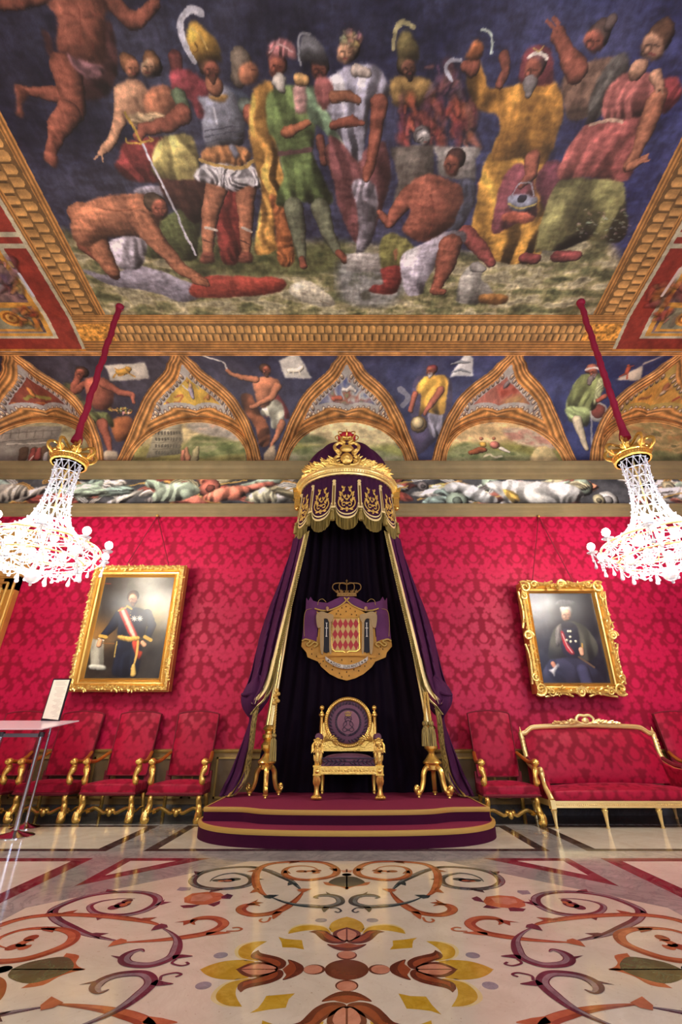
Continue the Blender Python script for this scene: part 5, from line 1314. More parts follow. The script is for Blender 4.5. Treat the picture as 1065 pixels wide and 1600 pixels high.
# ---- long side drapes
def drape(sd):
    X = lambda x: 541.5+sd*(541.5-x)          # left-hand outline, mirrored for the right
    inn = [(483, 830, 6.95), (476, 862, 6.93), (466, 905, 6.90), (456, 948, 6.88), (446, 990, 6.86), (437, 1030, 6.84), (430, 1060, 6.83), (423, 1079, 6.82), (412, 1094, 6.81), (401, 1104, 6.80)]
    out = [(459, 842, 7.38), (450, 872, 7.36), (436, 912, 7.34), (422, 948, 7.32), (410, 985, 7.30), (400, 1018, 7.27), (392, 1048, 7.22), (384, 1072, 7.15), (380, 1088, 7.05), (390, 1100, 6.95)]
    I = [P3(X(x), y, Y) for x, y, Y in inn]; O = [P3(X(x), y, Y) for x, y, Y in out]
    I = bez(I, 4); O = bez(O, 4); n = len(I); rows = []
    NC = 40
    def pt(k, s, off=0):
        a, b = I[k], O[k]; t = k/(n-1); p = a.lerp(b, s)
        amp = (.05+.05*math.sin(PI*t))*min(1, (s*2.4)**2)*(1-s*.3)
        ph = 9*s**.8+1.2*math.sin(2.2*t)+s*4*t
        d = Vector((sd*-.35, -1, 0)).normalized()
        p = p+d*(amp*math.sin(ph*2)+.04*math.sin(PI*s)+off)
        return p
    for k in range(n): rows.append([pt(k, (j/NC)) for j in range(NC+1)])
    mm = MB(); mm.sheet(rows); dr = mm.build('side_drape', M_VELVET, can); q = dr.modifiers.new('thick', 'SOLIDIFY'); q.thickness = .012
    W = lambda k: (O[k]-I[k]).length
    def strip(name, m_, w0, w1, off):
        s_ = MB(); rr = []
        for k in range(n): rr.append([pt(k, (w0+(w1-w0)*q/4)/W(k), off) for q in range(5)])
        s_.sheet(rr); o = s_.build(name, m_, dr); q = o.modifiers.new('thick', 'SOLIDIFY'); q.thickness = .008
    strip('white_piping', M_BRAIDL, .005, .02, .016); strip('wine_stripe', M_WINE, .02, .09, .014); strip('gold_stripe', M_BRAIDL, .095, .19, .018)
    # fringe along the inner edge, hanging inward
    s_ = MB(); rr = []
    K2_ = 6
    for k in range((n-1)*K2_+1):
        a = min(k//K2_, n-2); f = k/K2_-a; p = pt(a, 0, .01).lerp(pt(a+1, 0, .01), f); t = k/((n-1)*K2_); L = .06+.07*t**2
        z = Vector((sd*.9, 0, -.35-.9*t**3)).normalized()*L; w = (.006 if k % 2 else -.004)
        rr.append([p+Vector((0, w, 0)), p+z*.5+Vector((0, w*1.5, 0)), p+z+Vector((0, w*2, 0))])
    s_.sheet(rr); o = s_.build('drape_fringe', M_FRINGE, dr, smooth=False); q = o.modifiers.new('thick', 'SOLIDIFY'); q.thickness = .012
    # gathered puff at the tie
    m_ = MB(); c = P3(X(391), 1086, 7.0); rows = []
    ax = Vector((0, 0, 1))
    for j in range(15):
        v = j/14; rr = []
        for i in range(49):
            a = 2*PI*i/48; R_ = math.sin(PI*v)**.7; w = 1+.10*math.sin(a*7+v*3)*math.sin(PI*v)
            rr.append(c+Vector((-sd*.05-sd*.05*(1-v)+.19*R_*w*math.cos(a), .15*R_*w*math.sin(a), .26-.56*v+.02*math.cos(a*3))))
        rows.append(rr)
    m_.sheet(rows); m_.build('gathered_puff', M_VELVET, dr)
    m_ = MB()
    m_.tube([c+Vector((-sd*.0+.02*sd*0+x, y, z)) for x, y, z in crv([(sd*.10, -.10, .0), (sd*.02, -.15, .0), (-sd*.06, -.14, .02), (-sd*.10, -.06, .04)], 5)], .022, 8); m_.build('tie_back', M_VELVET, dr)
    # lower fall
    inn2 = [(404, 1106, 6.80), (401, 1122, 6.82), (399, 1140, 6.86), (397, 1160, 6.90), (393, 1182, 6.95), (390, 1205, 7.0), (380, 1226, 6.98), (366, 1243, 6.92)]
    out2 = [(386, 1108, 7.1), (389, 1125, 7.18), (383, 1145, 7.25), (377, 1163, 7.28), (368, 1186, 7.28), (358, 1210, 7.25), (348, 1230, 7.15), (341, 1247, 6.95)]
    I2 = bez([P3(X(x), y, Y) for x, y, Y in inn2], 4); O2 = bez([P3(X(x), y, Y) for x, y, Y in out2], 4); n2 = len(I2)
    def pt2(k, s, off=0):
        t = k/(n2-1); p = I2[k].lerp(O2[k], s); d = Vector((sd*-.35, -1, 0)).normalized()
        p = p+d*((.03+.04*t)*math.sin(13*s+2*t)*min(1, s*5)+off); p.z = max(p.z, .292); return p
    mm = MB(); mm.sheet([[pt2(k, j/24) for j in range(25)] for k in range(n2)]); lf = mm.build('lower_fall', M_VELVET, dr); q = lf.modifiers.new('thick', 'SOLIDIFY'); q.thickness = .012
    def strip2(name, m_, w0, w1, off):
        s_ = MB(); s_.sheet([[pt2(k, (w0+(w1-w0)*q/4)/max((O2[k]-I2[k]).length, .1), off) for q in range(5)] for k in range(n2)]); o = s_.build(name, m_, dr); q = o.modifiers.new('thick', 'SOLIDIFY'); q.thickness = .008
    strip2('wine_stripe', M_WINE, .005, .07, .014); strip2('gold_stripe', M_BRAID, .07, .125, .018)
    s_ = MB(); rr = []
    for k in range((n2-1)*6+1):
        a = min(k//6, n2-2); f = k/6-a; p = pt2(a, 0, .01).lerp(pt2(a+1, 0, .01), f); L = .10; z = Vector((sd*.75, -.1, -.7)).normalized()*L; w = (.006 if k % 2 else -.004)
        q0 = p+z; q0.z = max(q0.z, .288)
        rr.append([p+Vector((0, w, 0)), (p+q0)*.5, q0])
    s_.sheet(rr); o = s_.build('drape_fringe', M_FRINGE, dr, smooth=False); q = o.modifiers.new('thick', 'SOLIDIFY'); q.thickness = .012
drape(1); drape(-1)
# ---------------------------------------------------------------- gilt tripod standards holding the canopy
def standard(x0, y0, lab, cx_, turn):
    t = thing('canopy_standard', lab, 'stand', (x0, y0, .286), group='gilt standards under the canopy')
    b = MB(); b.lathe([(.02, .30), (.075, .31), (.08, .36), (.115, .375), (.125, .39), (.12, .405), (.09, .43), (.06, .47), (.04, .50), (.045, .52), (.09, .56), (.095, .60), (.06, .65), (.045, .67), (.085, .69), (.085, .73), (.05, .745), (.05, .77), (.085, .80), (.075, .83), (.055, .85)], 24); base = b.build('baluster', M_GOLD, t)
    top = Vector((cx_-x0, 7.40-y0, 4.75)); s = MB(); pts = [Vector((0, 0, .85)).lerp(top, k/12) for k in range(13)]
    n = 24; rows = []
    for k, p in enumerate(pts): rows.append([p+Vector(((.052-.014*k/12)*(1-.14*(i % 2))*math.cos(2*PI*i/n), (.052-.014*k/12)*(1-.14*(i % 2))*math.sin(2*PI*i/n), 0)) for i in range(n)])
    s.sheet(rows, closed=True); s.build('fluted_shaft', M_GOLDL, t)
    for k in range(3):
        a = turn+k*2*PI/3; l = MB(); ca, sa = math.cos(a), math.sin(a)
        P = crv([(.03, .33), (.09, .33), (.135, .27), (.15, .17), (.185, .08), (.235, .055), (.265, .085), (.25, .12), (.225, .105)], 5)
        R_ = [.038-.016*i/len(P) for i in range(len(P))]
        l.tube([(r*ca, r*sa, z) for r, z in P], R_, 8); l.ball((.245*ca, .245*sa, .09), .028, 8, 6); l.lathe([(.0, 0), (.022, 0), (.02, .015), (.036, .025), (.036, .04), (.018, .045), (.02, .06)], 12, Matrix.Translation((.225*ca, .225*sa, 0)))
        for q in range(3): l.leaf((.10*ca, .10*sa, .34-.03*q), (ca*.5, sa*.5, -1), (ca, sa, .5), .10, .05)
        l.build('leg', M_GOLD, t)
    return t
standard(-1.09, 7.02, 'gilt tripod standard under the left-hand drape, slim tassel hanging beside it', -.72, math.radians(-30+180+12))
standard(1.15, 6.95, 'gilt tripod standard under the right-hand drape, partly hidden by a thick double tassel', .72, math.radians(-30-12))
def cord(name, px, y0p, y1p, Y, L, r, lab, dbl):
    top = P3(px, y0p, Y); end = P3(px, y1p, Y); end.x = top.x if not dbl else end.x
    t = thing('tassel_cord', lab, 'tassel', tuple(end), group='gold cords with tassels on the drapes')
    for i in range(2 if dbl else 1):
        dx = (i-.5)*.075 if dbl else 0; h = (top-end); m = MB(); n = 60
        for q in range(2): m.tube([Vector((dx*(1-k/n*.6)+.008*math.cos(k*.9+q*PI), .008*math.sin(k*.9+q*PI), h.z*k/n)) for k in range(n+1)], .011, 6)
        m.build('cord', M_BRAID, t); m = MB(); tassel(m, (dx, 0, -.02), L, r, 14); m.build('tassel', M_FRINGE, t)
    if not dbl:
        m = MB()
        for q in range(6): m.ball((.03*math.sin(q*2.1), -.01, h.z-.04-.03*q), .028, 8, 6)
        m.build('knot', M_BRAID, t)
cord('cord_left', 432.5, 1076, 1147, 6.78, .30, .042, 'slim gold cord with knot and one long tassel inside the left-hand drape', False)
cord('cord_right', 668, 1082, 1128, 6.72, .27, .052, 'pair of gold cords ending in thick tassels before the right-hand standard', True)
# ---------------------------------------------------------------- coat of arms on the back curtain
YC = 7.38
def ax_(x, y, d=0): p = PY(x, y, YC); return (p[0], p[2])
S5 = lambda s: [(440+float(a)/5.325, 890+float(b)/5.325) for a, b in zip(s.split()[::2], s.split()[1::2])]
arms = thing('coat_of_arms', 'embroidered coat of arms with red lozenge shield, two robed supporters and crown on dark curtain', 'coat of arms', (0, YC, 2.5))
def plate(name, s, m_, y, th=.02, parent=None, smooth=True, mir=False, n=4):
    P = S5(s) if isinstance(s, str) else s
    if mir: P = P+[(2*541.3-x, y_) for x, y_ in P[::-1]]
    Q = [ax_(*p) for p in P]
    if smooth: Q = crv(Q, n, True)
    mm = MB(); mm.prism([(x, z-2.5) for x, z in Q], -y, -y+th); return mm.build(name, m_, parent or arms, smooth=False)
M_ERM = mat('gold_ermine_lining', (206, 148, 50), .6, bump=.3, bscale=25, var=.22, vscale=9, sheen=.1); M_LIL = mat('violet_mantle_velvet', (104, 40, 92), .7, sheen=.3, bump=.4, bscale=12, var=.3, vscale=7)
man = plate('mantle', '200 560 170 575 163 640 205 690 215 730 300 765 330 810 400 870 470 905 535 922', M_ERM, .01, mir=True, smooth=False)
m_ = plate('mantle_velvet', '535 285 500 310 440 345 330 350 290 348 300 480 290 600 240 580 170 600 180 480 200 330 205 235 222 262 240 228 262 262 290 270 380 280 440 250 480 232 535 225', M_LIL, .02, mir=True, smooth=False)
plate('ermine_field', '535 720 300 740 290 700 335 690 300 560 310 450 290 350 360 380 430 340 490 300 535 285', M_ERM, .035, mir=True, smooth=False)
gb = MB()
for s in (-1, 1):
    Q = crv([ax_(541.3+s*(x-541.3), y) for x, y in S5('275 330 330 345 390 345 460 320 510 290 560 240')], 6); gb.tube([(x, -.05, z-2.5) for x, z in Q], .014, 6)
    for a in ('300 300 310 262 340 250 370 275', '190 560 185 450 200 350 250 330'):
        Q = crv([ax_(541.3+s*(x-541.3), y) for x, y in S5(a)], 6); gb.tube([(x, -.04, z-2.5) for x, z in Q], .004, 5)
    Q = crv([ax_(541.3+s*(x-541.3), y) for x, y in S5('170 600 200 585 240 600 210 625 230 640 270 610 300 625 270 650')], 6); gb.tube([(x, -.05, z-2.5) for x, z in Q], .016, 6)
gb.build('gold_cord_border', M_BRAID, arms)
em = MB(); rs = random.Random(2)
for x, y in S5('470 345 500 320 535 310 570 325 610 350 455 370 490 375 535 350 580 375 620 380 320 780 370 800 420 830 480 860 540 850 600 830 650 800 700 770 740 740 430 800 560 880 500 890 250 700 290 720 820 640 840 660 780 700 810 700 690 800 500 750 580 760 250 660 345 760 640 840'):
    X, Z = ax_(x, y); Z -= 2.5; yy = -.041 if y < 965 else -.016
    em.add([(X-.006, yy, Z+.005), (X+.006, yy, Z+.005), (X+.008, yy, Z-.022), (X, yy, Z-.012), (X-.008, yy, Z-.022), (X, yy-.006, Z-.004)], [(0, 1, 5), (1, 2, 5), (2, 3, 5), (3, 4, 5), (4, 0, 5)])
tag(em.build('ermine_tails', mat('ermine_tail_black', (60, 34, 16), .7), man), kind='stuff')
# shield
sh = plate('shield', '425 412 535 400 640 412 645 660 620 680 560 680 535 695 510 680 445 680 420 660', M_ERM, .05, smooth=False)
mm = MB()
Q = [ax_(*p) for p in S5('418 408 640 408 648 665 620 685 560 684 535 700 510 684 445 685 417 665')]
mm.tube([(x, -.052, z-2.5) for x, z in Q], .009, 6, closed=True); mm.build('shield_rim', M_GOLD, sh)
wv = MB(); rl = MB(); x0, z0 = ax_(*S5('424 415')[0]); x1, z1 = ax_(*S5('640 676')[0]); z0 -= 2.5; z1 -= 2.5
wv.box(x0, -.056, z1, x1, -.05, z0); wv.build('pale_field', mat('pale_shield_silk', (206, 170, 100), .6, var=.1), sh, smooth=False)
cw = (x1-x0)/5; ch = (z0-z1)/3
for i in range(5):
    for j in range(3):
        cx_, cz = x0+cw*(i+.5), z1+ch*(j+.5); rl.prism([(cx_-cw*.5, cz), (cx_, cz-ch*.5), (cx_+cw*.5, cz), (cx_, cz+ch*.5)], -.060, -.056)
rl.build('red_lozenges', mat('red_lozenge_silk', (176, 40, 44), .6, var=.1), sh, smooth=False)
# supporters: two robed figures
for s in (-1, 1):
    fx = lambda x, y: ax_(541.3+s*(x-541.3), y)
    def pp(st): return [fx(*p) for p in S5(st)]
    b = MB(); 
    rob = crv([(x, z-2.5) for x, z in pp('345 400 375 385 410 400 400 450 395 600 398 685 350 688 345 600 350 450')], 4, True); b.prism(rob, -.075, -.04); sp = b.build('supporter', mat('black_habit', (22, 20, 26), .7, var=.2) if 'black_habit' not in bpy.data.materials else bpy.data.materials['black_habit'], arms, smooth=False)
    b = MB(); b.prism(crv([(x, z-2.5) for x, z in pp('330 400 350 390 352 500 348 690 330 700 320 600 325 480')], 4, True), -.082, -.04); b.prism(crv([(x, z-2.5) for x, z in pp('395 390 415 400 412 500 415 690 398 690 396 560')], 4, True), -.082, -.04)
    b.prism(crv([(x, z-2.5) for x, z in pp('290 390 330 360 385 375 430 390 425 430 400 455 380 420 345 425 330 480 300 490')], 4, True), -.095, -.05); b.build('habit_sleeve', mat('buff_cloak', (176, 146, 96), .6, bump=.5, bscale=20, var=.2) if 'buff_cloak' not in bpy.data.materials else bpy.data.materials['buff_cloak'], sp, smooth=False)
    b = MB(); hx, hz = fx(*S5('380 335')[0]); hz -= 2.5; b.ball((hx, -.085, hz), .032, 12, 9, (.85, .8, 1.15)); b.ball((hx, -.112, hz-.004), .007, 6, 4)
    for e in (-1, 1): b.ball((hx+e*.011, -.108, hz+.006), .005, 6, 4)
    b.ball((hx, -.10, hz-.028), .018, 8, 6, (1, .8, 1.2)); b.build('supporter_head', mat('carved_flesh', (196, 150, 104), .6) if 'carved_flesh' not in bpy.data.materials else bpy.data.materials['carved_flesh'], sp)
    c = MB(); cx_, cz = fx(*S5('374 495')[0]); cz -= 2.5
    c.box(cx_-.006, -.081, cz-.13, cx_+.006, -.075, cz+.08); c.box(cx_-.022, -.081, cz-.006, cx_+.022, -.075, cz+.006)
    for dz, w_ in ((.08, .014), (-.13, .014)): c.box(cx_-w_, -.081, cz+dz-.006, cx_+w_, -.075, cz+dz+.006)
    c.build('white_cross', mat('white_silk', (226, 220, 206), .5) if 'white_silk' not in bpy.data.materials else bpy.data.materials['white_silk'], sp, smooth=False)
# scroll with motto
def arc(u, r): # u -1..1 along the scroll
    x = 541.3+u*33; y = 890+(712+u*0)/5.325+0; q = (1-u*u); return ax_(x, 1026.5+q*13.5+r)
mm = MB(); rows = []
for r in (0, 6.2):
    rows.append([(arc(u, r)[0], -.075, arc(u, r)[1]-2.5) for u in np.linspace(-1, 1, 25)])
mm.sheet(rows); o = mm.build('motto_scroll', mat('white_ribbon', (216, 206, 186), .6), arms); q = o.modifiers.new('thick', 'SOLIDIFY'); q.thickness = .01; q.offset = 0
def text(s, name, size, loc, rot, matl, parent, ext=.002):
    cu = bpy.data.curves.new(name, 'FONT'); cu.body = s; cu.size = size; cu.extrude = ext; cu.align_x = 'CENTER'; cu.align_y = 'CENTER'
    tmp = bpy.data.objects.new(name, cu); COL.objects.link(tmp); dg = bpy.context.evaluated_depsgraph_get(); me = bpy.data.meshes.new_from_object(tmp.evaluated_get(dg)); bpy.data.objects.remove(tmp)
    ob = link(name, me, parent, matl, smooth=False); ob.location = loc; ob.rotation_euler = rot; return ob
M_INK = mat('dark_thread', (60, 40, 34), .7)
tx = 'DEO JUVANTE'; bm_ = MB(); bmesh_ = bmesh.new()
for i, chh in enumerate(tx):
    if chh == ' ': continue
    u = (i-5)/5*.60; X, Z = arc(u, 3.1); dx = arc(u+.05, 3.1)[0]-arc(u-.05, 3.1)[0]; dz = arc(u+.05, 3.1)[1]-arc(u-.05, 3.1)[1]
    ob = text(chh, 'motto_letter', .058, (0, 0, 0), (0, 0, 0), None, None); M = Matrix.Translation((X, -.083, Z-2.5)) @ Matrix.Rotation(-math.atan2(dz, dx), 4, 'Y') @ Matrix.Rotation(PI/2, 4, 'X')
    ob.data.transform(M); bmesh_.from_mesh(ob.data); bpy.data.objects.remove(ob)
me = bpy.data.meshes.new('motto_lettering'); bmesh_.to_mesh(me); bmesh_.free(); link('motto_lettering', me, o, M_INK, smooth=False)
mm = MB()
for u in (-.86, -.72, .72, .86):
    X, Z = arc(u, 3.1); Z -= 2.5; mm.box(X-.014, -.084, Z-.005, X+.014, -.08, Z+.005); mm.box(X-.005, -.084, Z-.014, X+.005, -.08, Z+.014)
tag(mm.build('scroll_crosses', M_INK, o, smooth=False), kind='stuff')
mm = MB(); x, z = ax_(*S5('535 712')[0])
mm.box(-.30, -.07, z-2.5-.02, .30, -.03, z-2.5+.03); mm.build('plinth', M_ERM, arms, smooth=False)
# crown above
cr = MB(); X0, Z0 = ax_(541.3, 933); Z0 -= 2.5
cr.prism([(-.21, Z0), (.21, Z0), (.20, Z0+.06), (-.20, Z0+.06)], -.06, -.03)
for k in range(7): cr.ball((-.18+.06*k, -.062, Z0+.03), .012, 6, 4)
for x1 in (-.26, -.14, 0, .14, .26):
    P = crv([(x1*.75, Z0+.06), (x1*1.15, Z0+.13), (x1*1.05, Z0+.21), (x1*.45, Z0+.225), (0, Z0+.20)], 5); cr.tube([(x, -.05-.02*(1-abs(x1)*3), z) for x, z in P], .011, 6)
    for k in range(3): cr.leaf((x1*.8, -.055, Z0+.055), (k-1, 0, 1), (0, -1, 0), .06, .03)
cr.ball((0, -.05, Z0+.225), .022, 8, 6); cr.box(-.005, -.055, Z0+.235, .005, -.045, Z0+.29); cr.box(-.02, -.055, Z0+.262, .02, -.045, Z0+.272)
cr.v = [(a*.78, b, c) for a, b, c in cr.v]; cr.build('arms_crown', mat('tarnished_gold_thread', (150, 112, 56), .5, metal=.4, bump=.5, bscale=60), arms)
# ---------------------------------------------------------------- throne
th = thing('throne', 'gilt armchair with round violet back, lion-headed arms and clawed feet on the dais', 'throne', (.02, 6.66, .285))
M_TV = mat('violet_tapestry', (104, 64, 84), .7, sheen=.3, var=.1); M_TVD = mat('dark_violet_leaf_embroidery', (50, 32, 52), .6, sheen=.2, var=.2); M_TVL = mat('mauve_silk_centre', (128, 82, 96), .6, sheen=.3)
for s in (-1, 1):
    l = MB(); x = s*.40
    P = [(0, .03, .030), (0, .05, .034), (.0, .09, .022), (0, .15, .026), (0, .21, .036), (0, .26, .040)]
    l.tube([(x, y, z) for y, z, r in P], [r for y, z, r in P], 12)
    for k in range(4): l.ball((x-.036+.024*k, -.035, .022), .022, 8, 6, (.8, 1.3, 1))
    l.ball((x, 0, .03), .045, 10, 6, (1, 1, .6))
    for k in range(3): l.leaf((x+(k-1)*.014, -.034, .26), ((k-1)*.1, .05, -1), (0, -1, 0), .11, .035, bend=.03)
    l.v = [(x+(a-x)*1.3, b*1.15, c) for a, b, c in l.v]; l.build('front_leg', M_GOLD, th)
    l = MB(); l.box(x-.045, -.04, .265, x+.045, .05, .365); l.box(x-.052, -.047, .355, x+.052, .057, .375); l.box(x-.052, -.047, .262, x+.052, .057, .275); l.lathe([(.03, 0), (.026, .012), (.012, .018), (0, .02)], 12, Matrix.Translation((x, -.04, .31)) @ Matrix.Rotation(PI/2, 4, 'X')); l.build('leg_block', M_GOLD, th)
    l = MB(); l.lathe([(.022, 0), (.02, .02), (.03, .03), (.022, .05), (.030, .22), (.034, .25), (.03, .28)], 16, Matrix.Translation((s*.36, .66, 0)), flute=.12, nf=8); l.build('rear_leg', M_GOLD, th)
    # lion arm support
    l = MB(); l.tube(crv([(x, .02, .37), (x, -.01, .43), (x, -.015, .50), (x, .0, .56), (x, .01, .60)], 4), [.042-.010*math.sin(PI*i/16) for i in range(17)], 12)
    for k in range(5): l.leaf((x+(k-2)*.014, -.032, .41), ((k-2)*.1, .02, 1), (0, -1, 0), .09, .026, bend=.05)
    for k in range(5): l.leaf((x+(k-2)*.014, -.040, .585), ((k-2)*.15, 0, -1), (0, -1, 0), .08, .024, bend=.03)
    bd = l.build('lion_support', M_GOLDC, th)
    h = MB(); c = Vector((x, -.02, .625)); h.ball(c, .052, 14, 10, (1, 1, 1.05)); h.ball(c+Vector((0, -.048, -.018)), .026, 10, 8, (1.1, .9, .9)); h.ball(c+Vector((0, -.07, -.008)), .010, 8, 5); h.ball(c+Vector((0, -.05, -.042)), .017, 8, 5)
    for e in (-1, 1):
        h.ball(c+Vector((e*.02, -.046, .012)), .009, 8, 5); h.ball(c+Vector((e*.02, -.04, .026)), .013, 8, 5, (1.3, 1, .5)); h.ball(c+Vector((e*.042, -.005, .038)), .015, 8, 5)
        for k in range(6): h.leaf(c+Vector((e*.046, -.02, .02-.016*k)), (e*.4, .1, -1), (e, -.4, 0), .06, .022)
    h.build('lion_head', M_GOLDC, bd)
    a = MB(); a.tube(crv([(x, .0, .665), (x, .15, .675), (x*.97, .32, .67), (x*.95, .50, .66)], 5), [.030]*16, 10); ar = a.build('arm_rest', M_GOLD, th)
    a = MB(); a.tube(crv([(x, .03, .70), (x, .15, .705), (x*.97, .30, .70), (x*.96, .42, .69)], 5), [.040]*4+[.045]*8+[.038]*4, 12); a.build('arm_pad', M_TV, ar)
    # back post with ball finial
    p = MB(); y = .57
    p.lathe([(.030, .36), (.034, .40), (.028, .44), (.032, .62), (.026, .66), (.030, .80), (.024, .95), (.030, .97), (.044, .98), (.044, 1.0), (.030, 1.01), (.026, 1.03), (.012, 1.04), (.012, 1.05)], 18, Matrix.Translation((s*.385, y, 0)), flute=.05, nf=9)
    po = p.build('back_post', M_GOLD, th); b = MB(); b.ball((s*.385, y, 1.085), .036, 14, 10); b.build('finial', M_GOLD, po)
r = MB(); r.box(-.36, -.035, .275, .36, .0, .365); r.box(-.36, -.045, .345, .36, .0, .36); r.box(-.36, -.045, .28, .36, .0, .292)
for s in (-1, 1): r.box(s*.36-.02, 0, .275, s*.36+.02, .66, .36)
r.box(-.36, .63, .275, .36, .67, .36)
for k in range(17): r.ball((-.32+.04*k, -.037, .318), .015, 6, 5, (1, .5, .8))
r.build('seat_rail', M_GOLDC, th)
c = MB(); rows = []
for j in range(13):
    v = j/12; rr = []
    for i in range(25):
        u = i/12-1; y = -.03+.66*v; e = (1-abs(u)**6)*(1-abs(2*v-1)**6); z = .37+.10*e**.35+.035*(1-u*u)*math.sin(PI*min(1, v+.1)); rr.append((u*.355, y, z))
    rows.append(rr)
c.sheet(rows); c.box(-.352, -.028, .36, .352, .62, .375); se = c.build('seat_cushion', M_TV, th)
f = MB()
for k in range(22):
    x = -.29+.58*k/21; s = 1 if x > 0 else -1; f.leaf((x, -.034, .405+.006*(k % 3)), (s, 0, .7*(-1)**k), (0, -1, 0), .06, .025, bend=.02)
f.tube([(x, -.034, .415) for x in np.linspace(-.3, .3, 10)], .004, 5); f.build('leaf_embroidery', M_TVD, se)
c = MB(); c.tube([(-.345, -.03, .455), (.345, -.03, .455)], .008, 6); c.build('piping', M_TVD, se)
# round back
bk = MB(); zc_ = .895; yb = .58; Ro, Ri = .345, .295; n = 64; rows = []
for (rr_, dy) in ((Ri, 0), (Ri, -.035), (Ri+.012, -.045), (Ri+.025, -.036), (Ro-.014, -.046), (Ro, -.036), (Ro, .03), (Ri, .03)):
    rows.append([(rr_*math.sin(2*PI*k/n), yb+dy, zc_+rr_*.97*math.cos(2*PI*k/n)) for k in range(n)])
bk.sheet(rows+[rows[0]], closed=True); ringb = bk.build('back_frame', M_GOLD, th)
b = MB()
for k in range(72):
    a = 2*PI*k/72; b.ball((.320*math.sin(a), yb-.043, zc_+.31*math.cos(a)), .011, 6, 4)
b.build('back_beading', M_GOLDL, ringb)
b = MB(); b.prism([(-.37, .52), (.37, .52), (.37, .60), (-.37, .60)], yb-.035, yb+.03)
for s in (-1, 1):
    arcp = [(s*.36*1.0, .58)]+[(s*.37, .86)]+[(s*.345*math.sin(a), zc_+.335*math.cos(a)) for a in np.linspace(PI/2, PI*.93, 12)]
    b.prism(arcp, yb-.03, yb+.02)
    for k in range(10): b.leaf((s*(.34-.012*k), yb-.03, .63+.004*k), (-s*.4-.1*s*(k % 3), 0, 1-.15*k), (0, -1, 0), .12, .05)
b.build('spandrel', M_GOLDC, ringb)
u = MB(); rows = []
for k in range(11):
    q = k/10; rr_ = Ri*math.cos(q*PI/2); rows.append([(rr_*math.sin(2*PI*i/48), yb-.005-.05*math.sin(q*PI/2), zc_+rr_*.97*math.cos(2*PI*i/48)) for i in range(48)])
u.sheet(rows, closed=True); up = u.build('upholstered_back', M_TV, ringb)
def on_back(x, z): 
    r_ = min(.999, math.hypot(x, z)/Ri); return Vector((x, yb-.012-.05*math.sin(math.acos(r_)), zc_+z*.97))
u = MB(); rows = []
for q in np.linspace(0, 1, 8): rows.append([on_back(.165*q*math.sin(2*PI*i/40), .165*q*math.cos(2*PI*i/40))+Vector((0, .001, 0)) for i in range(40)])
u.sheet(rows, closed=True); u.build('centre_silk', M_TVL, up)
w_ = MB()
for k in range(34):
    a = 2*PI*k/34; s = 1 if math.sin(a) > 0 else -1
    for o in (-.024, .024):
        rr_ = .215+o; p = on_back(rr_*math.sin(a), rr_*math.cos(a)); d = Vector((s*math.cos(a)*1, 0, abs(math.sin(a)))) if True else 0
        w_.leaf(p, Vector((-s*math.cos(a)+o*34*math.sin(a), 0, s*math.sin(a)+o*34*math.cos(a))), (0, -1, 0), .062, .028, bend=.03)
w_.build('laurel_wreath', M_TVD, up)
g = MB()
for s in (-1, 1):
    for pth in ([(0, .06), (.04, .03), (.02, -.03), (.06, -.07), (.08, -.11), (.04, -.13), (.01, -.09)], [(0, .02), (.05, .0), (.07, -.05), (.03, -.09), (-.02, -.12)], [(.0, .05), (.03, .08), (.05, .04), (.02, .0)]):
        g.tube([on_back(s*x, z-.0)+Vector((0, -.004, 0)) for x, z in crv(pth, 5)], .004, 5)
g.build('monogram', M_TVD, up)
g = MB(); g.tube([on_back(x, .085)+Vector((0, -.004, 0)) for x in np.linspace(-.035, .035, 5)], .007, 5)
for x in (-.045, -.022, 0, .022, .045): g.tube([on_back(x*.7, .09)+Vector((0, -.004, 0)), on_back(x*1.1, .125)+Vector((0, -.004, 0)), on_back(0, .14)+Vector((0, -.004, 0))], .004, 5)
g.build('monogram_crown', M_BRAID, up)
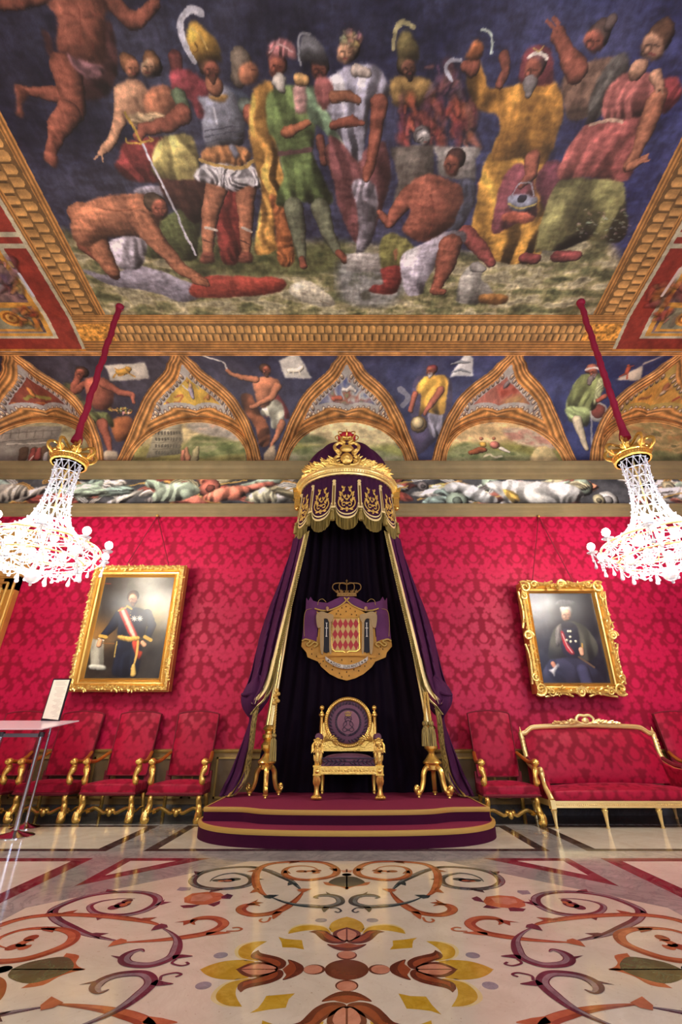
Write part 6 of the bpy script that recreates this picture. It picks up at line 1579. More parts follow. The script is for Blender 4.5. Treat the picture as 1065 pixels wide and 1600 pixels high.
# ---------------------------------------------------------------- damask-covered seating
M_SEAT = attr_mat('crimson_seat_damask', spec=.2, pat=(.68, .48), sheen=.2)
M_GIMP = mat('crimson_gimp', (116, 8, 30), .7, bump=.6, bscale=150)
M_BROWN = mat('brown_gilt_arm', (186, 118, 44), .32, metal=.6, var=.2)
SDK = np.array([124, 6, 32.]); SLT = np.array([166, 14, 50.])
def cloth(name, P, uv, parent, flip=False, off=(0, 0)):
    """upholstered panel: P (ny,nx,3), uv (ny,nx,2) in metres for the woven pattern"""
    d = damask(uv[..., 0]+off[0], uv[..., 1]+off[1]); rgb = SDK+(SLT-SDK)*d[..., None]
    return grid_mesh(name, P, rgb, M_SEAT, parent, alpha=d, flip=flip)
def cushion_box(name, w, y0, y1, z0, z1, parent, dome=.03, off=(0, 0), step=.012, w2=None):
    """a wrapped seat: front face, rounded edge, domed top"""
    w2 = w2 or w; path = [(y0, z0), (y0-.004, (z0+z1)/2), (y0, z1-.02), (y0+.012, z1-.005), (y0+.03, z1)]
    n = int((y1-y0)/step); path += [(y0+.03+(y1-y0-.03)*k/n, z1+dome*math.sin(PI*k/n)) for k in range(1, n+1)]
    ds = [0]
    # refine the path
    pp = []
    for (a, b), (c, d) in zip(path[:-1], path[1:]):
        q = max(1, int(math.hypot(c-a, d-b)/step)); pp += [(a+(c-a)*k/q, b+(d-b)*k/q) for k in range(q)]
    pp.append(path[-1])
    for i in range(1, len(pp)): ds.append(ds[-1]+math.hypot(pp[i][0]-pp[i-1][0], pp[i][1]-pp[i-1][1]))
    nx = int(w/step); u = np.linspace(-1, 1, nx); U = np.sign(u)*np.abs(u)
    P = np.zeros((len(pp), nx+4, 3)); UV = np.zeros((len(pp), nx+4, 2))
    for j, (y, z) in enumerate(pp):
        t = (y-y0)/(y1-y0); ww = (w+(w2-w)*max(0, t))/2
        e = 1-np.abs(u)**8; zz = z-(1-e)*.012*(z-z0 > .05)+0*u
        if z > z1: zz = z1+(z-z1)*(1-u*u)-(1-e)*.012
        P[j, 2:-2, 0] = U*ww; P[j, 2:-2, 1] = y; P[j, 2:-2, 2] = zz
        P[j, 0] = (-ww, y, z0); P[j, 1] = (-ww-.004, y, (z0+min(z, z1))/2); P[j, -1] = (ww, y, z0); P[j, -2] = (ww+.004, y, (z0+min(z, z1))/2)
        UV[j, 2:-2, 0] = U*ww; UV[j, :, 1] = ds[j]; UV[j, 0, 0] = -ww-.1; UV[j, 1, 0] = -ww-.05; UV[j, -1, 0] = ww+.1; UV[j, -2, 0] = ww+.05
    return cloth(name, P, UV, parent, off=off)
def make_armchair(name, label):
    t = thing(name, label, 'armchair')
    # seat
    s = cushion_box('seat', .71, 0, .52, .315, .44, t, .03, off=(.385, .22), w2=.62)
    g = MB(); g.tube([(-.31, .52, .325), (-.358, -.002, .325), (.358, -.002, .325), (.31, .52, .325)], .014, 6); g.box(-.33, .01, .30, .33, .50, .34); g.build('seat_gimp', M_GIMP, s)
    # back: tall, leaning, slightly arched at the top
    nz, nx = 68, 50; P = np.zeros((nz, nx, 3)); UV = np.zeros((nz, nx, 2))
    v = np.linspace(0, 1, nz)[:, None]; u = np.linspace(-1, 1, nx)[None]
    top = .80+.035*(1-np.abs(u)**2.2); z = .50+(top)*v
    P[..., 0] = u*(.285+.02*v); P[..., 1] = .49+.13*v-.035*(1-u**4)*(1-(2*v-1)**4)-.01; P[..., 2] = z
    UV[..., 0] = u*.3; UV[..., 1] = .8*v
    b = cloth('backrest', P, UV, t, off=(.385, .12))
    Q = P.copy(); Q[..., 1] = .49+.13*v+.045; m = MB()
    bo = [tuple(P[0, k]) for k in range(nx)]+[tuple(P[k, -1]) for k in range(nz)]+[tuple(P[-1, k]) for k in range(nx-1, -1, -1)]+[tuple(P[k, 0]) for k in range(nz-1, -1, -1)]
    bq = [tuple(Q[0, k]) for k in range(nx)]+[tuple(Q[k, -1]) for k in range(nz)]+[tuple(Q[-1, k]) for k in range(nx-1, -1, -1)]+[tuple(Q[k, 0]) for k in range(nz-1, -1, -1)]
    m.sheet([bo, bq]); m.sheet([[tuple(Q[0, k]) for k in range(nx)], [tuple(Q[-1, k]) for k in range(nx)]]); m.build('back_lining', M_GIMP, b)
    m = MB(); m.tube([(x, y-.004, z) for x, y, z in bo[::4]], .009, 5, closed=True); m.build('back_gimp', M_GIMP, b)
    for sx in (-1, 1):
        m = MB(); m.box(sx*.285-.035, .49, .34, sx*.285+.035, .545, .56); m.build('back_upright', M_GIMP, t, smooth=False)
    for sx in (-1, 1):
        # S-curved arm support, knob and arm
        m = MB(); P_ = crv([(.33, .03, .43), (.335, .01, .47), (.325, -.005, .53), (.345, .015, .60), (.355, .02, .66)], 5)
        m.tube([(sx*x, y, z) for x, y, z in P_], [.029+.014*math.sin(PI*i/(len(P_)-1)*2)**2 for i in range(len(P_))], 10); m.ball((sx*.33, .03, .435), .032, 10, 6, (1, 1, .5)); sp = m.build('arm_support', M_GOLD, t)
        m = MB(); m.ball((sx*.350, -.01, .69), .048, 12, 8, (1, 1, .95)); m.ball((sx*.368, -.03, .69), .030, 8, 6); m.ball((sx*.332, -.03, .69), .030, 8, 6); m.build('scroll_knob', M_GOLD, sp)
        m = MB(); P_ = crv([(.350, .0, .70), (.352, .12, .685), (.345, .24, .69), (.325, .38, .735), (.300, .50, .79)], 5)
        m.tube([(sx*x, y, z) for x, y, z in P_], [.034-.010*i/(len(P_)-1) for i in range(len(P_))], 10, flat=.8); m.build('arm', M_BROWN, t)
        # scroll legs
        m = MB(); P_ = crv([(.31, .05, .32), (.312, .03, .27), (.315, .055, .21), (.33, .045, .14), (.345, .01, .08), (.338, .0, .045), (.33, .02, .03)], 5)
        m.tube([(sx*x, y, z) for x, y, z in P_], [.031+.024*(i/(len(P_)-1))**1.5 for i in range(len(P_))], 10)
        for q in (-1, 0, 1): m.tube([(sx*(.338+q*.018), -.028+abs(q)*.008, z) for z in (.13, .09, .05, .03)], [.010, .020, .020, .012], 6)
        m.lathe([(.0, 0), (.018, 0), (.022, .015), (.016, .03)], 10, Matrix.Translation((sx*.335, .01, 0))); m.build('leg', M_GOLD, t)
        m = MB(); P_ = crv([(.28, .50, .36), (.28, .50, .25), (.29, .53, .12), (.30, .56, .0)], 5); m.tube([(sx*x, y, z) for x, y, z in P_], .026, 8); m.build('leg', M_GOLD, t)
        m = MB(); m.tube(crv([(sx*.325, .04, .10), (sx*.31, .16, .12), (sx*.30, .28, .095), (sx*.295, .42, .12), (sx*.295, .53, .11)], 5), .015, 8)
        for q in range(5): m.ball((sx*(.30+.022*math.cos(q*1.26)), .20+.0*q, .11+.022*math.sin(q*1.26)), .016, 6, 5)
        m.build('side_stretcher', M_GOLD, t)
    m = MB()
    for sx in (-1, 1):
        P_ = crv([(.30, .20, .12), (.22, .20, .145), (.14, .20, .115), (.08, .19, .09), (.02, .19, .115)], 5); m.tube([(sx*x, y, z) for x, y, z in P_], [.019+.007*math.sin(PI*i/20) for i in range(len(P_))], 8); m.ball((sx*.035, .18, .125), .032, 8, 6)
    m.ball((0, .17, .10), .038, 10, 8, (1, .8, 1.4)); m.build('front_stretcher', M_GOLD, t)
    return t
proto = make_armchair('armchair', 'crimson damask high-backed armchair, the one nearest the left side of the dais')
spots = [(-2.235, 6.87, 0, None), (-3.12, 6.90, 0, 'crimson damask high-backed armchair, second from the left side of the dais'),
         (-3.99, 6.90, 0, 'crimson damask high-backed armchair, third from the left side of the dais, chrome post before it'),
         (-4.86, 6.90, 0, 'crimson damask high-backed armchair behind the lectern, at the left edge of the photo'),
         (2.085, 6.68, 0, 'crimson damask high-backed armchair between the dais and the gilt sofa'),
         (4.94, 6.86, 0, 'crimson damask high-backed armchair beyond the far right end of the sofa')]
for i, (x, y, a, lb) in enumerate(spots):
    o = proto if i == 0 else copy_tree(proto)
    o.location = (x, y, 0); o.rotation_euler.z = a; o['group'] = 'crimson armchairs along the wall'
    if lb: o['label'] = lb
# ---------------------------------------------------------------- sofa
sf = thing('sofa', 'long gilt-framed sofa in crimson damask with a carved crest under the right-hand portrait', 'sofa', (3.48, 6.56, 0))
HW = .96
c = cushion_box('seat', 2*HW-.08, -.02, .60, .285, .40, sf, .05, off=(.30, .30), step=.013)
nz, nx = 50, 140; P = np.zeros((nz, nx, 3)); UV = np.zeros((nz, nx, 2)); v = np.linspace(0, 1, nz)[:, None]; u = np.linspace(-1, 1, nx)[None]
topz = np.interp(np.abs(u), [0, .70, .86, .93, 1], [1.09, 1.085, 1.06, 1.02, .99])
P[..., 0] = u*(HW-.05); P[..., 1] = .56+.17*v-.05*(1-u**6)*(1-(2*v-1)**4)+0*u; P[..., 2] = .42+(topz-.42)*v; UV[..., 0] = u*(HW-.05); UV[..., 1] = .66*v
b = cloth('backrest', P, UV, sf, off=(.22, .35)); m = MB(); m.sheet([[(x, .62+.17*q, z) for x, z in ((-(HW-.05), .42+(.99-.42)*q), (-.6, .42+(1.07-.42)*q), (0, .42+.67*q), (.6, .42+(1.07-.42)*q), (HW-.05, .42+(.99-.42)*q))] for q in (0, 1)]); m.build('back_lining', M_GIMP, b)
m = MB(); R_ = [(x, z) for x, z in crv([(-HW, 1.03), (-.90, 1.035), (-.85, 1.07), (-.78, 1.105), (-.60, 1.12), (-.3, 1.13), (0, 1.14), (.3, 1.13), (.60, 1.12), (.78, 1.105), (.85, 1.07), (.90, 1.035), (HW, 1.03)], 6)]
m.tube([(x, .73, z) for x, z in R_], .034, 10); m.tube([(x, .70, z+.010) for x, z in R_], .012, 6); top = m.build('top_rail', M_GOLDL, sf)
m = MB()
for k in range(3, len(R_)-3):
    for q in (0, .5): x = R_[k][0]+(R_[k+1][0]-R_[k][0])*q; z = R_[k][1]+(R_[k+1][1]-R_[k][1])*q; m.ball((x, .715, z+.026), .010, 6, 4)
m.build('top_beading', M_GOLDL, top)
m = MB(); rs = random.Random(9)
for s in (-1, 1):
    m.tube([(s*x, .71, z) for x, z in crv([(.0, 1.15), (.08, 1.165), (.10, 1.21), (.06, 1.25), (.0, 1.245)], 5)], .018, 8)
    m.tube([(s*x, .70, z) for x, z in crv([(.08, 1.16), (.16, 1.20), (.20, 1.17), (.26, 1.165)], 5)], .016, 8)
    for k in range(16): m.leaf((s*(.05+.02*k), .70, 1.155+.002*(k % 3)), (s, -.1, rs.uniform(-.1, .9)), (0, -1, 0), .085-.002*k, .035)
m.ball((0, .70, 1.19), .04, 10, 8, (1.1, .6, .9)); m.v = [(a*1.25, b-.01, 1.13+(c-1.13)*1.15) for a, b, c in m.v]; m.build('carved_crest', M_GOLDL, sf)
for s in (-1, 1):
    m = MB(); m.lathe([(.022, 0), (.026, .01), (.012, .02), (.016, .035), (.006, .05), (.004, .075), (0, .08)], 12, Matrix.Translation((s*HW, .73, 1.04))); m.build('finial', M_GOLDL, sf)
    m = MB(); P_ = crv([(HW, .73, 1.04), (HW-.005, .71, .90), (HW-.01, .69, .78), (HW, .62, .68), (HW, .42, .61), (HW, .22, .595)], 6); m.tube([(s*x, y, z) for x, y, z in P_], .033, 10)
    for k in range(12): m.leaf((s*(HW-.004), .70-.002*k, 1.0-.022*k), (-s*.5*(-1)**k, -.2, -1), (0, -1, 0), .05, .03)
    ap = m.build('back_post_and_arm_rail', M_GOLDL, sf)
    m = MB(); m.ball((s*HW, .19, .60), .040, 12, 8, (.8, 1, 1)); P_ = crv([(HW, .20, .60), (HW-.01, .18, .52), (HW, .12, .42), (HW-.005, .03, .33), (HW-.005, .0, .29)], 6); m.tube([(s*x, y, z) for x, y, z in P_], [.038-.006*math.sin(PI*i/(len(P_)-1)) for i in range(len(P_))], 10)
    for k in range(7): m.leaf((s*HW, .155-.02*k, .52-.03*k), (0, -.4, -1), (0, -1, .3), .06, .035)
    m.build('arm_support', M_GOLDL, sf)
    # upholstered side
    nz_, nx_ = 30, 46; PS = np.zeros((nz_, nx_, 3)); UVs = np.zeros((nz_, nx_, 2)); v = np.linspace(0, 1, nz_)[:, None]; u = np.linspace(0, 1, nx_)[None]
    yy = .02+.68*u; zt = np.interp(yy, [.02, .20, .42, .62, .70], [.34, .60, .61, .67, .82]); PS[..., 0] = s*(HW-.035); PS[..., 1] = yy+0*v; PS[..., 2] = .28+(zt-.28)*v; UVs[..., 0] = yy+0*v; UVs[..., 1] = v*.4
    a_ = cloth('side_panel', PS, UVs, sf); q = a_.modifiers.new('thick', 'SOLIDIFY'); q.thickness = .04; q.offset = 0
    m = MB(); m.tube(crv([(s*(HW-.01), .68, .73), (s*(HW-.01), .6, .70), (s*(HW-.01), .42, .645), (s*(HW-.01), .26, .63)], 4), .028, 8); m.build('arm_pad', M_GIMP, ap)
m = MB(); m.box(-HW, -.035, .215, HW, .0, .285); m.box(-HW-.005, -.042, .265, HW+.005, 0, .285); m.box(-HW-.005, -.042, .213, HW+.005, 0, .228)
for s in (-1, 1): m.box(s*HW-.03, -.045, .20, s*HW+.03, .03, .295); m.box(min(s*HW, s*(HW-.03)), 0, .215, max(s*HW, s*(HW-.03)), .70, .28)
m.box(-HW, .68, .215, HW, .71, .28); rl_ = m.build('seat_rail', M_GOLDL, sf)
m = MB()
for k in range(75): m.ball((-HW+.05+.0249*k, -.037, .247), .009, 6, 4)
m.build('rail_beading', M_GOLDL, rl_)
for x, y in [(-HW+.01, -.0), (-.33, 0), (.33, 0), (HW-.01, 0), (-HW+.02, .68), (HW-.02, .68)]:
    m = MB(); m.lathe([(0, 0), (.017, 0), (.021, .012), (.015, .03), (.028, .15), (.039, .185), (.030, .195), (.04, .205), (.04, .215)], 16, Matrix.Translation((x, y, 0)), flute=.10, nf=8); m.build('leg', M_GOLDL, sf)
# ---------------------------------------------------------------- lectern of chromed tube at the left
M_CHROME = mat('polished_steel', (200, 204, 214), .12, metal=1)
st = thing('lectern_stand', 'chrome tube lectern with sloping pale top and small upright notice, left of the chairs', 'lectern', (-3.8, 6.1, 0))
def post(x, y, top, r, rb):
    m = MB(); m.lathe([(r, .02), (r, top)], 16, Matrix.Translation((x, y, 0))); p = m.build('post', M_CHROME, st)
    m = MB(); m.lathe([(rb, 0), (rb, .008), (rb*.93, .016), (r*2, .045), (r*1.3, .06)], 40, Matrix.Translation((x, y, 0))); m.build('round_base', M_CHROME, p)
    m = MB(); m.lathe([(r*1.25, top-.05), (r*1.25, top)], 12, Matrix.Translation((x, y, 0))); m.build('clamp', mat('black_clamp', (24, 24, 28), .4) if 'black_clamp' not in bpy.data.materials else bpy.data.materials['black_clamp'], p)
post(.12, -.03, 1.04, .026, .20); post(-.36, -.03, 1.04, .026, .20); post(-.10, .50, 1.15, .017, .17)
m = MB(); m.box(-.42, -.045, .985, .15, -.02, 1.025); m.build('crossbar', mat('brushed_steel_bar', (120, 122, 130), .4, metal=.8), st, smooth=False)
m = MB(); M = Matrix.Translation((0, 0, 0))
vs_ = [(-.80, -.06, 1.065), (.135, -.06, 1.065), (.28, .44, 1.168), (-.80, .44, 1.168)]
m.add(vs_+[(x, y, z+.012) for x, y, z in vs_], [(3, 2, 1, 0), (4, 5, 6, 7), (0, 1, 5, 4), (1, 2, 6, 5), (2, 3, 7, 6), (3, 0, 4, 7)]); tp = m.build('sloping_top', mat('pale_pink_acrylic', (226, 200, 206), .2, coat=.4), st, smooth=False)
m = MB(); B = [(-.215, .42, 1.17), (.045, .40, 1.15), (.05, .42, 1.70), (-.21, .44, 1.70)]
B2 = [(a, b+.012, c_) for a, b, c_ in B]; m.add(B+B2, [(0, 1, 2, 3), (7, 6, 5, 4), (0, 4, 5, 1), (1, 5, 6, 2), (2, 6, 7, 3), (3, 7, 4, 0)]); nb = m.build('notice_board', mat('notice_frame_black', (36, 32, 40), .3), st, smooth=False)
m = MB(); q = .018; B = [(-.215+q, .413, 1.17+q*2), (.045-q, .396, 1.15+q*2), (.05-q, .415, 1.70-q), (-.21+q, .433, 1.70-q)]; m.add(B, [(0, 1, 2, 3)]); sh_ = m.build('notice_sheet', mat('cream_paper', (236, 226, 206), .6), nb, smooth=False, fix=False)
m = MB()
for k in range(30):
    z = 1.66-.015*k
    if k in (4, 14): continue
    f = (z-1.15)/.55; y = .396+.02*f-.002; m.add([(-.165, y+.0175*(1-0), z), (.0+.02*math.sin(k*5), y, z), (.0+.02*math.sin(k*5), y, z+.003), (-.165, y+.0175, z+.003)], [(0, 1, 2, 3)])
m.build('notice_lines', mat('pale_grey_print', (176, 166, 150), .7), sh_, smooth=False, fix=False)
# ---------------------------------------------------------------- framed portraits
M_FRAME = mat('antique_gilt_frame', (242, 206, 120), .30, metal=.75, bump=.6, bscale=55, var=.25, vscale=20)
M_FRAMES = mat('shaded_smooth_gilt', (214, 172, 92), .34, metal=.7, bump=.05, bscale=60)  # body gilt toned darker than the carving, so recesses read as shaded
M_OIL = attr_mat('varnished_oil_painting', rough=.28, spec=.5)
def frame_obj(t, w, h, fw, depth=.12):
    """mitred frame profile swept round the opening; t local origin = centre, facing -y"""
    prof = [(0, 0), (.0, .02), (.04, .035), (.06, .02), (.09, .03), (.11, .05), (.16, .085), (.30, .045), (.42, .05), (.48, .075), (.56, .06), (.75, .115), (.92, .105), (1, .07), (1, 0)]
    rows = []
    for (a, b) in [(1, -.09)]+prof[::-1]:
        q = fw*(1-a); x, z = w/2-q, h/2-q; y = -b*1.0
        n = 24; row = []
        for (x0, z0, x1, z1) in ((-x, -z, x, -z), (x, -z, x, z), (x, z, -x, z), (-x, z, -x, -z)):
            row += [(x0+(x1-x0)*k/n, y, z0+(z1-z0)*k/n) for k in range(n)]
        rows.append(row)
    m = MB(); m.sheet(rows, closed=True); return m.build('frame', M_FRAMES, t, auto=25)
def around(w, h, inset, step):
    x, z = w/2-inset, h/2-inset; out = []
    for (x0, z0, x1, z1) in ((-x, -z, x, -z), (x, -z, x, z), (x, z, -x, z), (-x, z, -x, -z)):
        L = math.hypot(x1-x0, z1-z0); n = int(L/step)
        for k in range(n): out.append((x0+(x1-x0)*k/n, z0+(z1-z0)*k/n, (x1-x0)/L, (z1-z0)/L))
    return out
def portrait_canvas(cx, cz, w, h, Y, bg, ox, oy, sc):
    C_ = Canvas(-w/2, w/2, -h/2, h/2, .0065, bg, tr=lambda x, y: (PY(x, y, Y)[0]-cx, PY(x, y, Y)[2]-cz), up=1); C_.frame(ox, oy, sc); return C_
def canvas_to(C_, t, name='painted_canvas', y=-.012):
    u = np.arange(C_.nx)*C_.step+C_.u0; v = np.arange(C_.ny)*C_.step+C_.v0; U_, V_ = np.meshgrid(u, v); return grid_mesh(name, np.stack([U_, np.full_like(U_, y), V_], -1), C_.a, M_OIL, t, smooth=False)
# --- left: officer standing
W1, H1, Y1 = 1.54, 1.985, 7.40
p1 = thing('framed_portrait', 'large gilt-framed portrait of a standing officer with sash, left of the throne', 'painting', (-3.498, Y1, 2.603)); p1.rotation_euler.x = math.radians(3)
frame_obj(p1, W1, H1, .19)
rs = random.Random(3); m = MB()
for (x, z, dx, dz) in around(W1, H1, .045, .030):
    for q in range(2):
        a = rs.uniform(-1.3, 1.3); px_, pz = x+rs.uniform(-.018, .018), z+rs.uniform(-.018, .018)
        m.leaf((px_, -.105, pz), (dx*math.cos(a)-dz*math.sin(a), -.15, dz*math.cos(a)+dx*math.sin(a)), (0, -1, 0), rs.uniform(.04, .065), rs.uniform(.022, .038), bend=.08)
m.build('leaf_carving', M_FRAME, p1); m = MB()
for (x, z, dx, dz) in around(W1, H1, .135, .024): m.ball((x, -.05, z), .010, 6, 4)
tag(m.build('bead_carving', M_FRAME, p1), kind='stuff'); m = MB()
for (x, z, dx, dz) in around(W1, H1, .0, .022): m.ball((x, -.06, z), .010, 6, 4)
tag(m.build('bead_carving', M_FRAME, p1), kind='stuff')
C1 = portrait_canvas(-3.498, 2.603, W1-.36, H1-.36, Y1, (70, 58, 40), 100, 880, 5.325); c1 = C1.a.shape[:2]
yy = np.linspace(0, 1, c1[0])[:, None]; xx = np.linspace(0, 1, c1[1])[None]
lg = np.exp(-((xx-.85)**2/.12+(yy-.62)**2/.03)); lt_ = np.exp(-((xx-.05)**2/.08+(yy-.42)**2/.02)); tp_ = np.exp(-((xx-.65)**2/.12+(yy-.95)**2/.05))
C1.a = np.array([44, 38, 32.])+lg[..., None]*np.array([96, 86, 40.])+lt_[..., None]*np.array([90, 60, 20.])+tp_[..., None]*np.array([120, 124, 120.])+fbm(c1, 30, 3)[..., None]*40
C1.poly((150, 146, 130), [215, 620, 330, 650, 330, 700, 320, 880, 215, 880], smooth=False, shade=.3, folds=.4, seed=3); C1.poly((170, 170, 156), [212, 842, 330, 850, 330, 890, 210, 878], shade=.6)
C1.line((120, 80, 40), 320, 665, 440, 668, w=8)
C1.poly((24, 28, 40), [440, 640, 600, 655, 600, 760, 560, 930, 400, 930, 410, 800, 425, 700], folds=.4, seed=5); C1.poly((24, 28, 40), [560, 650, 625, 655, 640, 760, 600, 930, 540, 930], folds=.4, seed=6)
C1.line((190, 160, 80), 440, 650, 425, 720, 415, 780, w=9)
C1.limb((28, 34, 48), 470, 430, 44, 400, 530, 40, 330, 600, 28); C1.limb((28, 34, 48), 690, 430, 46, 735, 520, 34, 700, 610, 26)
C1.poly((30, 36, 52), [460, 400, 520, 372, 570, 372, 640, 378, 700, 420, 690, 520, 640, 620, 460, 612, 452, 520], folds=.4, seed=7, shade=.5)
C1.line((196, 158, 70), 300, 604, 352, 614, w=26); C1.line((196, 158, 70), 672, 612, 722, 640, w=28); C1.line((230, 226, 216), 285, 628, 330, 642, w=8)
C1.limb((206, 150, 110), 300, 650, 20, 290, 680, 22); C1.limb((206, 150, 110), 650, 660, 18, 668, 680, 20)
C1.poly((190, 60, 50), [462, 395, 514, 375, 560, 480, 612, 606, 550, 606, 500, 500], shade=.2); C1.poly((226, 214, 190), [478, 390, 500, 382, 545, 480, 595, 606, 568, 606, 515, 490], shade=.2)
C1.poly((196, 150, 70), [455, 600, 540, 610, 625, 608, 620, 645, 540, 655, 455, 630], shade=.5, folds=.4); C1.line((200, 160, 80), 460, 398, 520, 374, w=14); C1.line((206, 166, 80), 530, 360, 568, 384, w=14)
C1.poly((176, 60, 40), [566, 655, 630, 655, 620, 720, 650, 740, 620, 800, 590, 760], folds=.6); C1.line((206, 166, 84), 615, 650, 600, 760, 572, 850, w=18); C1.limb((206, 170, 90), 572, 850, 16, 570, 920, 26)
for x in (588, 634):
    for q in range(8): C1.line((226, 220, 200), x, 462, x+22*math.cos(q*PI/4), 462+22*math.sin(q*PI/4), w=6)
C1.head(582, 300, 46, (206, 146, 112), (70, 56, 44), hy=-.45, beard=(96, 66, 46)); C1.limb((120, 84, 60), 578, 322, 16, 596, 324, 14)
C1.line((176, 60, 40), 340, 175, 400, 178, w=6, al=.7)
for q in range(4): C1.limb((206, 170, 90), 556, 410+q*26, 4)
C1.warp(.5, 8, 3); C1.mottle(.08, 20, 4); canvas_to(C1, p1)
# --- right: seated gentleman, rococo frame
W2, H2, Y2 = 1.42, 1.777, 7.40
p2 = thing('framed_portrait', 'portrait of a seated grey-haired man in a swirling rococo gilt frame', 'painting', (3.557, Y2, 2.431)); p2.rotation_euler.x = math.radians(3)
frame_obj(p2, W2-.06, H2-.06, .16); m = MB(); rs = random.Random(8)
for (x, z, dx, dz) in around(W2, H2, .07, .034):
    for q in range(2):
        a = rs.uniform(-1.6, 1.6); m.leaf((x+rs.uniform(-.035, .035), -.10, z+rs.uniform(-.035, .035)), (dx*math.cos(a)-dz*math.sin(a), -.2, dz*math.cos(a)+dx*math.sin(a)), (0, -1, 0), rs.uniform(.04, .07), rs.uniform(.02, .035), bend=.1)
tag(m.build('leaf_carving', M_FRAME, p2), kind='stuff'); m = MB()
def swirl(m, c, r, s, tilt=0, r0=.022):
    m.tube([(c[0]+r*(1-t*.85)*math.cos(tilt+s*t*9), -.10-.03*t, c[1]+r*(1-t*.85)*math.sin(tilt+s*t*9)) for t in np.linspace(0, 1, 26)], [r0*(1-.4*t) for t in np.linspace(0, 1, 26)], 7)
for sx in (-1, 1):
    for sz in (-1, 1):
        swirl(m, (sx*(W2/2-.10), sz*(H2/2-.10)), .10, sx*sz, math.atan2(sz, sx)); swirl(m, (sx*(W2/2-.26), sz*(H2/2-.055)), .06, -sx*sz, 0, .016); swirl(m, (sx*(W2/2-.055), sz*(H2/2-.26)), .06, sx*sz, PI/2, .016)
        # waved outer edge
        m.tube([(sx*x, -.07, sz*z) for x, z in crv([(.12, H2/2+.005), (.26, H2/2-.035), (.42, H2/2-.01), (.55, H2/2+.01)], 5)], .018, 7); m.tube([(sx*x, -.07, sz*z) for x, z in crv([(W2/2+.02, .12), (W2/2-.02, .30), (W2/2-.02, .50), (W2/2+.005, .72)], 5)], .018, 7)
for x, z, r in ((0, H2/2-.05, .075), (0, -H2/2+.05, .085), (-W2/2+.04, .0, .085), (W2/2-.04, 0, .085)):
    swirl(m, (x, z), r, 1, 0); swirl(m, (x, z), r*.8, -1, PI, .016); m.ball((x, -.12, z), .03, 8, 6)
m.build('rococo_scrolls', M_FRAME, p2)
C2 = portrait_canvas(3.557, 2.431, W2-.30, H2-.30, Y2, (26, 26, 34), 800, 900, 5.757); c2 = C2.a.shape[:2]
yy = np.linspace(0, 1, c2[0])[:, None]; xx = np.linspace(0, 1, c2[1])[None]
lg = np.exp(-((xx-.08)**2/.05+(yy-.88)**2/.06)); C2.a = np.array([24, 24, 32.])+lg[..., None]*np.array([110, 112, 116.])+fbm(c2, 26, 5)[..., None]*34
C2.poly((42, 42, 58), [330, 760, 480, 720, 640, 760, 760, 840, 800, 960, 300, 960], folds=.5, seed=3); C2.limb((56, 56, 80), 640, 850, 60, 680, 960, 60)
C2.poly((74, 74, 64), [360, 500, 430, 430, 540, 410, 640, 450, 720, 540, 770, 640, 740, 740, 660, 760, 560, 720, 420, 740, 330, 740, 330, 620], folds=.8, seed=4, shade=.5)
C2.poly((40, 40, 56), [440, 440, 560, 440, 600, 560, 600, 720, 480, 720, 430, 600], shade=.4); C2.poly((104, 100, 96), [390, 470, 440, 430, 450, 520, 440, 600, 400, 640, 385, 560], folds=.6)
C2.poly((176, 40, 50), [430, 510, 455, 505, 500, 610, 560, 690, 530, 705, 470, 640], shade=.3); C2.line((220, 200, 190), 445, 520, 490, 620, 540, 690, w=7)
for x, y in ((490, 580), (525, 590), (570, 590), (520, 550), (500, 500), (520, 500)): C2.limb((200, 196, 170), x, y, 14, shade=.8)
C2.limb((190, 140, 110), 620, 665, 26, 628, 700, 20); C2.line((170, 130, 60), 626, 610, 628, 640, w=14); C2.line((90, 70, 50), 600, 730, 680, 780, 740, 820, w=18)
C2.limb((190, 130, 100), 370, 790, 24, 380, 810, 20); C2.poly((206, 206, 206), [330, 845, 370, 830, 410, 785, 426, 815, 395, 850, 385, 905, 360, 870], folds=.5)
C2.head(480, 350, 56, (206, 158, 128), (176, 172, 166), hy=-.6); C2.line((150, 110, 84), 455, 385, 500, 388, w=10); C2.poly((40, 40, 50), [440, 420, 530, 420, 540, 470, 450, 470], shade=.2)
C2.poly((70, 70, 74), [380, 250, 420, 218, 520, 225, 560, 245, 520, 275, 400, 275], shade=.5, folds=.4)
C2.warp(.5, 8, 3); C2.mottle(.08, 20, 4); canvas_to(C2, p2)
m = MB(); m.box(-.06, -.075, -.80, .0, -.065, -.785); m.build('name_plate', M_FRAMES, p2, smooth=False)
def hang(name, lab, apex, ends):
    a = P3(*apex, 7.56); t = thing(name, lab, 'picture cord', tuple(a), group='cords the portraits hang from')
    for e in ends: m = MB(); m.tube([Vector((0, 0, 0)), Vector(PY(*e, 7.42))-a], .009, 6); m.build('cord', M_GIMP, t)
    m = MB(); m.ball((0, -.01, 0), .022, 8, 6); m.build('hook', M_BRAID, t)
hang('picture_cord', 'crimson cord holding the standing officer portrait from the cornice', (246, 806), ((193, 890), (265, 890)))
hang('picture_cord', 'crimson cord holding the seated man portrait from the cornice', (841, 807), ((831, 913), (897, 913)))
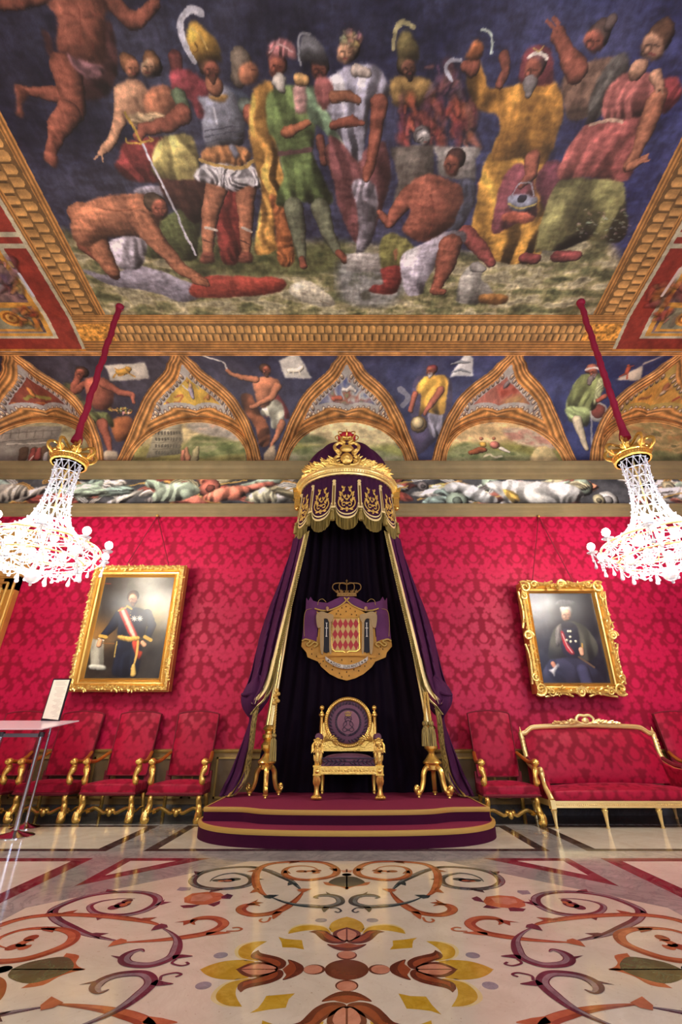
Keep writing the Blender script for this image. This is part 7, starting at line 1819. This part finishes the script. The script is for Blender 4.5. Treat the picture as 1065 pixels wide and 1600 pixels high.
# ---------------------------------------------------------------- tall gilt mirror at the left edge
mi = thing('gilt_mirror', 'tall gilt-framed glazed panel with brown overpanel at the far left edge of the wall', 'mirror', (-6.45, 7.52, 0))
m = MB()
for (x0, z0, x1, z1) in ((-.9, 1.0, -.66, 3.47), (.57, 1.0, .81, 3.47), (-.9, 3.23, .81, 3.47), (-.9, .83, .81, 1.0)):
    m.box(x0, -.06, z0, x1, .05, z1)
for q, d in ((.57, .09), (.66, .10), (.76, .09)): m.tube([(q+.02, -d+.01, 1.0), (q+.02, -d+.01, 3.25+q-.57)], .022, 8); m.tube([(-.9, -d+.01, 3.25+q-.57), (q+.02, -d+.01, 3.25+q-.57)], .022, 8)
m.build('frame', M_FRAMES, mi, auto=30)
m = MB(); m.box(-.66, -.02, 1.0, .57, .0, 3.23); gl = m.build('glazed_panel', mat('milky_glass', (222, 226, 236), .08, coat=.5), mi, smooth=False)
m = MB()
for z in (3.0, 2.86, 2.82): m.box(-.66, -.023, z, .5, -.02, z+.02)
m.build('dark_lines', mat('dark_line', (60, 60, 90), .4), gl, smooth=False)
m = MB(); m.box(-.9, -.065, 3.46, .86, .05, 4.25); ov = m.build('overpanel', mat('brown_gilt_panel', (158, 116, 60), .6, var=.3), mi, smooth=False); m = MB(); rs = random.Random(1)
m.tube([(-.9, -.06, 4.27), (.86, -.08, 4.27)], .04, 8)
for k in range(60): m.leaf((rs.uniform(-.7, .8), -.07, rs.uniform(3.8, 4.15)), (rs.uniform(-1, 1), -.2, rs.uniform(-1, 1)), (0, -1, 0), .14, .06)
m.build('carved_leaves', M_FRAME, ov)
# ---------------------------------------------------------------- crystal chandeliers
M_CRYS = mat('cut_crystal', (244, 246, 255), .08, spec=.9, trans=.6)
M_BULB = mat('lit_bulb', (255, 246, 236), .4, emis=26, ecol=(255, 244, 230))
M_ROPE = mat('crimson_cord_cover', (150, 14, 54), .65, sheen=.3, bump=.6, bscale=30)
def beadline(m, a, b, r=.0085, sag=0, n=None, sides=5):
    a, b = Vector(a), Vector(b); L = (b-a).length; n = n or max(4, int(L/.020)); pts = []; rr = []
    for k in range(n+1):
        t = k/n; p = a.lerp(b, t); p.z -= sag*4*t*(1-t); pts.append(p); rr.append(r if k % 2 else r*.45)
    m.tube(pts, rr, sides)
def drop(m, p, L=.09, r=.022):
    p = Vector(p); m.ball(p, r*.6, 6, 4); m.lathe([(.003, -.01), (r*.5, -L*.45), (r, -L*.75), (r*.75, -L*.93), (0, -L)], 8, Matrix.Translation(p))
def make_chandelier(label, x, y, zhook):
    z0 = 2.68; t = thing('chandelier', label, 'chandelier', (x, y, z0)); Z = lambda z: z-z0
    RG = [(.155, 4.34), (.150, 4.20), (.145, 4.05), (.150, 3.90), (.165, 3.75), (.195, 3.60), (.25, 3.45), (.36, 3.32), (.52, 3.22), (.66, 3.14)]
    N = 12; P = lambda r, z, k, N=N: Vector((r*math.cos(2*PI*k/N), r*math.sin(2*PI*k/N), Z(z)))
    m = MB(); m2 = MB()
    for i, (r, z) in enumerate(RG[:-1]):
        r1, z1 = RG[i+1]; o = .5*(i % 2); o1 = .5*((i+1) % 2)
        for k in range(N):
            a = P(r, z, k+o); b = P(r1, z1, k+o1); c = P(r1, z1, k+o1-1 if o == 0 else k+o1+1)
            beadline(m, a, b, .0095); beadline(m, a, c, .0095); beadline(m, a, P(r, z, k+1+o), .008)
            m2.ball(a*1.0+Vector((0, 0, 0)), .017, 6, 4)
            a2 = a.copy(); a2.x *= 1.08; a2.y *= 1.08; m2.ball(a2, .012, 6, 4)
    # dense inner curtain of chains
    for k in range(14): 
        for i in range(5, len(RG)-1): beadline(m, P(RG[i][0]*.9, RG[i][1], k, 14), P(RG[i+1][0]*.92, RG[i+1][1]-.03, k, 14), .008)
    # basket below the ring
    for k in range(14):
        pr = [(.62, 3.10), (.56, 2.98), (.42, 2.88), (.25, 2.82), (.06, 2.80)]
        for (ra, za), (rb, zb) in zip(pr[:-1], pr[1:]): beadline(m, P(ra, za, k, 14), P(rb, zb, k, 14), .008)
        beadline(m, P(.64, 3.12, k, 14), P(.64, 3.12, k+1, 14), .010, sag=.07); beadline(m, P(.46, 2.92, k, 14), P(.46, 2.92, k+1, 14), .009, sag=.05)
    for k in range(10): beadline(m, P(.50, 2.93, k, 10), P(.50, 2.93, k+1, 10), .010, sag=.10); beadline(m, P(.72, 3.10, k, 10), P(.56, 2.96, k+.5, 10), .008, sag=.05)
    tag(m.build('crystal_chains', M_CRYS, t), kind='stuff'); tag(m2.build('crystal_knots', M_CRYS, t), kind='stuff')
    # drops
    for p_, L_, r_ in [(P(.50, 2.90, k, 10), .15, .026) for k in range(10)]+[(P(.62, 3.0, k+.5, 10), .12, .024) for k in range(10)]+[(P(.30, 2.83, k, 18), .09, .02) for k in range(18)]:
        m = MB(); drop(m, p_, L_, r_); m.build('crystal_drop', M_CRYS, t)
    m = MB(); m.ball((0, 0, .06), .085, 18, 12); m.ball((0, 0, -.04), .02, 8, 6); m.build('crystal_ball', M_CRYS, t)
    # metal rings
    m = MB()
    for r, z, q in ((.66, 3.14, .012), (.62, 3.10, .010), (.50, 2.96, .010), (.36, 3.32, .008)): m.tube([P(r, z, k, 48) for k in range(48)], q, 6, closed=True)
    for k in range(6): m.tube([P(.66, 3.14, k, 6), P(.0, 3.14, k, 6)], .008, 6)
    m.tube([(0, 0, .1), (0, 0, Z(4.40))], .012, 8); m.build('ring_frame', M_GOLDL, t)
    # crown
    m = MB(); m.lathe([(.20, Z(4.34)), (.225, Z(4.345)), (.228, Z(4.36)), (.215, Z(4.37)), (.218, Z(4.42)), (.232, Z(4.43)), (.232, Z(4.45)), (.21, Z(4.455)), (.20, Z(4.34))], 40)
    for k in range(40): m.ball(P(.222, 4.395, k, 40), .012, 6, 4)
    cr_ = m.build('crown_band', M_GOLD, t)
    m = MB()
    for k in range(8):
        a = 2*PI*k/8; ca, sa = math.cos(a), math.sin(a); f = lambda r, z: Vector((r*ca, r*sa, Z(z)))
        m.tube([f(r, z) for r, z in crv([(.215, 4.45), (.26, 4.48), (.30, 4.53), (.30, 4.59), (.24, 4.62), (.14, 4.59), (.05, 4.56)], 5)], .015, 7, flat=1.4)
        for q in range(5):
            d = Vector((-sa*(q-2)*.6+ca*.3, ca*(q-2)*.6+sa*.3, 1-.25*abs(q-2))); m.leaf(f(.235, 4.46), d, f(1, z0)-Vector((0, 0, 0)), .085-.010*abs(q-2), .05)
        m.ball(f(.25, 4.50), .018, 8, 5)
    m.ball((0, 0, Z(4.58)), .06, 10, 8); m.lathe([(.03, 0), (.045, .04), (.02, .08), (.02, .14)], 12, Matrix.Translation((0, 0, Z(4.60)))); m.build('crown_leaves_and_arches', M_GOLD, cr_)
    # lamps: outer ring of ten on glass arms, inner ring of six
    for k in range(16):
        o = k < 10; n = 10 if o else 6; r = .76 if o else .36; z = 3.12 if o else 3.06; kk = k if o else k-10
        b_ = MB(); b_.lathe([(.0, z-z0), (.055, z-z0+.004), (.066, z-z0+.018), (.060, z-z0+.018), (.02, z-z0+.006)], 16, Matrix.Translation((P(r, z, kk+.35, n).x, P(r, z, kk+.35, n).y, 0)))
        b_.tube([P(r, z, kk+.35, n), P(r-.04, z-.07, kk+.35, n), P(r-.12, z-.04, kk+.35, n), P(max(.62, 0) if o else .1, z, kk+.35, n)], .009, 6)
        if o:
            for q in range(3): beadline(b_, P(r+.01*q, z, kk+.32+.03*q, n), P(r+.01*q, z-.12, kk+.32+.03*q, n), .007, n=6)
            for q in (-1, 1): drop(b_, P(r, z-.11, kk+.35+q*.03, n), .10, .019)
        a_ = b_.build('lamp_arm', M_CRYS, t)
        b_ = MB(); b_.lathe([(.012, 0), (.012, .04), (.0, .04)], 8, Matrix.Translation((P(r, z, kk+.35, n).x, P(r, z, kk+.35, n).y, Z(z)+.015))); b_.build('lamp_holder', M_GOLDL, a_)
        b_ = MB(); b_.ball(P(r, z+.095, kk+.35, n), .048, 10, 7, (1, 1, 1.1)); b_.build('bulb', M_BULB, a_)
    # the light these lamps give
    for k, (r, z, n) in enumerate([(.76, 3.215, 5)]*5+[(.30, 3.20, 3)]*3):
        l = bpy.data.lights.new('bulb_light', 'POINT'); l.energy = LAMP_W if k < 5 else LAMP_W*1.1; l.shadow_soft_size = .06; l.color = (1, .93, .84)
        lo_ = bpy.data.objects.new('bulb_light', l); COL.objects.link(lo_); lo_.parent = t
        p = P(r, z, (2*k+.35)/2 if n == 5 else k+.35, n) if n == 5 else P(r, z, k+.3, n); lo_.location = p
    # cord up to the ceiling
    h = Z(zhook); m = MB(); a0 = Z(4.72); n = 40
    pts = [(.006*math.sin(k*.9), .006*math.cos(k*.8), a0+(h-a0)*k/n) for k in range(n+1)]
    m.tube(pts, [.044+.006*math.sin(k*2.3)+(.03*(1-k/3) if k < 3 else 0) for k in range(n+1)], 12); m.ball((.01, 0, h-.03), .07, 10, 7); rp = m.build('cord_cover', M_ROPE, t)
    m = MB(); m.tube([(0.05, 0, h-.02), (.09, 0, h-.05), (.08, 0, h-.09), (.05, 0, h-.10)], .008, 6); m.build('ceiling_hook', M_CHROME, rp)
    return t
LAMP_W = 76
make_chandelier('lit crystal chandelier on a crimson cord, over the standing officer portrait at left', -3.83, 5.28, 7.5)
make_chandelier('lit crystal chandelier on a crimson cord, to the right of the seated man portrait', 3.89, 5.19, 7.5)
